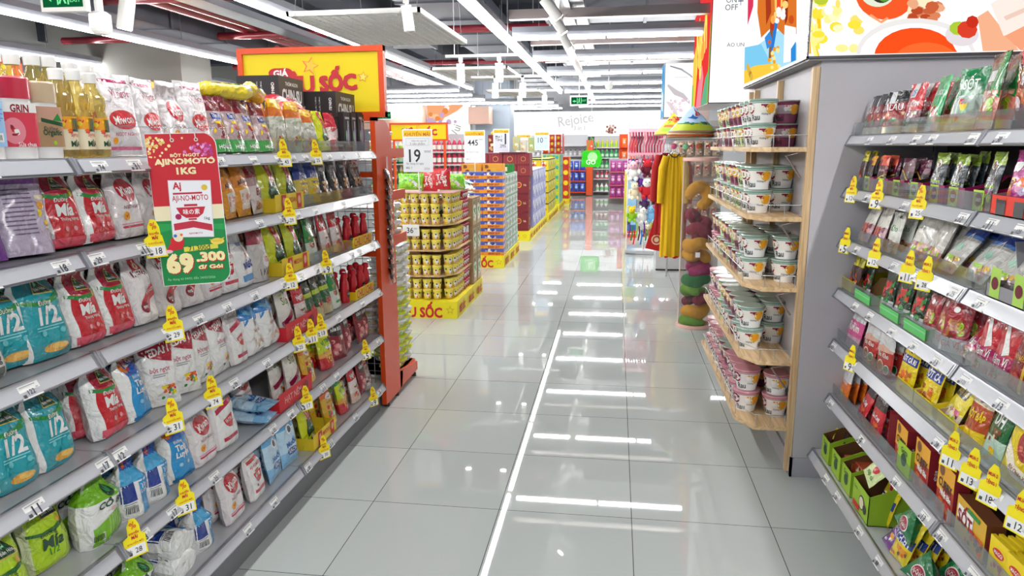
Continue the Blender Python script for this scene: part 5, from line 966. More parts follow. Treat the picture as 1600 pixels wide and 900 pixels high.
rtray(1, 1588, 'redc', 'red display tray holding the pink candy bags', -.0)
for i, px in enumerate([1350, 1392, 1432]): rtray(3, px, 'green', 'bright green display tray on the fourth right shelf, %s from the partition' % ORD[i+1], 0, 'bright green display trays')
rtray(3, 1322, 'yel', 'yellow display tray of narrow sachets beside the partition')
for i, px in enumerate([1412, 1440]): rtray(4, px, 'yel', 'yellow display tray under the curry powder pouches, %s from the partition' % ORD[i+1], 0, 'yellow display trays under curry powder')
rtray(4, 1478, 'yel', 'yellow display tray under the black titled pouch')
rtray(2, 1590, 'greyb', 'grey cardboard display tray with lime labels on the third right shelf')
for i, px in enumerate([1290, 1306, 1322]): rtray(6, px, 'lime', 'lime and brown display tray on the lowest right shelf, %s from the partition' % ORD[i+1], 0, 'lime and brown display trays')
rtray(6, 1346, 'limew', 'wide lime green display tray on the lowest right shelf')
rtray(5, 1412, 'lime', 'lime display tray around the curry box on the sixth right shelf')
OR = H('e04a10')
# ------------------------------------------------------------------ yellow header sign and orange end unit
def star(cx, cy, r, c, W, Hh, rot=90, inner=.45):
    pts = []
    for k in range(10):
        a = math.radians(rot+36*k); q = r*(1 if k % 2 == 0 else inner); pts.append((cx+q*math.cos(a)/W, cy+q*math.sin(a)/Hh))
    return ('p', pts, c)
def header(label, x0, x1, y, z0, z1, rz=0, full=True):
    w = x1-x0; h = z1-z0; o = obj('header_sign', None, None, ((x0+x1)/2, y, z0), (0, 0, rz), label, 'header sign')
    f = .032; b = MB(); b.box(-w/2, -w/2+f, -.02, .03, 0, h, OR, 'orange'); b.box(w/2-f, w/2, -.02, .03, 0, h, OR, 'orange'); b.box(-w/2, w/2, -.021, .031, 0, f, OR, 'orange'); b.box(-w/2, w/2, -.021, .031, h-f, h, OR, 'orange')
    obj('frame', b, o)
    g = MB(); W = w-2*f; Hh = h-2*f; g.box(-W/2, W/2, -.008, .02, f, h-f, H('ecd000'), 'tag'); mp = plane_map((0, -.0085, f), (1,0,0), (0,0,1), W, Hh); R = H('c4202c')
    it = [star(-.0, .78, .055, H('f07a3a'), W, Hh, 75), star(.004, .782, .045, H('f4c43a'), W, Hh, 75), star(.385, .58, .034, H('e0902a'), W, Hh, 80), star(.385, .58, .026, H('f6d860'), W, Hh, 80),
          ('e', -.26, .67, .052, .085, R), ('r', -.26, .585, -.18, .755, R), ('e', -.18, .67, .052, .085, R), ('t', -.22, .68, .11, 'GIÁ', 'white', .9, 0, .06),
          ('t', -.13, .50, .32, 'SIÊU', R, 1.0, 0, .09), ('t', .2, .56, .28, 'SỐC', R, 1.0, 3, .1)]
    g.prints(it, mp, W, Hh, 'paper', None); obj('sign_face', g, o)
    return o
header('large yellow header sign in an orange frame at the end of the left rack', -2.245, -1.345, 4.16, 1.81, 2.215)
h2 = header('yellow header sign in orange frame cut off by the left edge', -4.9, -3.72, 4.16, 1.8, 2.2)
obj('post', MB().box(-.59, -.55, 0, .03, -1.8, 0, OR, 'orange').box(.55, .59, 0, .03, -1.8, 0, OR, 'orange'), h2)
h3 = header('small yellow SỐC header sign behind the price board 19', -4.15, -3.05, 13.0, 1.74, 2.07)
obj('post', MB().box(-.5, -.46, 0, .03, -1.74, 0, OR, 'orange').box(.46, .5, 0, .03, -1.74, 0, OR, 'orange'), h3)
# orange end unit: post frame, mesh, side panel, arms, base
o = obj('end_unit', None, None, (-1.41, 4.2, 0), label='orange end unit with wire mesh and tall side panel beside the bowls', cat='display unit')
b = MB(); b.box(-.03, .0, -.06, -.0, .03, 1.83, OR, 'orange'); b.box(-.84, -.81, -.06, 0, .03, 1.83, OR, 'orange'); b.box(-.84, 0, -.06, 0, 1.79, 1.83, OR, 'orange')
b.box(-.82, -.02, -.05, -.01, 1.46, 1.49, OR, 'orange'); b.box(-.82, -.02, -.05, -.01, .98, 1.01, OR, 'orange'); obj('frame', b, o)
b = MB()
for k in range(17): x = -.80+k*.048; b.tube([(x, -.03, .1), (x, -.03, 1.79)], .0022, 4, H('b8bcc4'), 'metal', False)
for k in range(36): z = .1+k*.048; b.tube([(-.81, -.034, z), (-.03, -.034, z)], .0022, 4, H('b8bcc4'), 'metal', False)
obj('wire_mesh', b, o)
b = MB(); pts = [(0, .03), (.27, .03), (.30, .1), (.30, .14), (.24, .16), (.24, 1.66)]+[(.24-.14*(1-math.cos(a)), 1.66+.14*math.sin(a)) for a in np.linspace(0, math.pi/2, 7)][1:]+[(0, 1.80)]
b.prism(pts, -.025, 0, 'x', OR, 'orange'); obj('side_panel', b, o)
for i, z in enumerate([1.60, 1.33, 1.04]):
    obj('shelf_arm', MB().box(-.024, -.004, .22, .52, z-.03, z+.03, OR, 'orange'), o)
b = MB(); b.box(-.82, -.02, .25, .66, .04, .12, OR, 'orange'); b.prism([(.24, .04), (.66, .04), (.66, .1), (.24, .16)], -.02, .0, 'x', OR, 'orange'); obj('base', b, o)
for i, (x, y) in enumerate([(-.02, .0), (-.02, .2), (-.02, .62)]): obj('foot', MB().lathe([(.018, 0), (.018, .02), (.01, .035)], 10, (x, y, 0), 'char', 'matte'), o)
for i, z in enumerate([.12, .4, .68, .98, 1.27, 1.56]): obj('shelf', MB().box(-.8, -.03, .04, .66 if i < 4 else .5, z-.008, z, H('c9cbce'), 'gloss'), o)
b = MB(); b.box(-.8, -.03, -.004, .0, .12, 1.78, H('7a6a62'), 'vinyl')
# hook strip of sachets on the panel
o = obj('hanging_sachet_strip', None, None, (-1.4, 4.3, 1.58), label='hanging strip of dark snack sachets on the orange side panel', cat='sachet strip')
obj('strap', MB().box(.002, .004, -.012, .012, -.8, 0, H('e8c8c8'), 'gloss'), o)
sm = bag_mesh('sachet', .075, .1, .02, 'pillow', [(.35, H('a8603a')), (1, H('3a1a1e'))], [('food', -.3, .1, .3, .4, ['cream', 'orange', 'brown'], 7, 3), ('t', 0, .7, .6, 'snack', 'white', 1.2)], nu=6, nv=7)
for k in range(11): obj('sachet', sm, o, (.018, .0+.004*(k % 2), -.17-k*.062), (-.25, .06*((k % 3)-1), math.pi/2))
# stacked white bowls with yellow lids
def cup(name, r0, r1, h, prints, body='white', rim='white', lid='lgrey', n=20, lidh=.006, wrap=2.6):
    b = MB(); b.lathe([(r0, 0), (r0*1.01, .004), (r1*.985, h-.008), (r1*1.03, h-.006), (r1*1.03, h)], n, col=body, cols=[body, body, rim, rim], mat='gloss')
    def mp(u, v, l):
        a = -math.pi/2+u*wrap; z = .004+v*(h-.014); r = r0*1.01+(r1*.985-r0*1.01)*(z-.004)/(h-.012)+.0008+.0003*l; return Vector((r*math.cos(a), r*math.sin(a), z))
    b.prints(prints, mp, wrap*(r0+r1)/2, h-.014, 'paper', (.09, .5)); return b.mesh(name), MB().lathe([(r1*1.04, h), (r1*1.0, h+lidh), (.001, h+lidh*.8)], n, col=lid, capb=False, capt=False).mesh('lid')
m, l = cup('soup_bowl', .045, .072, .05, [('r', -.5, .0, .5, .12, 'yellow'), ('food', -.5, .3, .5, .7, ['yellow', 'ylime', 'lgrey', 'sky'], 9, 3)], lid=H('eef0f2'))
KD['bowl'] = Kind('instant_soup_bowl', 'instant soup bowl', 'white bowl', m, [('lid', l, [])])
m2, l2 = cup('soup_bowl', .045, .072, .05, [('r', -.5, .0, .5, .2, 'ylime'), ('food', -.5, .3, .5, .8, ['yellow', 'lime', 'ylime'], 9, 5)], lid=H('dfe620'), rim='ylime')
KD['bowly'] = Kind('instant_soup_bowl', 'instant soup bowl', 'yellow lidded bowl', m2, [('lid', l2, [])])
rg = random.Random(5)
for si, (z0, nl, kk) in enumerate([(.12, 8, 'bowly'), (.4, 8, 'bowly'), (.68, 8, 'bowl'), (.98, 7, 'bowl'), (1.27, 7, 'bowl'), (1.56, 3, 'bowl')]):
    z0 += .006
    for (x, y) in ([(-1.5, 4.5), (-1.5, 4.66), (-1.5, 4.80), (-1.66, 4.80)] if si < 3 else [(-1.5, 4.5), (-1.5, 4.64)]):
        if si >= 4 and y > 4.62: continue
        for q in range(min(nl, 5 if si < 5 else 3)):
            k = kk if rg.random() < .8 else ('bowl' if kk == 'bowly' else 'bowly')
            KD[k].put((x+rg.uniform(-.004, .004), y+rg.uniform(-.004, .004), z0+q*.0565), (0, 0, rg.uniform(-.6, .6)+1.2), 'lidded white soup bowl with yellow print stacked behind the orange side panel', 'soup bowls stacked behind the orange side panel')
for q in range(5):
    KD['bowl'].put((-1.56, 4.30, .41+q*.0565), (0, 0, 1), 'white soup bowl stacked behind the wire mesh above the lowest left shelf', 'soup bowls behind the wire mesh')

# ------------------------------------------------------------------ hanging red and green sale board
def saleboard():
    w, h = .2025, .47; ang = math.radians(20)
    o = obj('sale_board', None, None, (-1.40, 2.02, 1.212), (math.radians(0), math.radians(-1.5), ang), 'hanging red and green sale board with price 69.300', 'sale board')
    rr = .04; arc = lambda cx, cz, a0: [(cx+rr*math.cos(a), cz+rr*math.sin(a)) for a in np.linspace(a0, a0+math.pi/2, 6)]
    out = [(0, 0)]+[(w-rr+rr*math.cos(a), rr+rr*math.sin(a)) for a in np.linspace(-math.pi/2, 0, 7)]+[(w-rr+rr*math.cos(a), h-rr+rr*math.sin(a)) for a in np.linspace(0, math.pi/2, 7)]+[(0, h)]
    b = MB().prism(out, 0, .002, 'y', 'white', 'paper'); mp0 = plane_map((w/2, 0, 0), (1,0,0), (0,0,1), w, h, eps=.0003)
    U = lambda p: [((x-w/2)/w, z/h) for x, z in p]
    e = .003
    sc = [(w/2+(x-w/2)*.984, h/2+(z-h/2)*.993) for x, z in out]
    def clip(z0, z1): # horizontal band of the rounded outline
        pts = [p for p in sc if z0 <= p[1] <= z1]; xl, xr = sc[0][0], max(p[0] for p in sc)
        return sorted([p for p in pts if p[0] > w*.3], key=lambda p: p[1])
    def band(z0, z1, c):
        right = clip(z0+.0005, z1-.0005); xr = max(p[0] for p in sc)
        rb = [(xr if z0 > rr else w*.78, z0)] if z0 > .02 else []
        rt = [(xr, z1)] if z1 < h-rr else []
        poly = [(sc[0][0], z0)]+rb+right+rt+[(sc[0][0], z1)]; return ('p', U(poly), c)
    zt = max(p[1] for p in sc); zb = min(p[1] for p in sc)
    it = [band(.25, zt, H('c8202e')), band(.205, .25, H('f0e6c0')), band(zb, .205, H('0f8a44'))]
    rg = random.Random(3)
    it.append(('p', [(-.485, .42), (.485, .40), (.485, .36), (-.1, .39), (-.485, .36)], H('1fa050')))
    for k in range(46):
        x = -.48+abs(rg.gauss(0, .14)); y = .975-abs(rg.gauss(0, .07)); 
        if x < .2 and y > .7: it.append(('o', x, y, rg.uniform(.01, .026), rg.choice([H('f4dc9a'), H('eac46a'), H('f6e8c0')])))
    for k in range(46):
        x = .42-abs(rg.gauss(0, .14)); y = .93-abs(rg.gauss(0, .05))
        if y > .7: it.append(('o', x, y, rg.uniform(.012, .03), rg.choice([H('e07ac0'), H('d85aa8'), H('f0a8d8'), H('b83a8a')])))
    it += [('o', -.12, .955, .03, H('d8d4c8')), ('o', .22, .955, .03, H('d8d4c8')), ('o', -.12, .955, .015, H('8a1020')), ('o', .22, .955, .015, H('8a1020'))]
    cr = H('f6e6b4')
    it += [('t', .04, .858, .42, 'BỘT NGỌT', cr, .72, 0, .05), ('t', .03, .813, .86, 'AJINOMOTO', cr, .8, 0, .07), ('t', .03, .757, .28, '1KG', cr, .85, 0, .08)]
    it += [('p', [(-.28, .325), (.32, .315), (.36, .69), (-.25, .70)], H('d8dade')), ('p', [(-.27, .33), (.31, .32), (.35, .685), (-.24, .695)], H('eeeff3')),
           ('t', -.13, .655, .12, 'Aj', H('c02038'), 1.2, 0, .05), ('o', .26, .645, .045, H('e0c040')), ('r', -.2, .605, .22, .617, H('c02038')), ('t', .04, .575, .52, 'AJI-NO-MOTO', H('c02038'), 1.9, 0, .02),
           ('p', [(-.18, .52), (.24, .52), (.2, .475), (.12, .45), (-.05, .45), (-.13, .475)], H('c8203a')), ('r', -.06, .525, .13, .54, H('c8203a')), ('t', .035, .49, .24, '味の素', 'white', 1.2, 0, .03), ('r', -.02, .435, .1, .446, H('c8203a')),
           ('o', -.16, .46, .045, 'magenta'), ('t', .25, .44, .08, '1kg', 'dgrey'), ('p', [(-.24, .37), (-.24, .415), (.04, .43), (.31, .4), (.31, .355), (.04, .385)], H('c42a42')), ('t', .06, .345, .2, 'AJINOMOTO', H('c02038'))]
    # small festive lion head charm drawn as plain red and cream shapes
    it += [('e', -.22, .3, .1, .03, 'red'), ('e', -.2, .325, .07, .03, 'cream'), ('o', -.24, .335, .025, 'blue'), ('o', -.15, .34, .02, 'orange'), ('p', [(-.32, .29), (-.12, .29), (-.16, .245), (-.36, .235), (-.42, .225), (-.38, .245)], 'red'), ('e', -.36, .232, .06, .012, 'lpink')]
    it += [('p', [(-.14, .225), (.36, .238), (.36, .27), (-.14, .257)], H('dcd84a')), ('t', .09, .248, .32, '71.300đ', H('1a4a2a'), 1.1, 2, .02), ('e', .36, .285, .1, .022, H('f0d860')), ('p', [(.24, .3), (.3, .28), (.42, .28), (.47, .31), (.36, .295)], H('e8c840'))]
    for dx, dy, c in ((.012, -.006, 'red'), (0, 0, H('f8ecae'))):
        it += [('t', -.22+dx, .15+dy, .41, '69', c, 1.0, 0, .1), ('t', .235+dx, .186+dy, .43, '.300', c, .78, 0, .09), ('t', .22+dx, .118+dy, .36, 'đ/ Gói', c, .62, 0, .07)]
    it += [('t', -.08, .045, .7, 'Áp dụng từ 04/02 đến 24/02/2026', 'lgreen', 1)]
    for j, q in enumerate(it): b.prints([q], mp0, w, h, 'paper', None, lvl0=1+j*.06)
    obj('printed_board', b, o)
    r = MB().tube([(-.14, .02, .50), (.02, -.03, .488), (.24, -.02, .478)], .003, 6, 'lgrey', 'acrylic'); r.tube([(.075, -.012, .487), (.075, -.003, .455)], .0015, 5, 'white'); r.tube([(.145, -.014, .483), (.145, -.003, .455)], .0015, 5, 'white')
    obj('hanging_rod', r, o)
saleboard()

# ------------------------------------------------------------------ wooden bowl rack on the partition's aisle side
o = obj('wooden_wall_rack', None, None, (.885, 3.52, 0), label='pine wall rack with wire rails holding the noodle bowls', cat='wall shelf')
RKY1 = 1.62
for y in (.0, .72, 1.4, RKY1-.03): obj('post', MB().box(-.012, .018, y-.012, y+.018, .02, 1.98, 'wood', 'woodz'), o)
RZ = [1.625, 1.30, .96, .59, .25]
for i, z in enumerate(RZ):
    s = MB().prism([(.0, .0), (-.17, .0), (-.245, .13), (-.245, RKY1), (0, RKY1)], z-.022, z, 'z', 'wood', 'wood'); so = obj('shelf', s, o)
    w = MB(); zz = z+.055
    w.tube([(-.0, .01, zz), (-.168, .01, zz), (-.237, .135, zz), (-.237, RKY1-.02, zz)], .0022, 5, 'mgrey', 'metal')
    for k in range(9): y = .16+k*.175; w.tube([(-.237, y, z), (-.237, y, zz)], .0022, 5, 'mgrey', 'metal')
    for x in (-.02, -.09, -.16): w.tube([(x, .01, z), (x, .01, zz)], .0022, 5, 'mgrey', 'metal')
    obj('wire_rail', w, so)
    t = MB()
    for y in (.5, 1.1): t.add([(-.25, y, z-.03), (-.25, y+.06, z-.03), (-.262, y+.06, z-.002), (-.262, y, z-.002)], [(0,1,2,3), (3,2,1,0)], 'white', 'paper')
    obj('price_ticket', t, so)
    if i < 4:
        br = MB().tube([(-.02, .02, z-.02), (-.10, .02, z-.04), (-.03, .02, z-.14)], .006, 6, H('9a8a86'), 'metal'); obj('bracket', br, so)
def noodle_prints(cols, script):
    return [('r', -.5, .95, .5, 1.0, cols[0]), ('r', -.5, .46, .5, .9, cols[-1]), ('food', -.5, .48, .5, .9, cols[1:], 30, 4), ('o', -.13, .7, .075, cols[2]), ('o', -.13, .7, .05, 'white'), ('r', -.14, .6, -.12, .8, cols[2]), ('r', -.2, .69, -.06, .71, cols[2]), ('o', .16, .68, .07, 'gold'), ('o', .16, .68, .045, 'amber'),
            ('t', .1, .4, .12, 'Hương vị', 'dgrey', 1.2), ('t', -.05, .24, .13, 'Rau', 'char', 1.6, 4, .02), ('t', .3, .24, .13, 'Rau', 'char', 1.6, 4, .02), ('t', -.34, .24, .13, 'Rau', 'char', 1.6, 4, .02)]
CUPS = {}
for key, cs, lid, d in (('cg', [H('6f9a86'), 'gold', H('8a1f3a'), 'cream', H('a8283c'), W_, H('7a1a3a'), W_, 'lime', H('ece8e0')], H('9aaaa0'), 'green rimmed noodle bowl'),
                        ('cp', [H('b86a7a'), 'red', H('8a1f3a'), W_, 'amber', H('7a1a3a'), W_, 'cream', H('ece4e0')], H('c88a94'), 'pink lidded noodle bowl'),
                        ('cm', [H('6a1a3a'), H('a82a5a'), 'gold', W_, H('d04a7a'), 'cream', H('b8a8b4')], H('9aa89e'), 'maroon printed noodle bowl'),
                        ('cy', [H('5f8a7a'), 'lime', 'gold', W_, H('7ab82a'), H('c8442a'), 'cream', H('dfe8d0')], H('b8c8ba'), 'lime printed noodle bowl')):
    m, l = cup('noodle_bowl', .049, .068, .108, noodle_prints(cs, 'Rau'), lid=lid, rim=cs[0], wrap=6.1, n=24, body=W_ if key in ('cg', 'cp') else H('9a4a6e') if key == 'cm' else H('cfe0b0'))
    KD[key] = Kind('noodle_bowl', 'noodle bowl', d, m, [('lid', l, [])])
rg = random.Random(11)
SHN = ['top', 'second', 'third', 'fourth', 'lowest']
cnts = {}
for i, z in enumerate(RZ):
    rows = 9
    for r in range(rows):
        for c in range(2):
            y = 3.76+r*.142; x = .712+c*.142-(0 if c == 0 else .002)
            if c == 1 and r == 0: y += .0; x -= 0
            if c == 1: y -= .06 if r == 0 and i in (2, 4) else 0
            nl = 2
            if i == 3 and c == 1 and r == 0: continue
            if i in (0, 1) and c == 1 and r == 0: continue
            if i == 4 and c == 1 and r in (1, 2): continue
            if c == 1 and r > 3: continue
            for q in range(nl):
                far = r > 1
                if i == 4 or (i == 2 and r > 6) or (i == 3 and r > 5): k = 'cp' if rg.random() < .7 else 'cm'
                elif i == 0 and c == 1: k = 'cm'
                else: k = 'cg' if r < 2 else rg.choice(['cm', 'cy', 'cy', 'cg', 'cm'])
                front = c == 0 and r == 0
                pos = 'upper' if q == nl-1 else 'lower'
                if front: lab = '%s, %s of the near corner pair, %s wooden shelf' % (KD[k].desc, pos, SHN[i]); g = 'near corner bowls on the wooden rack'
                else: lab = '%s among the rows on the %s wooden shelf' % (KD[k].desc, SHN[i]); g = '%s rows, %s wooden shelf' % (KD[k].desc, SHN[i])
                KD[k].put((x, y, z+.001+q*.116), (0, 0, rg.uniform(-.25, .25)-.55), lab, g)

# ------------------------------------------------------------------ lit advertising boxes above the partition
def lightbox(label, x0, x1, y0, y1, z0, z1, faces, name='lit_sign_box'):
    o = obj(name, None, None, ((x0+x1)/2, (y0+y1)/2, z0), label=label, cat='lit sign box'); w, d, h = x1-x0, y1-y0, z1-z0
    b = MB().box(-w/2, w/2, -d/2, d/2, 0, h, H('c9c9cc'), 'gloss'); e = .008
    for (a, c_) in ((-w/2, -d/2), (w/2-e, -d/2), (-w/2, d/2-e)): b.box(a-.001, a+e, c_-.001, c_+e, -.002, h, 'dgrey', 'gloss')
    b.box(-w/2-.001, w/2, -d/2-.001, -d/2+e, -.003, .006, 'dgrey', 'gloss'); b.box(-w/2-.001, -w/2+e, -d/2, d/2, -.003, .006, 'dgrey', 'gloss')
    obj('housing', b, o)
    for side, items in faces.items():
        if side == 'front': mp = plane_map((0, -d/2-.001, .006), (1,0,0), (0,0,1), w-.012, h-.012, eps=.0009); W = w-.012
        if side == 'left': mp = plane_map((-w/2-.001, 0, .006), (0,-1,0), (0,0,1), d-.012, h-.012, eps=.0009); W = d-.012
        g = MB().prints(items, mp, W, h-.012, 'glow'); obj('lit_face', g, o)
    return o
WH = H('fbfbfb')
rgf = random.Random(8)
fries = []
for k in range(26):
    x = rgf.uniform(-.5, -.38); y = rgf.uniform(.02, .5); a = rgf.uniform(-.5, 1.2); L = rgf.uniform(.03, .06); t = .008
    dx, dy = L*math.cos(a), L*math.sin(a)*2.2
    fries.append(('p', [(x-dx, y-dy), (x+dx, y+dy), (x+dx+t, y+dy-.02), (x-dx+t, y-dy-.02)], rgf.choice([H('f8e040'), H('f4c41c'), H('fbf08a'), H('e8a818')])))
for k in range(22):
    x = rgf.uniform(-.46, -.24); y = rgf.uniform(.06, .5); 
    fries.append(('e', x, y, rgf.uniform(.012, .03), rgf.uniform(.02, .05), rgf.choice([WH, H('fbf6c8'), H('f6e88a'), H('f8f0d0')])))
RX0, RX1, RH = .83, 3.6, 1.0
def Fp(px, py):   # photograph position on the front face -> face units
    d = _f+_r2*((px-800)/CF)-_u2*((py-450)/CF); t = 3.46/d.y; x = d.x*t; z = CH+d.z*t
    return (min(max((x-(RX0+RX1)/2)/(RX1-RX0), -.5), .5), min(max((z-2.015)/RH, 0), 1))
def Lp(px, py, X=.83, y0=3.46, y1=5.15, z0=2.015, hh=1.0):
    d = _f+_r2*((px-800)/CF)-_u2*((py-450)/CF); t = X/d.x; y = d.y*t; z = CH+d.z*t
    return (min(max(-(y-(y0+y1)/2)/(y1-y0), -.5), .5), min(max((z-z0)/hh, 0), 1))
def FO(px, py, rx, ry, c, F=Fp, n=26):
    return ('p', [F(px+rx*math.cos(2*math.pi*k/n), py+ry*math.sin(2*math.pi*k/n)) for k in range(n)], c)
def FP(pts, c, F=Fp): return ('p', [F(*p) for p in pts], c)
front = [('r', -.5, 0, .5, 1, WH)]
for k in range(26):
    x = rgf.uniform(1256, 1275); y = rgf.uniform(-60, 88); a = rgf.uniform(.6, 1.9); L = rgf.uniform(8, 20)
    front.append(FP([(x-L*math.cos(a)/2, y-L*math.sin(a)), (x-L*math.cos(a)/2+6, y-L*math.sin(a)), (x+L*math.cos(a)/2+6, y+L*math.sin(a)), (x+L*math.cos(a)/2, y+L*math.sin(a))], rgf.choice([H('f8e040'), H('f4c41c'), H('fbf08a'), H('e8b020')])))
for k in range(46):
    x = rgf.uniform(1262, 1340); y = rgf.uniform(-40, 82); front.append(FO(x, y, rgf.uniform(3, 11), rgf.uniform(3, 10), rgf.choice([WH, H('fbf6c0'), H('f6e070'), H('f8ee9a'), H('f8e040')]), n=9))
front += [FO(1278, 2, 12, 9, H('b8c83a'), n=10), FO(1385, 0, 62, 50, H('f4f2ee')), FO(1378, -6, 46, 40, H('f05a28')), FO(1366, -12, 28, 26, H('dfe8d0')), FO(1372, -16, 20, 24, H('3a3a2e')), FO(1376, -10, 12, 16, H('5a9a3a')),
          FP([(1352, 28), (1372, 40), (1384, 32), (1380, 30), (1371, 36), (1356, 25)], H('f8a070')), FO(1436, 20, 24, 26, H('f4e8c0'), n=12)]
for k in range(16): front.append(FO(rgf.uniform(1418, 1462), rgf.uniform(5, 34), rgf.uniform(6, 11), rgf.uniform(5, 9), rgf.choice([H('c8603a'), H('d8825a'), H('b84a2a'), H('e8a880')]), n=8))
front += [FO(1424, 88, 92, 56, H('e8e4e2')), FO(1424, 90, 86, 50, WH), FO(1424, 92, 64, 45, H('f4501c')), FO(1440, 100, 50, 30, H('f26a30')), FO(1496, 58, 26, 18, H('e0d8dc')), FO(1490, 48, 14, 11, H('a8c83a'), n=9), FO(1504, 50, 16, 14, H('d8402a'), n=9), FO(1512, 38, 10, 10, H('c8301e'), n=8),
          FP([(1520, 30), (1536, 20), (1582, 80), (1584, 84), (1528, 85)], H('f0b08a')), FP([(1540, 10), (1600, -30), (1640, -30), (1640, 40), (1560, 60)], H('f6e6dc')), FP([(1562, 60), (1640, 20), (1640, 84), (1586, 84)], H('f0a07a')), FP([(1560, 30), (1640, -5), (1640, 2), (1564, 36)], H('e8c8b8'))]
side = [('r', -.5, 0, .5, 1, WH)]
side += [FP([(1164, 86), (1200, 60), (1230, 40), (1246, 70), (1246, 96), (1163, 133)], H('a8dcf4'), Lp), FP([(1164, 75), (1190, 70), (1210, 110), (1163, 133)], H('7cc8ec'), Lp), FP([(1163, 112), (1180, 104), (1215, 100), (1218, 110), (1163, 133)], H('f4c844'), Lp),
         FP([(1186, -60), (1246, -60), (1246, 54), (1230, 60), (1210, 40), (1190, 60), (1184, 20)], H('d8742a'), Lp), FP([(1196, -60), (1204, -60), (1206, 20), (1198, 40)], H('a83a1e'), Lp), FP([(1210, -60), (1222, -60), (1224, 10), (1212, 18)], H('f4c86a'), Lp), FP([(1228, -60), (1234, -60), (1232, 30), (1228, 40)], H('8a2a1a'), Lp), FP([(1215, -20), (1222, -20), (1221, 12), (1215, 14)], H('e8482a'), Lp),
         FP([(1168, -60), (1180, -60), (1178, 10), (1169, 40)], H('d8385a'), Lp), FP([(1205, 35), (1212, 35), (1206, 95), (1202, 98)], H('8a5a3a'), Lp), FP([(1196, 60), (1204, 50), (1210, 70), (1200, 78)], H('3a8ad8'), Lp), FP([(1212, 30), (1218, 32), (1210, 80), (1206, 80)], H('2a7ad0'), Lp), FP([(1228, 40), (1246, 44), (1246, 96), (1226, 100)], WH, Lp), FP([(1238, 78), (1246, 66), (1246, 96), (1238, 99)], H('2f8ad8'), Lp)]
for k in range(14): side.append(FO(rgf.uniform(1204, 1220), rgf.uniform(66, 108), 2.6, 3.4, rgf.choice([H('f4c844'), H('e8a02a'), H('f8e48a'), H('d8622a')]), Lp, 8))
for k in range(14): side.append(FO(rgf.uniform(1188, 1244), rgf.uniform(-40, 46), rgf.uniform(2, 5), rgf.uniform(4, 9), rgf.choice([H('f4a84a'), H('c8501e'), H('f8d07a'), H('b83a1e'), H('f0f0f0')]), Lp, 8))
for k in range(5): side.append(FO(1172+k*1.5, 106+k*4, 2.5, 6, rgf.choice([H('b8862a'), H('d8b04a')]), Lp, 8))
lightbox('large lit food poster box with orange soup bowls over the spice racks', RX0, RX1, 3.46, 5.15, 2.015, 3.015, {'front': front, 'left': side})
b = MB().box(.84, 4.2, 3.47, 5.14, 2.003, 2.013, H('8e8e92'), 'wall'); struct('trim_20', b)
# farther white box
f3 = [('r', -.5, 0, .5, 1, WH), ('t', -.27, .672, .13, 'ON', H('4a4e58'), 1.2, 0, 0), ('t', -.265, .625, .16, 'OFF', H('4a4e58'), 1.2, 0, 0), ('r', -.155, .635, -.148, .69, H('3a4a7a')), ('r', -.185, .66, -.118, .667, H('3a4a7a')), ('t', -.19, .385, .22, 'ÁO UN', H('5a5e68'), 1.0, 0, 0)]
l3 = [('r', -.5, 0, .5, 1, H('e83a3a')), ('p', [(-.5, 0), (-.3, 0), (-.2, .3), (-.35, .5), (-.5, .4)], H('f0c84a')), ('p', [(.1, 0), (.5, 0), (.5, .24), (.3, .18)], H('6ab08a')), ('p', [(-.2, .0), (.1, 0), (.2, .2), (.1, .3), (-.1, .18)], H('f08a9a')), ('t', 0, .46, .6, 'Ngon', H('f8e46a'), 2.4, 12, .08), ('e', -.1, .36, .12, .06, H('f4d05a')), ('e', .1, .4, .1, .07, H('f8a84a')), ('p', [(-.5, 0), (-.4, 0), (-.42, .2), (-.5, .2)], H('7ac04a')), ('p', [(.44, 0), (.5, 0), (.5, .6), (.46, .5)], H('7ac04a'))]
lightbox('tall white lit box with a red picture side, left of the food poster', .95, 1.75, 8.0, 9.7, 2.07, 3.6, {'front': f3, 'left': l3})
f4 = [('r', -.5, 0, .5, 1, WH), ('p', [(-.4, .62), (-.1, .5), (.1, .44), (.3, .3), (.3, .24), (.05, .36), (-.2, .42), (-.42, .58)], H('c8c0c4')), ('p', [(-.45, .3), (-.3, .28), (-.1, .12), (-.05, .02), (-.2, .08)], H('dcd4d8')), *[('o', -.3+rgf.random()*.6, .05+rgf.random()*.3, .02+rgf.random()*.03, rgf.choice([H('ecd8e0'), H('e4c8d4'), H('f0e4ea')])) for _ in range(30)],
      ('p', [(-.35, .96), (.0, .9), (.3, .78), (.32, .72), (.28, .76), (-.02, .87), (-.36, .94)], H('8a8a90')), ('p', [(-.2, .93), (.1, .86), (.34, .76), (.36, .72), (.1, .83)], H('aaaab0')), ('r', -.2, .735, .2, .742, 'mgrey')]
l4 = [('r', -.5, 0, .5, 1, H('8ac8ec')), ('r', -.1, 0, .2, 1, H('4aa0dc')), ('p', [(-.4, .2), (.3, .1), (.4, .4), (-.3, .6)], H('d8ecf8')), ('t', 0, .8, .6, 'VN', 'blue', 1.8)]
lightbox('white lit box with a pale swoosh and blue side, above the kites', .60, 1.02, 9.8, 10.4, 1.99, 2.68, {'front': f4, 'left': l4})
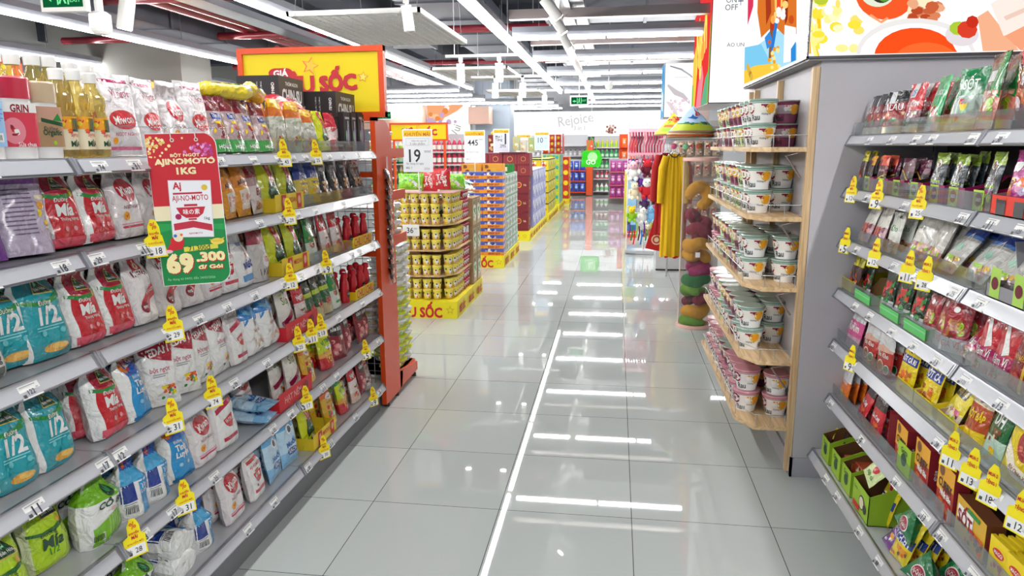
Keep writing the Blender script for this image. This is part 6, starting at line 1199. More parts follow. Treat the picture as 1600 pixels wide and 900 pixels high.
# far wall lit panel
b = MB(); mp = plane_map((-1.3, 25.6, 1.95), (1,0,0), (0,0,1), 6.4, .86, eps=.004)
it = [('r', -.5, 0, .5, 1, WH), ('t', -.02, .62, .19, 'Rejoice', H('c8c8cc'), 1.3, 8, .0), ('t', -.0, .34, .06, '3 in 1', H('c0c0c4'), 1.2, 0, 0)]
for k in range(26): it.append(('o', .17+rgf.gauss(0, .014), .12+abs(rgf.gauss(0, .16)), .006, rgf.choice([H('c89a8a'), H('a86a5a'), H('e0c0b4'), H('8a5a54')])))
it += [('r', -.5, -.02, .5, 0, 'dgrey')]
b.prints(it, mp, 6.4, .86, 'glow'); b.box(-4.55, 1.95, 25.61, 25.8, 1.93, 2.83, 'lgrey', 'gloss')
obj('lit_wall_panel', b, label='long white lit panel with faint script on the far wall', cat='lit panel')
# orange and white poster panel far left
b = MB(); mp = plane_map((-4.83, 20.4, 1.6), (1,0,0), (0,0,1), 1.1, 1.2, eps=.003)
it = [('r', -.5, 0, .5, 1, WH), ('p', [(-.5, .4), (-.5, 1), (.5, 1), (.3, .86), (-.05, .7), (-.2, .5)], H('f0a878')), *[('o', -.45+rgf.random()*.7, .55+rgf.random()*.4, .03+rgf.random()*.05, rgf.choice([H('f4c49a'), H('e88a4a'), H('f8e8d8'), H('c8a8c8')])) for _ in range(24)], ('t', .25, .4, .3, 'Vui', H('9a9a8a'), 1.6, 70, .0), ('e', -.15, .62, .05, .04, 'lilac')]
b.prints(it, mp, 1.1, 1.2, 'glow'); b.box(-5.4, -4.26, 20.41, 20.5, 1.58, 2.82, 'lgrey', 'gloss')
obj('lit_poster', b, label='orange and white lit poster beyond the price board 19', cat='lit poster')
b = MB()
for x0, x1, z0, z1, c, it in [(-6.77, -6.48, 1.705, 2.56, H('f0a02a'), [('food', -.4, .1, .4, .9, [H('f4c86a'), H('e88a1e'), H('f8d88a')], 12, 3)]), ]:
    b.box(x0, x1, 9.2, 9.6, z0, z1, c, 'paper'); b.prints(it, plane_map(((x0+x1)/2, 9.2, z0), (1,0,0), (0,0,1), x1-x0, z1-z0), x1-x0, z1-z0, 'paper')
    for k in range(4): b.box(x0+(x1-x0)*k/4, x0+(x1-x0)*k/4+.015, 9.185, 9.2, z0, z1, H('b87818'), 'paper')
obj('wooden_crate', b, label='amber crate on top of a rack left of the lit fruit poster', cat='crate')
b = MB(); mp = plane_map((-6.25, 9.1, 1.75), (1,0,0), (0,0,1), .42, .6, eps=.003)
b.box(-6.46, -6.04, 9.11, 9.2, 1.73, 2.36, 'lgrey', 'gloss'); b.prints([('r', -.5, 0, .5, 1, WH), ('e', -.1, .8, .4, .24, H('f08a5a')), ('o', .2, .3, .2, H('f0d8c8'))], mp, .42, .6, 'glow'); obj('lit_poster', b, label='small white and orange lit poster above the far left racks', cat='lit poster')
b = MB().box(-6.02, -5.6, 9.22, 9.6, 1.705, 2.28, H('ee9a2a'), 'paper'); b.prints([('food', -.4, .1, .4, .9, [H('f4c86a'), H('e88a1e')], 10, 3)], plane_map((-5.81, 9.2, 1.7), (1,0,0), (0,0,1), .42, .58), .42, .58, 'paper'); obj('fruit_carton', b, label='amber carton right of the small lit poster on the far left', cat='carton')
h4 = header('yellow header panel low behind the dried fruit bags', -6.0, -4.6, 8.8, 1.7, 2.14)
obj('post', MB().box(-.66, -.62, 0, .03, -1.7, 0, OR, 'orange').box(.62, .66, 0, .03, -1.7, 0, OR, 'orange'), h4)
# plain racks behind, seen over the left rack's top
for i, (x, y0, y1, lab) in enumerate([(-3.4, 1.5, 4.1, 'grey back rack one aisle to the left'), (-5.6, 5.6, 8.6, 'grey rack before the low yellow header panel'), (-6.75, 9.05, 9.9, 'grey rack below the amber crate'), (-5.9, 9.05, 9.9, 'grey rack below the amber carton')]):
    rr_ = obj('gondola_rack', None, None, (x, (y0+y1)/2, 0), label=lab, cat='shelf rack'); d = (y1-y0)/2
    obj('back_panel', MB().box(-.02, .02, -d, d, 0, 1.7, 'mgrey', 'matte'), rr_)
    for z in (.14, .5, .9, 1.3, 1.66): obj('shelf', MB().box(-.42, .42, -d, d, z-.02, z, 'lgrey', 'gloss'), rr_)
# ------------------------------------------------------------------ promotional islands in the middle distance
YB = H('f0e01c')
def plinth(label, x0, x1, y0, y1, h=.17, texts=True, chamfer=0):
    b = MB(); 
    if chamfer: b.prism([(x0, y0), (x1, y0), (x1+chamfer, y0+.0+.9), (x1+chamfer, y1), (x0, y1)], 0, h, 'z', YB, 'paper')
    else: b.box(x0, x1, y0, y1, 0, h, YB, 'paper')
    w = x1-x0
    b.prints([('t', .05, .5, .56, 'SIÊU SỐC', 'red', 1.3, 0, .06), star(.42, .5, .045, H('d8b01c'), w, h), star(.42, .5, .03, YB, w, h)], plane_map(((x0+x1)/2, y0, 0), (1,0,0), (0,0,1), w, h), w, h, 'paper')
    L = y1-y0; n = max(1, int(L/.42)); it = []
    for k in range(n):
        c = -.5+(k+.5)/n; it += [('t', c, .55, .6/n, 'SIÊU SỐC', 'red', 1.9, 0, .06)]
    b.prints(it, plane_map((x1+chamfer*.9, (y0+y1)/2, 0), (0,1,0), (0,0,1), L, h, (1,0,0), eps=.006), L, h, 'paper')
    return obj('display_plinth', b, label=label, cat='display plinth')
plinth('yellow SIÊU SỐC plinth under the yellow noodle cups', -2.35, -1.49, 6.56, 7.9, .17)
plinth('yellow plinth under the blue and orange cartons', -2.35, -1.49, 9.5, 11.1, .17)
plinth('yellow plinth under the dark red gift boxes', -2.6, -1.47, 12.35, 15.3, .17)
plinth('yellow plinth under the yellow noodle cartons', -2.3, -1.44, 15.6, 18.1, .17)
plinth('yellow plinth under the lime and teal cartons', -2.3, -1.42, 18.3, 20.1, .17)
# yellow noodle cups
m, l = cup('noodle_cup', .034, .046, .092, [('r', -.5, 0, .5, .25, H('ecc040')), ('r', -.5, .88, .5, 1, H('f4e04a')), ('e', -.32, .45, .07, .3, 'white'), ('e', .0, .45, .07, .3, 'white'), ('e', .32, .45, .07, .3, 'white'), ('o', -.33, .62, .035, 'char'), ('o', .0, .62, .035, 'char'), ('o', .33, .62, .035, 'char'), ('o', -.18, .72, .04, 'dgreen'), ('o', .17, .72, .04, 'dgreen'), ('food', -.5, .1, .5, .3, ['red', 'amber', 'cream'], 8, 3)], body=H('fbe268'), rim=H('f8ec70'), lid=H('f6e05a'), n=14, wrap=5.6)
KD['ycup'] = Kind('noodle_cup', 'noodle cup', '', m, [('lid', l, [])])
m, l = cup('noodle_cup', .03, .04, .092, [('e', 0, .5, .1, .3, 'white'), ('e', .35, .5, .1, .3, 'white'), ('e', -.35, .5, .1, .3, 'white'), ('food', -.5, .1, .5, .8, ['red', 'lpink', 'maroon'], 9, 3)], body=H('c8284a'), rim='lpink', lid=H('e85a78'), n=12, wrap=5.6)
KD['rcup'] = Kind('noodle_cup', 'noodle cup', '', m, [('lid', l, [])])
BZ = [.175, .41, .66, .905]
for i, z in enumerate(BZ[1:]):
    obj('tier_board', MB().prism([(-2.3, 6.6), (-1.66, 6.6), (-1.515, 6.8), (-1.515, 7.42), (-2.3, 7.42)], z-.012, z, 'z', H('b8a488'), 'wood'), label='thin wooden board between tiers of yellow noodle cups, %s from the floor' % ORD[i+1], cat='tier board', group='boards between the noodle cup tiers')
NL = [2, 2, 2, 4]; rg = random.Random(2)
TN = ['lowest', 'second', 'third', 'top']
for t in range(4):
    nl = NL[t] if t < 3 else 3
    for q in range(nl):
        z = BZ[t]+q*.1+.001
        for k in range(5): 
            x = -1.705-k*.1+.0; KD['ycup'].put((x, 6.66, z), (0, 0, rg.uniform(-.3, .3)), 'yellow noodle cup in the front row of the %s tier, facing the camera' % TN[t], 'yellow noodle cups, front row, %s tier' % TN[t], bare=False)
        for k in range(5):
            if t == 3 and q == 2 and k > 3: continue
            KD['ycup'].put((-1.6+.025*min(k, 1), 6.70+k*.098, z), (0, 0, .7), 'yellow noodle cup in the aisle side row of the %s tier' % TN[t], 'yellow noodle cups, aisle side, %s tier' % TN[t])
        for k in range(3): KD['rcup'].put((-1.565, 7.185+k*.085, z), (0, 0, 1.2), 'crimson noodle cup in the aisle side row of the %s tier' % TN[t], 'crimson noodle cups, %s tier' % TN[t])
# stacks of cartons, built of single cartons with printed faces
def stack(kname, cat, desc, group, xs, ys, z0, dz, n, face, side, cols, x1=None, skip=None, depth=None, jit=.003, gap=.003, name=None):
    """cartons in a front row xs (x edges) and aisle column ys (y edges)"""
    cache = {}
    for q in range(n):
        for i in range(len(xs)-1):
            for j in range(len(ys)-1):
                if i < len(xs)-2 and j > 0: continue           # inner ones are hidden
                w = xs[i+1]-xs[i]-gap; d = ys[j+1]-ys[j]-gap; key = (round(w, 3), round(d, 3))
                if key not in cache:
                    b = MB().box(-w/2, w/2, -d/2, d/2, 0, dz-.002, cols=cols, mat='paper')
                    b.prints(face, plane_map((0, -d/2, 0), (1,0,0), (0,0,1), w, dz, eps=.002), w, dz, 'paper')
                    b.prints(side, plane_map((w/2, 0, 0), (0,1,0), (0,0,1), d, dz, (1,0,0), eps=.002), d, dz, 'paper')
                    cache[key] = b.mesh(kname)
                where = 'front' if j == 0 else 'aisle side'
                lvl = 'upper' if q > n*2/3 else ('middle' if q >= n/3 else 'lower')
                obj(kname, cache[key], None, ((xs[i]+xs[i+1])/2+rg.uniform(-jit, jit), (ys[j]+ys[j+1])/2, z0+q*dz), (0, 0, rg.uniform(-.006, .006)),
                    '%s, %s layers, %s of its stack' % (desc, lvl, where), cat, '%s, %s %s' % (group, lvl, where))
kr = H('a8885e')
stack('bowl_carton', 'carton', 'brown carton with green bowl picture', 'brown cartons beside the noodle cups', [-2.0, -1.5], [7.44, 7.66, 7.88], .172, .31, 3, [('r', -.4, .1, .4, .9, H('c8a878')), ('e', 0, .5, .34, .34, H('e8ecdc')), ('food', -.3, .25, .3, .75, ['dgreen', 'lgreen', 'white', 'green'], 10, 3)],
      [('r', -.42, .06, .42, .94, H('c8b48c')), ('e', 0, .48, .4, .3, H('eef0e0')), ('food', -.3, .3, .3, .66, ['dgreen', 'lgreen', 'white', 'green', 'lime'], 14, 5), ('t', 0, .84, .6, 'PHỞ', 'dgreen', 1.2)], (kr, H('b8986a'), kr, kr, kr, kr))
plinthtop = MB().box(-2.34, -2.02, 7.2, 7.88, .172, 1.1, kr, 'paper')
obj('carton', plinthtop, label='large brown carton at the back of the noodle cup island', cat='carton')
# loose packets on the island top
gp = bag_mesh('noodle_packet', .11, .16, .03, 'pillow', [(1, H('c9dccb'))], [('r', -.3, .3, .3, .7, H('8ab89a')), ('t', 0, .5, .5, 'Phở', 'dgreen', 1.2), ('food', -.3, .75, .3, .95, ['dgreen', 'white'], 5, 2)], nu=6, nv=7)
for k in range(22):
    obj('noodle_packet', gp, None, (-1.56-.1*(k % 5), 7.46+.1*(k//5)+.01*(k % 3), 1.115+.035*(k % 4)+.02*(k//11)), (-1.3+.3*math.sin(k*2.1), .1, 1.0+.4*math.sin(k)), 'pale green noodle packet heaped on top of the brown cartons', 'noodle packet', 'pale green packets heaped on the cartons')
rp = bag_mesh('red_snack_bag', .18, .2, .08, 'pillow', [(1, 'red')], [('t', 0, .6, .6, 'Tết', 'white', 1.3), ('food', -.3, .1, .3, .4, ['white', 'cream', 'dred'], 7, 2)], nu=8, nv=8)
lp_ = bag_mesh('green_snack_bag', .26, .16, .1, 'pillow', [(1, H('8ade2a'))], [('food', -.44, .1, .44, .9, [H('b8f04a'), 'white', H('5ab81e'), H('6ace2a')], 20, 2)], nu=8, nv=8)
for i, (m_, x, y, z, rz, nm, lab) in enumerate([(rp, -1.66, 6.75, 1.235, .3, 'gift_bag', 'red and white gift bag standing on the noodle cups'), (rp, -1.79, 6.8, 1.215, -.3, 'gift_bag', 'red gift bag behind the price board lettered nineteen'), (lp_, -1.98, 6.8, 1.225, 0, 'snack_bag', 'bright green snack bag left under the price board 19'), (lp_, -1.62, 7.05, 1.21, .3, 'snack_bag', 'bright green snack bag between red gift bag and packets'), (lp_, -1.84, 7.02, 1.22, .1, 'snack_bag', 'bright green snack bag right behind price board 19')]):
    obj(nm, m_, None, (x, y, z), (-.2, 0, rz), lab, 'gift bag' if nm[0] == 'g' else 'snack bag')
obj('tier_board', MB().box(-2.1, -1.52, 6.6, 7.42, 1.207, 1.212, H('d8a0a8'), 'paper'), label='pink sheet lying over the top layer of noodle cups', cat='sheet')
# small ticket on the tier
for (x, y, z, t, lab) in [(-1.93, 6.585, .80, '36', 'white price ticket lettered 36 hanging on the yellow noodle cups'), (-1.50, 7.1, .78, '7', 'small white ticket on the aisle edge of the noodle cup tier')]:
    b = MB().box(-.08, .08, 0, .002, 0, .11, 'white', 'paper'); b.prints([('t', -.05, .5, .4, t, 'char', 1.2, 0, .01), ('t', .28, .64, .2, '000', 'grey')], plane_map((0, 0, 0), (1,0,0), (0,0,1), .16, .11), .16, .11, 'paper')
    obj('price_ticket_board', b, None, (x, y, z), (0, 0, .1 if x < -1.6 else 1.2), lab, 'price ticket', scale=1 if x < -1.6 else .6)
# blue and orange cartons
bl = H('3a4a9a')
stack('biscuit_carton', 'carton', 'blue and orange biscuit carton', 'blue and orange cartons', [-2.05, -1.78, -1.5], [9.52, 9.78], .172, .094, 12, [('r', -.5, 0, .5, .5, H('e8921c')), ('r', -.5, .5, .5, 1, H('4a5ab0')), ('t', .05, .26, .6, 'BÁNH QUY', 'dred', 1.2, 0, .05), ('food', -.4, .5, .4, 1, ['white', 'dblue', 'lilac', 'cream'], 8, 3)],
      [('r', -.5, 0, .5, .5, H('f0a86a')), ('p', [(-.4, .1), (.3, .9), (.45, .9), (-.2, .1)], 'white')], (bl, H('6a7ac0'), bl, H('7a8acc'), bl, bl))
gw = H('9ab09e')
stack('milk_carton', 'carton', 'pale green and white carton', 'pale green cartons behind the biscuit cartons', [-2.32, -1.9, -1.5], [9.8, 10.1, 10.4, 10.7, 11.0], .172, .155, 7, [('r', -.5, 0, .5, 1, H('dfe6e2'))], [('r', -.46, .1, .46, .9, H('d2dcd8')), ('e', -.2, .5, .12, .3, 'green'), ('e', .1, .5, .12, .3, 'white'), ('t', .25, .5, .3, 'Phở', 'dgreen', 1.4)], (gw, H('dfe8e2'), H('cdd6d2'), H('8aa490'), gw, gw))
gc = MB().lathe([(.033, 0), (.034, .12)], 12, col='green'); gc.box(-.02, .02, -.0345, -.034, .03, .09, 'white', 'paper')
gcm = gc.mesh('can')
for r in range(2):
    for k in range(7): obj('drink_can', gcm, None, (-1.545-.075*r, 10.14+k*.1, 1.259), label='dark green can on top of the pale green cartons', cat='drink can', group='dark green cans on the cartons')
# dark red gift boxes
dr = H('7c1a26')
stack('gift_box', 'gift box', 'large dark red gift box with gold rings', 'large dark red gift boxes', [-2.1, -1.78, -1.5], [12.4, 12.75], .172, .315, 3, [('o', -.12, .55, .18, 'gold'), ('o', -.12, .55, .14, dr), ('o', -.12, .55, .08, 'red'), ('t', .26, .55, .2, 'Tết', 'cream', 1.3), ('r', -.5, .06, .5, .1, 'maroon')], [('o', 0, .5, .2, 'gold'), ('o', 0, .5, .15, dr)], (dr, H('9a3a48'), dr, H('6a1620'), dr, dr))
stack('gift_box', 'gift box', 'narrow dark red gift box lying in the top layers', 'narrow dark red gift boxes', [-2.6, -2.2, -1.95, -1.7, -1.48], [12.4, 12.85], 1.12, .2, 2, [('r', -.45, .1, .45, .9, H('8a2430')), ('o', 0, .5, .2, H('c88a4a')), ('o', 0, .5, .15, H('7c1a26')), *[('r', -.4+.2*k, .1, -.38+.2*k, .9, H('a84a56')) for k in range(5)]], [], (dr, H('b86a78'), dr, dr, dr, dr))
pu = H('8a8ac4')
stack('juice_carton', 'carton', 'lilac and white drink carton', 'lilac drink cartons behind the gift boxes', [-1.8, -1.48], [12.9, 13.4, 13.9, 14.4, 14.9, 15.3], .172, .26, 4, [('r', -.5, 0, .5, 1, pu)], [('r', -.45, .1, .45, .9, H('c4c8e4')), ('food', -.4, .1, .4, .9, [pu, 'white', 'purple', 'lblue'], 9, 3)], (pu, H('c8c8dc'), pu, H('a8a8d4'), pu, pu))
for (x, y, z, w, h, c, lab) in [(-2.15, 12.55, 1.53, .14, .30, dr, 'tall dark red gift tin between price boards 445 and 1'), (-1.72, 12.5, 1.56, .12, .24, H('b0b48a'), 'green and cream upright box left on the gift boxes'), (-1.46, 12.5, 1.54, .1, .24, H('9ab070'), 'green upright box right on the gift boxes'), (-1.59, 12.48, 1.54, .11, .2, H('cfc6b8'), 'cream upright box with small print on the gift boxes')]:
    b = MB().box(-w/2, w/2, -.05, .05, 0, h, c, 'paper'); b.prints([('food', -.4, .1, .4, .9, [c, H('c8a86a'), 'cream'], 8, 3)], plane_map((0, -.05, 0), (1,0,0), (0,0,1), w, h), w, h, 'paper')
    if c == dr: b.lathe([(.02, h), (.03, h+.03), (.005, h+.07)], 10, col='gold')
    obj('gift_tin' if c == dr else 'tea_box', b, None, (x, y, z), label=lab, cat='gift box')
obj('display_board', MB().box(-2.0, -1.55, 12.35, 12.7, 1.522, 1.535, 'maroon', 'paper'), label='dark red tray lid lying on the gift boxes', cat='tray lid')
b = MB().box(-.28, .0, -.1, .1, 0, .14, H('e8a02a'), 'paper'); b.prints([('food', -.4, .1, .4, .9, ['amber', 'brown', 'gold'], 8, 3)], plane_map((-.14, -.1, 0), (1,0,0), (0,0,1), .28, .14), .28, .14, 'paper')
obj('biscuit_box', b, None, (-1.85, 9.95, 1.259), label='amber box left of the gift boxes below price board 445', cat='box')
obj('biscuit_box', b.mesh('biscuit_box'), None, (-1.55, 9.97, 1.259), label='second amber box closer to the gift boxes', cat='box')
# yellow noodle cartons and beyond
ye = H('e8cc1e')
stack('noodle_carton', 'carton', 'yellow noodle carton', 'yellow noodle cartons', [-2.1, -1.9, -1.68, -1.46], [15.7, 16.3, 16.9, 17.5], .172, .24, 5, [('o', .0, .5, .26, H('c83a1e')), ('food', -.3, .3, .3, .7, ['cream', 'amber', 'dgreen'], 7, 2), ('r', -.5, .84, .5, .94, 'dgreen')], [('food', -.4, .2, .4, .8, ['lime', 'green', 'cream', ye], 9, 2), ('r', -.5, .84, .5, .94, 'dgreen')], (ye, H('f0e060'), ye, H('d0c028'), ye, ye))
te = H('7ab0a0')
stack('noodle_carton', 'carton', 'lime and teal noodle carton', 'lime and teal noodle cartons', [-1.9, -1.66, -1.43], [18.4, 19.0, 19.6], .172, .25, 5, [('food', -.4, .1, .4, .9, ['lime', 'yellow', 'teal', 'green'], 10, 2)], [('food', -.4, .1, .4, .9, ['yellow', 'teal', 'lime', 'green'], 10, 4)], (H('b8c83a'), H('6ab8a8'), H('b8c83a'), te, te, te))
rd = H('c42a1e')
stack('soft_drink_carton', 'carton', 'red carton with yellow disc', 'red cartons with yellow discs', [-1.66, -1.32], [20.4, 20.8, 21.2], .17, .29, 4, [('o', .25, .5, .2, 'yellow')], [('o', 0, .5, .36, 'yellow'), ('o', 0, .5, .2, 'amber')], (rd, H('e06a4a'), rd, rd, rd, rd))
plinth('small yellow plinth under the red cartons with yellow discs', -1.7, -1.30, 20.35, 21.3, .16)
# orange snack pyramid
ob = bag_mesh('snack_bag', .14, .17, .06, 'pillow', [(1, H('e8541e'))], [('o', 0, .55, .3, H('f4a04a')), ('o', 0, .55, .2, 'yellow')], nu=6, nv=6)
for q in range(3):
    for k in range(3 if q < 2 else 3):
        obj('snack_bag', ob, None, (-1.86+k*.17, 19.2, 1.45+q*.155), label='orange snack bag on the rack behind price board 10', cat='snack bag', group='orange snack bags behind price board 10')
b = MB().box(-1.95, -1.42, 19.1, 19.5, 1.43, 1.45, 'dred', 'gloss')
for q in range(1, 4): b.box(-1.95, -1.42, 19.12, 19.5, 1.445+q*.155-.004, 1.445+q*.155, 'dred', 'gloss')
b.box(-1.41, -1.39, 19.1, 19.5, 1.43, 1.95, 'red', 'gloss'); obj('snack_rack', b, label='small red rack of orange snack bags behind price board 10', cat='rack')
# price boards on poles
def priceboard(label, num, x0, x1, z0, z1, y, lines, base):
    w = x1-x0; h = z1-z0; o = obj('price_board', None, None, ((x0+x1)/2, y, z0), (0, 0, .03), label, 'price board')
    b = MB().box(-w/2, w/2, 0, .006, 0, h, 'white', 'paper'); mp = plane_map((0, -.0005, 0), (1,0,0), (0,0,1), w, h)
    it = [('r', -.5, 0, .5, 1, H('e9ebf0')), ('r', -.46, .83, .46, .97, H('f2c21c')), ('t', 0, .9, .84, 'KHUYẾN MÃI', H('b85a1c'), 1.15, 0, .03)]+lines
    b.prints(it, mp, w, h, 'paper'); obj('board', b, o); obj('pole', MB().tube([(0, .01, 0), (0, .01, -(z0-base))], .006, 6, 'white'), o)
priceboard('white price board lettered 19 over the bright green snack bags', '19', -1.985, -1.70, 1.405, 1.80, 6.6, [('t', -.1, .38, .4, '19', 'char', 1.35, 0, .02), ('t', .33, .48, .22, '000đ', 'grey'), ('r', -.38, .62, .38, .625, 'grey'), ('r', -.38, .78, .38, .785, 'grey'), ('r', -.38, .62, -.375, .785, 'grey'), ('r', .375, .62, .38, .785, 'grey'), ('t', .05, .73, .5, 'Giảm khi mua từ', 'grey'), ('t', 0, .66, .5, '2 sản phẩm', 'grey'), ('t', -.1, .2, .6, 'Áp dụng từ ngày', 'grey'), ('t', -.3, .1, .2, 'Mã: 1', 'grey'), ('t', .3, .08, .2, '2026', 'mgrey')], 1.2)
priceboard('white price board lettered 445 above the amber boxes', '445', -2.02, -1.74, 1.42, 1.85, 9.55, [('t', -.08, .62, .5, '445', 'char', 1.2, 0, .01), ('t', .3, .72, .22, '.000đ', 'grey'), ('t', -.1, .34, .6, 'Áp dụng từ ngày', 'mgrey'), ('t', -.3, .12, .2, 'Mã: 2', 'mgrey')], 1.3)
priceboard('pale price board lettered Tặng 1 and 295', '1', -2.11, -1.83, 1.53, 1.93, 12.4, [('r', -.42, .05, .42, .8, H('d6d8e6')), ('t', -.16, .68, .4, 'Mua 1', 'dgrey', 1.2), ('t', -.16, .54, .44, 'Tặng', 'dgrey', 1.2), ('t', .26, .58, .12, '1', 'char', 1.3, 0, .03), ('t', .1, .28, .36, '295', 'dgrey', 1.2)], 1.5)
priceboard('pale price board lettered 25 behind the gift boxes', '25', -1.93, -1.64, 1.52, 1.86, 14, [('t', -.1, .5, .4, '25', 'char', 1.2, 0, .02), ('t', .3, .62, .2, '000', 'grey')], 1.2)
priceboard('pale blue price board lettered 10 beside the board 25', '10', -1.66, -1.36, 1.55, 1.92, 14.8, [('r', -.44, .05, .44, .8, H('c8dcee')), ('t', -.1, .55, .36, '10', 'dgrey', 1.2, 0, .01), ('t', .25, .66, .2, '000', 'grey')], 1.2)
# ------------------------------------------------------------------ far shelving
def simple_bottle(col, cap, h=.24, r=.04, n=8, label='white'):
    b = MB().lathe([(r, 0), (r, h*.6), (r*.4, h*.82), (r*.4, h*.86)], n, col=col, mat='gloss'); b.lathe([(r*.5, h*.86), (r*.5, h)], n, col=cap)
    b.lathe([(r*1.03, h*.15), (r*1.03, h*.5)], n, col=label, capb=False, capt=False); return b.mesh('bottle')
def simple_bag(c, c2, w=.16, h=.26, t=.07):
    return bag_mesh('bag', w, h, t, 'pillow', [(1, c)], [('o', 0, .5, .3, c2), ('o', .0, .5, .14, 'white'), ('t', 0, .75, .5, 'OMO', 'white', 1.2)], nu=6, nv=7)
def far_rack(name, label, x0, x1, y, zs, goods, depth=.4, back='mgrey', frame=None, dw=.15, lab='', cat='shelf rack'):
    o = obj(name, None, None, ((x0+x1)/2, y, 0), label=label, cat=cat); w = x1-x0
    obj('back_panel', MB().box(-w/2, w/2, depth, depth+.02, 0, zs[-1]+.35, C(back), 'matte'), o)
    for z in zs: obj('shelf', MB().box(-w/2, w/2, 0, depth, z-.03, z, C(frame) if frame else H('d8dade'), 'gloss'), o)
    for i, z in enumerate(zs):
        m_, nm, ct, ds = goods[i % len(goods)]
        if m_ is None: continue
        n = int(w/dw)
        for k in range(n):
            obj(nm, m_, None, (x0+dw*(k+.5)+(w-n*dw)/2, y+.08, z+.002), label='%s on the %s shelf of the %s' % (ds, ['lowest', 'second', 'third', 'fourth', 'fifth'][i], lab), cat=ct, group='%s, %s shelf, %s' % (ds, ['lowest', 'second', 'third', 'fourth', 'fifth'][i], lab))
    return o
gb = simple_bottle(H('2f9a5a'), 'lgreen', .26, .06, label=H('b8e0c0')); pb = simple_bottle(H('c83a5a'), 'lpink', .26, .05); yb = simple_bottle(H('c8c83a'), 'yellow', .24, .05, label='lime'); wb = simple_bottle('white', 'lgrey', .26, .06, label='lgreen')
bb_ = simple_bag(H('2a4ac8'), 'lblue', .17, .3, .1); pk = simple_bag(H('b83a9a'), H('e8a8d8'), .16, .3, .1); orb = simple_bag(H('f08a2a'), 'lpink', .13, .24, .07)
far_rack('detergent_rack', 'rack of green bottles between the two orange panels at the aisle end', -.74, .42, 24.2, [.14, .55, .88, 1.24, 1.58], [(wb, 'detergent_bottle', 'bottle', 'white detergent bottle'), (pb, 'detergent_bottle', 'bottle', 'pink detergent bottle'), (gb, 'detergent_bottle', 'bottle', 'green detergent bottle'), (gb, 'detergent_bottle', 'bottle', 'green detergent bottle'), (yb, 'detergent_bottle', 'bottle', 'yellow green bottle')], lab='central far rack')
for x, lab in ((-.97, 'orange end panel left of the green bottle rack'), (.42, 'orange end panel right of the green bottle rack')):
    y = 23.9 if x < 0 else 21.2; xx = x if x < 0 else .37
    b = MB().box(xx, xx+.21, y, y+.5, .03, 1.82, H('e0541c'), 'orange'); b.box(xx+.14, xx+.18, y-.004, y, 1.6, 1.64, 'white', 'paper'); obj('gondola_end', b, label=lab, cat='shelf end')
far_rack('detergent_rack', 'rack of blue detergent bags left of the orange end panel', -1.6, -.98, 23.8, [.14, .5, .84], [(bb_, 'detergent_bag', 'detergent bag', 'blue detergent bag')]*3, lab='left far rack', frame=OR, dw=.2)
far_rack('softener_rack', 'rack of pink softener bags before the right orange panel', -.2, .38, 20.4, [.2, .55, .92], [(pk, 'softener_bag', 'softener bag', 'pink softener bag')]*3, lab='pink far rack', frame=H('c8586a'), dw=.17)
far_rack('snack_stand', 'small orange stand of orange bags beside the right orange panel', .08, .36, 20.9, [1.22, 1.6], [(orb, 'softener_pouch', 'softener pouch', 'orange softener pouch')]*2, lab='orange stand', frame=OR, dw=.14, depth=.2, back=OR)
far_rack('cosmetics_rack', 'long low white rack under the lit wall panel', -4.2, -.98, 24.8, [.5, .9, 1.3, 1.65], [(None,)*4, (wb, 'lotion_bottle', 'bottle', 'white lotion bottle'), (simple_bottle('lgrey', 'black', .2, .05), 'lotion_bottle', 'bottle', 'grey lotion bottle with black cap'), (None,)*4], lab='low white rack', back='lgrey', dw=.16)
far_rack('cosmetics_rack', 'white rack right of the aisle end under the lit panel', .62, 2.2, 24.8, [.5, .9, 1.3], [(None,)*4], lab='right white rack', back='lgrey')
far_rack('drink_rack', 'tall rack of pink and red drinks behind the yellow header', -3.95, -2.9, 14.6, [.7, 1.0, 1.28, 1.54], [(pb, 'drink_bottle', 'bottle', 'crimson drink bottle')]*4, lab='drink rack', dw=.11)
far_rack('drink_rack', 'tall rack of white and green bottles left of the drinks', -5.4, -4.02, 15.2, [.7, 1.0, 1.28, 1.54], [(gb, 'drink_bottle', 'bottle', 'green drink bottle'), (simple_bottle('cream', 'yellow', .24, .045, label='lime'), 'drink_bottle', 'bottle', 'cream drink bottle')], lab='green drink rack', dw=.13)
b = MB().box(-4.02, -3.96, 14.3, 14.8, 0, 1.85, H('c8501e'), 'orange'); obj('gondola_end', b, label='narrow orange end panel between the two drink racks', cat='shelf end')
# hanging green shopping bag
o = obj('shopping_bag', None, None, (-.62, 18, 1.12), label='bright green cartoonless shopping bag hanging over the aisle end'.replace('cartoonless ', ''), cat='shopping bag')
gbm = MB().prism([(-.24, 0), (.22, 0), (.27, .2), (.2, .4), (-.16, .4), (-.22, .36)], -.05, .05, 'y', H('2fc41e'), 'cloth'); gbm.prints([('o', .1, .6, .3, H('a8e8a0')), ('t', 0, .3, .6, 'GO', 'white', 1.2)], plane_map((0, -.051, 0), (1,0,0), (0,0,1), .4, .4), .4, .4, 'cloth'); obj('body', gbm, o)
obj('handle', MB().tube([(-.12, 0, .4), (-.04, 0, .64), (.0, 0, .72), (.06, 0, .64), (.14, 0, .4)], .012, 6, H('3aae2a')), o); obj('hanging_rod', MB().tube([(0, 0, .7), (0, 0, CZ-1.12)], .006, 5, 'white'), o)

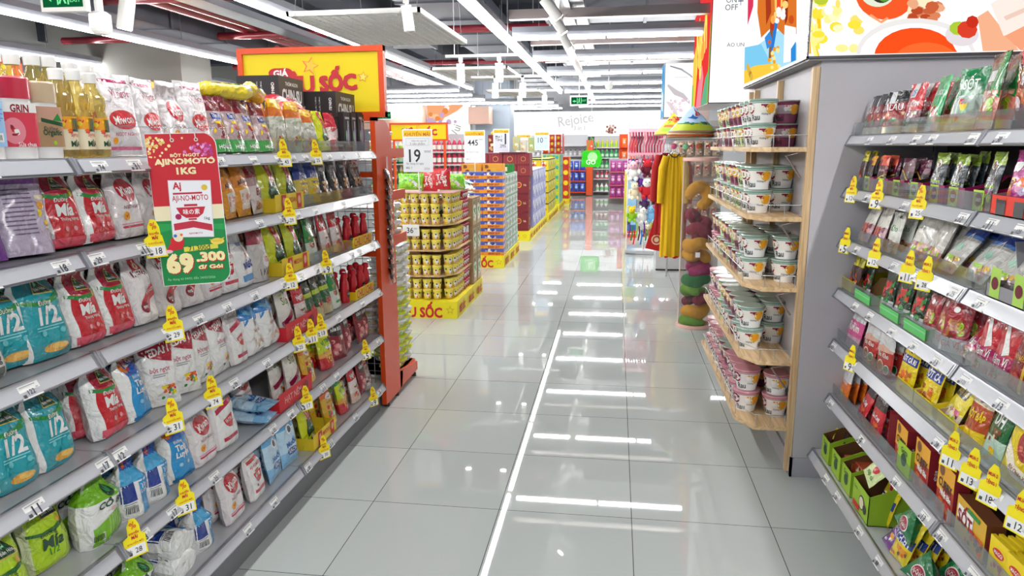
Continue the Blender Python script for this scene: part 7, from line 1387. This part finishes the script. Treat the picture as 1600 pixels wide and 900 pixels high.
# ------------------------------------------------------------------ vinyl tube of neck pillows
TX, TY, TR = .742, 6.56, .148
o = obj('vinyl_display_tube', None, None, (TX, TY, 0), label='clear vinyl display tube with pink rims full of neck pillows', cat='display tube')
for z in (0.0, 1.50): obj('rim', MB().lathe([(TR+.012, 0), (TR+.014, .008), (TR+.012, .03), (TR-.01, .03), (TR-.01, 0)], 32, (0, 0, z), H('eebcae'), 'gloss', capb=False, capt=False), o)
obj('base', MB().lathe([(.001, .004), (TR, .004)], 32, col=H('eebcae'), capb=False, capt=False), o)
obj('vinyl_wall', MB().lathe([(TR, .02), (TR, 1.51)], 40, col='white', mat='vinyl', capb=False, capt=False), o)
obj('seam', MB().box(-TR-.004, -TR+.002, -.02, .01, .02, 1.5, H('f0dcd6'), 'gloss'), o)
def neck(col, name='neck_pillow'):
    b = MB(); pts = []; rs = []
    for k in range(17):
        a = math.radians(-60+300*k/16); pts.append((.082*math.cos(a), .082*math.sin(a), .01*math.sin(3*a))); t = min(k, 16-k)/16; rs.append(.036+.026*min(1, (t*2)**.6) if 0 < k < 16 else .014)
    b.tube(pts, .05, 14, col, 'cloth', True, rs); return b.mesh(name)
NP = {c: neck(H(h)) for c, h in dict(yellow='d9a01c', maroon='8a1a3e', magenta='a81e6a', green='1c7a3e', lime='6aa82a').items()}
seq = [('lime', .055, 0, 0, 'bright lime neck pillow at the bottom of the vinyl tube'), ('yellow', .15, .05, 0, 'yellow neck pillow second from the bottom of the vinyl tube'), ('maroon', .25, -.22, 0, 'maroon neck pillow above the second lowest yellow one'), ('lime', .335, .25, 0, 'lime neck pillow tilted in the middle of the vinyl tube'), ('green', .435, .12, 0, 'dark green neck pillow in the middle of the vinyl tube'),
       ('magenta', .54, .16, 0, 'magenta neck pillow under the pair of yellow ones'), ('yellow', .65, .14, 0, 'yellow neck pillow with a white tag in the vinyl tube'), ('yellow', .755, .18, 0, 'upper yellow neck pillow of the middle pair'), ('maroon', .87, -.5, .1, 'maroon neck pillow below the standing yellow one'), ('maroon', .985, .55, -.2, 'second maroon neck pillow below the standing yellow one')]
for i, (c, z, tl, tw, lab) in enumerate(seq):
    obj('neck_pillow', NP[c], None, (TX, TY, z), (tw, tl, 1.57+i*1.9), lab, 'neck pillow', 'neck pillows in the vinyl tube')
obj('neck_pillow', NP['yellow'], None, (TX-.005, TY-.02, 1.19), (math.radians(78), math.radians(40), .1), 'yellow neck pillow standing upright at the top of the vinyl tube', 'neck pillow', 'neck pillows in the vinyl tube')
obj('price_card', MB().box(-.02, .02, -.001, 0, 0, .045, 'white', 'paper'), None, (TX-.01, TY-TR-.003, .66), label='small white tag on the vinyl tube', cat='tag')

# ------------------------------------------------------------------ clothes rail, kites and hats
def garment(label, x, y, z, w, h, col, flare=1.15, rz=0, name='tunic', sleeves=True, thick=.06, trim='char'):
    o = obj(name, None, None, (x, y, z), (0, 0, rz), label, 'garment')
    b = MB(); nu, nv = 22, 16; F = []; Bk = []
    for j in range(nv+1):
        v = j/nv; half = w/2*(.72+.28*min(1, v*6)) if v < .16 else w/2*(1+(flare-1)*v); r1, r2 = [], []
        for i in range(nu+1):
            u = -1+2*i/nu; fo = .012*math.sin(u*9+v*2)*v+.006*math.sin(u*17); e = max(0, 1-u*u)**.5
            zz = -v*h-(.03*u*u if v == 0 else 0)-(.012*math.cos(u*7) if v == 1 else 0)
            r1.append((u*half, -thick*e*(.5+.5*v)+fo-.002, zz)); r2.append((u*half, thick*e*(.5+.5*v)+fo+.002, zz))
        F.append(r1); Bk.append(r2)
    for G, fl in ((F, 1), (Bk, 0)):
        vs = [p for r in G for p in r]; n = nu+1
        b.add(vs, [((j*n+i, j*n+i+1, (j+1)*n+i+1, (j+1)*n+i) if not fl else (j*n+i, (j+1)*n+i, (j+1)*n+i+1, j*n+i+1)) for j in range(nv) for i in range(nu)], col, 'cloth', True)
    obj('body', b, o)
    if sleeves:
        for sg in (-1, 1):
            obj('sleeve', MB().tube([(sg*w*.36, 0, -.03), (sg*w*.52, -.01, -.16), (sg*w*.58, -.02, -.36), (sg*w*.6, -.02, -.56)], .04, 10, col, 'cloth', True, [.045, .05, .045, .04]), o)
    obj('collar', MB().tube([(-.055, -.03, -.0), (-.03, -.05, -.03), (0, -.055, -.04), (.03, -.05, -.03), (.055, -.03, 0)], .006, 6, trim, 'cloth'), o)
    hg = MB().tube([(0, 0, .02), (0, 0, .09), (.02, 0, .12), (.03, 0, .09)], .004, 6, 'white'); hg.tube([(-w*.3, 0, -.02), (0, 0, .03), (w*.3, 0, -.02)], .008, 8, 'white'); obj('hanger', hg, o)
    return o
garment('long bright yellow tunic hanging in front of the clothes rail', .655, 8.45, 1.54, .235, 1.18, H('e8b80e'), 1.12, 0)
garment('dark red tunic with black patches behind the yellow one', .585, 8.62, 1.55, .24, .95, H('a81a1e'), 1.05, .1)
garment('black and red garment third on the clothes rail', .60, 8.78, 1.5, .22, .98, H('3a1216'), 1.05, .1, trim='red')
garment('red garment farthest on the clothes rail', .74, 8.9, 1.5, .24, 1.22, H('c8281e'), 1.05, -.1)
b = MB().tube([(.60, 8.3, 1.66), (.66, 9.1, 1.66)], .012, 8, 'lgrey', 'metal'); b.tube([(.66, 9.1, 1.66), (.66, 9.1, 0)], .012, 8, 'lgrey', 'metal'); obj('clothes_rail', b, label='chrome clothes rail carrying the tunics', cat='clothes rail')
o = obj('tote_bag', None, None, (.51, 8.7, .40), (0, .12, 0), 'red tote bag with a round cream emblem hanging low beside the tunics', 'tote bag')
b = MB().prism([(-.14, 0), (.12, -.02), (.1, .42), (-.08, .44)], -.02, .02, 'y', H('c8201e'), 'cloth'); b.prints([('o', -.1, .3, .26, H('f0d8b8')), ('o', -.1, .3, .2, H('c8402e')), ('o', -.1, .3, .12, H('f0d8b8'))], plane_map((0, -.021, 0), (1,0,0), (0,0,1), .24, .4), .24, .4, 'cloth'); obj('body', b, o)
obj('strap', MB().tube([(-.04, 0, .42), (.0, 0, .8), (.05, 0, .42)], .008, 6, H('b81a1c')), o)
obj('display_plinth', MB().box(.55, .95, 9.55, 10.1, 0, .30, 'lgrey', 'gloss').box(.55, .95, 9.545, 9.55, 0, .02, 'char', 'gloss'), label='low white plinth on the floor below the tunics', cat='plinth')
# pegboard panel behind the clothes
o = obj('slatwall_stand', None, None, (1.0, 9.9, 0), label='tall grey slatted panel with hooks behind the clothes and tube', cat='panel')
obj('board', MB().box(-.2, .4, 0, .04, .0, 1.95, H('c4c0bc'), 'wall'), o)
b = MB()
for k in range(14): b.box(-.2, .4, -.006, 0, .3+k*.12, .312+k*.12, H('9a928c'), 'matte')
obj('slats', b, o)
# packets hanging on hooks behind tube
hp = bag_mesh('hanging_packet', .09, .2, .03, 'pillow', [(1, H('b8a08a'))], [('food', -.4, .1, .4, .8, ['brown', 'red', 'cream', 'maroon', 'white'], 10, 2)], nu=5, nv=6)
for r in range(4):
    for k in range(5): obj('hanging_packet', hp, None, (.86+k*.11, 9.86, 1.5-r*.28), label='small packet hanging on the grey slatted panel', cat='packet', group='packets on the grey slatted panel')
# kites in stack / conical paper kites
def kite(label, x, y, z, w, h, rz, cols, it):
    b = MB(); n = 28; vs = [(0, 0, h)]
    for k in range(n): a = 2*math.pi*k/n; vs.append((w/2*math.cos(a), w/2*math.sin(a), 0))
    b.add(vs, [(0, 1+k, 1+(k+1) % n) for k in range(n)], cols[0], 'paper', True)
    for r in (0,): b.lathe([(w/2*.99, -.012), (w/2*1.01, 0), (w/2*1.0, .004)], n, col='kraft', mat='paper', capb=True, capt=False)
    def mp(u, v, l): a = -math.pi/2+u*2.4; r = (1-v)*w/2; return Vector((r*math.cos(a), r*math.sin(a), v*h+.0015*l+.001))
    b.prints(it, mp, w, h*1.6, 'paper', (.1, .2)); return obj('conical_hat', b, None, (x, y, z), (0, 0, rz), label, 'conical hat')
sky_it = [('r', -.5, .02, .5, .3, H('c8d81c')), ('r', -.5, .26, .5, .3, 'green'), ('food', -.5, .22, .5, .34, ['green', 'lime', 'dgreen'], 14, 2), ('p', [(-.2, .5), (.1, .44), (.2, .5), (.05, .56), (.0, .64), (-.06, .54)], 'blue'), ('food', .1, .56, .5, .86, ['red', 'pink', 'red'], 12, 3)]
kite('painted conical hat with a bluebird and yellow field on top of the stack', .80, 8.0, 1.78, .5, .27, -.1, [H('a8c8ec')], sky_it)
kite('painted conical hat with yellow and orange bands behind the bluebird hat', .64, 8.55, 1.76, .44, .24, .3, [H('f0d42a')], [('r', -.5, .1, .5, .3, 'lime'), ('r', -.5, .3, .5, .42, 'orange'), ('r', -.5, .6, .5, .7, 'red'), ('food', -.4, .3, .4, .8, ['orange', 'lime', 'red', 'amber'], 9, 2)])
for k in range(4):
    b = MB().lathe([(.24, 0), (.252, .006), (.2, .04), (.1, .1), (.005, .16)], 26, col=['kraft', 'cream', 'orange', 'kraft'][k], mat='paper', capb=False)
    obj('conical_hat', b, None, (.79-.01*(k % 2), 8.0, 1.775-.015*(k+1)), label='plain conical hat in the stack under the painted one', cat='conical hat', group='conical hats under the bluebird hat')
b = MB().box(.5, 1.12, 7.8, 8.8, 1.70, 1.712, 'lgrey', 'metal'); b.tube([(.56, 7.82, 1.69), (1.1, 7.82, 1.69)], .008, 6, 'lgrey', 'metal'); obj('wire_shelf', b, label='thin metal shelf carrying the stack of conical hats', cat='shelf')
for i, (x, z, c, lab) in enumerate([(.60, 1.685, 'pink', 'pink cartoon-free charm'), (.72, 1.68, 'lgreen', 'pale green charm'), (.86, 1.685, H('b8643a'), 'brown charm')]):
    b = MB().sphere((0, 0, 0), .032, c, 'matte', sc=(1, .4, 1)); b.tube([(0, 0, .03), (0, 0, .07)], .003, 5, 'white'); obj('hanging_charm', b, None, (x, 7.84, z-.06), label=lab.replace('cartoon-free ', 'round ')+' hanging under the conical hat shelf', cat='charm')
# ------------------------------------------------------------------ toy and hair accessory rack
o = obj('toy_rack', None, None, (.46, 11.0, 0), label='white wire rack of hair accessories and plush toys right of the aisle', cat='rack')
b = MB()
for x in (-.28, -.02, .24): b.tube([(x, .1, .05), (x, .1, 1.98)], .012, 6, 'white', 'gloss')
for z in (.3, .62, .92, 1.22, 1.52, 1.86): b.tube([(-.28, .1, z), (.24, .1, z)], .008, 6, 'white', 'gloss')
obj('frame', b, o); obj('base', MB().box(-.3, .26, -.1, .2, .03, .06, 'mgrey', 'gloss'), o)
hm = {c: MB().tube([(0, 0, 0), (.012, 0, -.1), (-.008, 0, -.2), (.0, 0, -.3)], .016, 6, H(h), 'gloss').box(-.02, .02, -.004, .0, -.02, .05, 'lpink', 'paper').mesh('hair_band') for c, h in dict(a='b83a5a', b='d88a9a', c='c8a0a8', d='8a1a3a', e='e8b0a0').items()}
rg = random.Random(4)
for r, z in enumerate([1.88, 1.55]):
    for k in range(13):
        c = rg.choice('abcde' if r else 'abad'); obj('hair_band', hm[c], None, (.2+k*.042, 10.98, z-.05), (0, .05, 0), 'pink hair accessory hanging in the %s row of the toy rack' % ('upper' if not r else 'second'), 'hair accessory', 'hair accessories, row %s' % ('one' if not r else 'two'))
def plush(label, x, y, z, s, c1, c2, ear=True):
    o = obj('plush_toy', None, None, (x, y, z), (0, 0, rg.uniform(-.4, .4)), label, 'plush toy')
    obj('body', MB().sphere((0, 0, -.01*s), .075*s, c1, 'cloth', sc=(1, .8, 1.05)), o); obj('head', MB().sphere((0, -.02*s, .09*s), .06*s, c2, 'cloth').sphere((-.022*s, -.075*s, .1*s), .007*s, 'black', n=6, m=5).sphere((.022*s, -.075*s, .1*s), .007*s, 'black', n=6, m=5), o)
    for sg in (-1, 1):
        if ear: obj('ear', MB().sphere((sg*.045*s, -.01, .145*s), .022*s, c2, 'cloth', n=7, m=5), o)
        obj('arm', MB().sphere((sg*.08*s, -.03*s, .01*s), .03*s, c1, 'cloth', n=7, m=5, sc=(.8, .8, 1.3)), o); obj('leg', MB().sphere((sg*.04*s, -.04*s, -.085*s), .032*s, c1, 'cloth', n=7, m=5), o)
PT = [('white plush toy at the upper left of the toy rack', .26, 1.24, 1.1, 'white', 'lpink'), ('red and white plush toy in the middle of the toy rack', .46, .98, 1.2, 'red', 'white'), ('maroon plush toy at the upper middle of the toy rack', .46, 1.28, 1.0, 'maroon', 'red'), ('cream plush toy at the left of the toy rack', .28, .95, 1.0, 'cream', 'cream'), ('white plush toy low on the toy rack', .42, .58, 1.0, 'white', 'white'), ('pale blue plush toy low on the toy rack', .55, .6, 1.0, 'lblue', 'lblue'), ('grey plush toy at the upper right of the toy rack', .6, 1.24, 1.0, 'mgrey', 'white'), ('lime plush toy low at the left of the toy rack', .25, .60, .9, 'lime', 'yellow'), ('purple plush toy between the red and white ones', .38, 1.12, .8, 'purple', 'lilac'), ('brown plush toy above the lowest bar of the toy rack', .5, .36, .8, 'kraft', 'cream'), ('orange plush toy right of the red and white one', .62, .98, .9, 'orange', 'cream'), ('dark purple plush toy under the red and white one', .44, .78, .8, H('4a2a5a'), 'purple'), ('pink plush toy at the right end of the toy rack', .63, .72, .9, 'pink', 'lpink')]
for l_, x, z, s, a, c in PT: plush(l_, x, 10.93, z, s, a, c)
for k in range(12):
    c = ['purple', 'green', 'red', 'lime', 'maroon', 'blue'][k % 6]; b = MB().tube([(0, 0, 0), (.01, 0, -.1), (-.01, 0, -.22)], .012, 6, c, 'gloss')
    obj('jump_rope', b, None, (.22+k*.036, 10.9, .5-.06*(k % 3)), label='coloured toy strand hanging on the lowest bar of the toy rack, coloured %s' % (c if isinstance(c, str) else ''), cat='toy', group='toy strands on the lowest bar')
for k in range(10):
    c = ['purple', 'dblue', 'maroon', 'lilac', 'dred'][k % 5]; obj('hair_clip_card', MB().box(-.022, .022, 0, .004, -.07, 0, c, 'paper').sphere((0, -.006, -.04), .014, 'white', n=6, m=5, sc=(1, .5, 1)), None, (.2+k*.052, 10.96, 1.44), label='small %s hair clip card under the second row of hair accessories' % {'dblue': 'dark blue', 'dred': 'dark red'}.get(c, c), cat='hair clip card', group='hair clip cards on the toy rack')
# blue freezer-like display behind the toy rack
o = obj('display_stand', None, None, (.29, 13, 0), label='blue and orange cardboard stand behind the toy rack', cat='display stand')
b = MB().box(-.09, .09, 0, .5, .12, 1.24, H('3a6aa8'), 'paper'); b.prints([('r', -.45, .1, .45, .8, H('9ac0dc')), ('food', -.4, .1, .4, .7, ['lblue', 'white', 'char', 'sky'], 9, 3), ('r', -.45, .84, .45, .98, H('2a5a9a'))], plane_map((0, 0, .12), (1,0,0), (0,0,1), .18, 1.12), .18, 1.12, 'paper'); obj('body', b, o); obj('base', MB().box(-.1, .1, -.02, .5, 0, .12, OR, 'orange'), o)
b = MB().box(-.13, -.092, -.0, .5, .05, 1.2, H('d8c84a'), 'paper'); obj('side_panel', b, o)
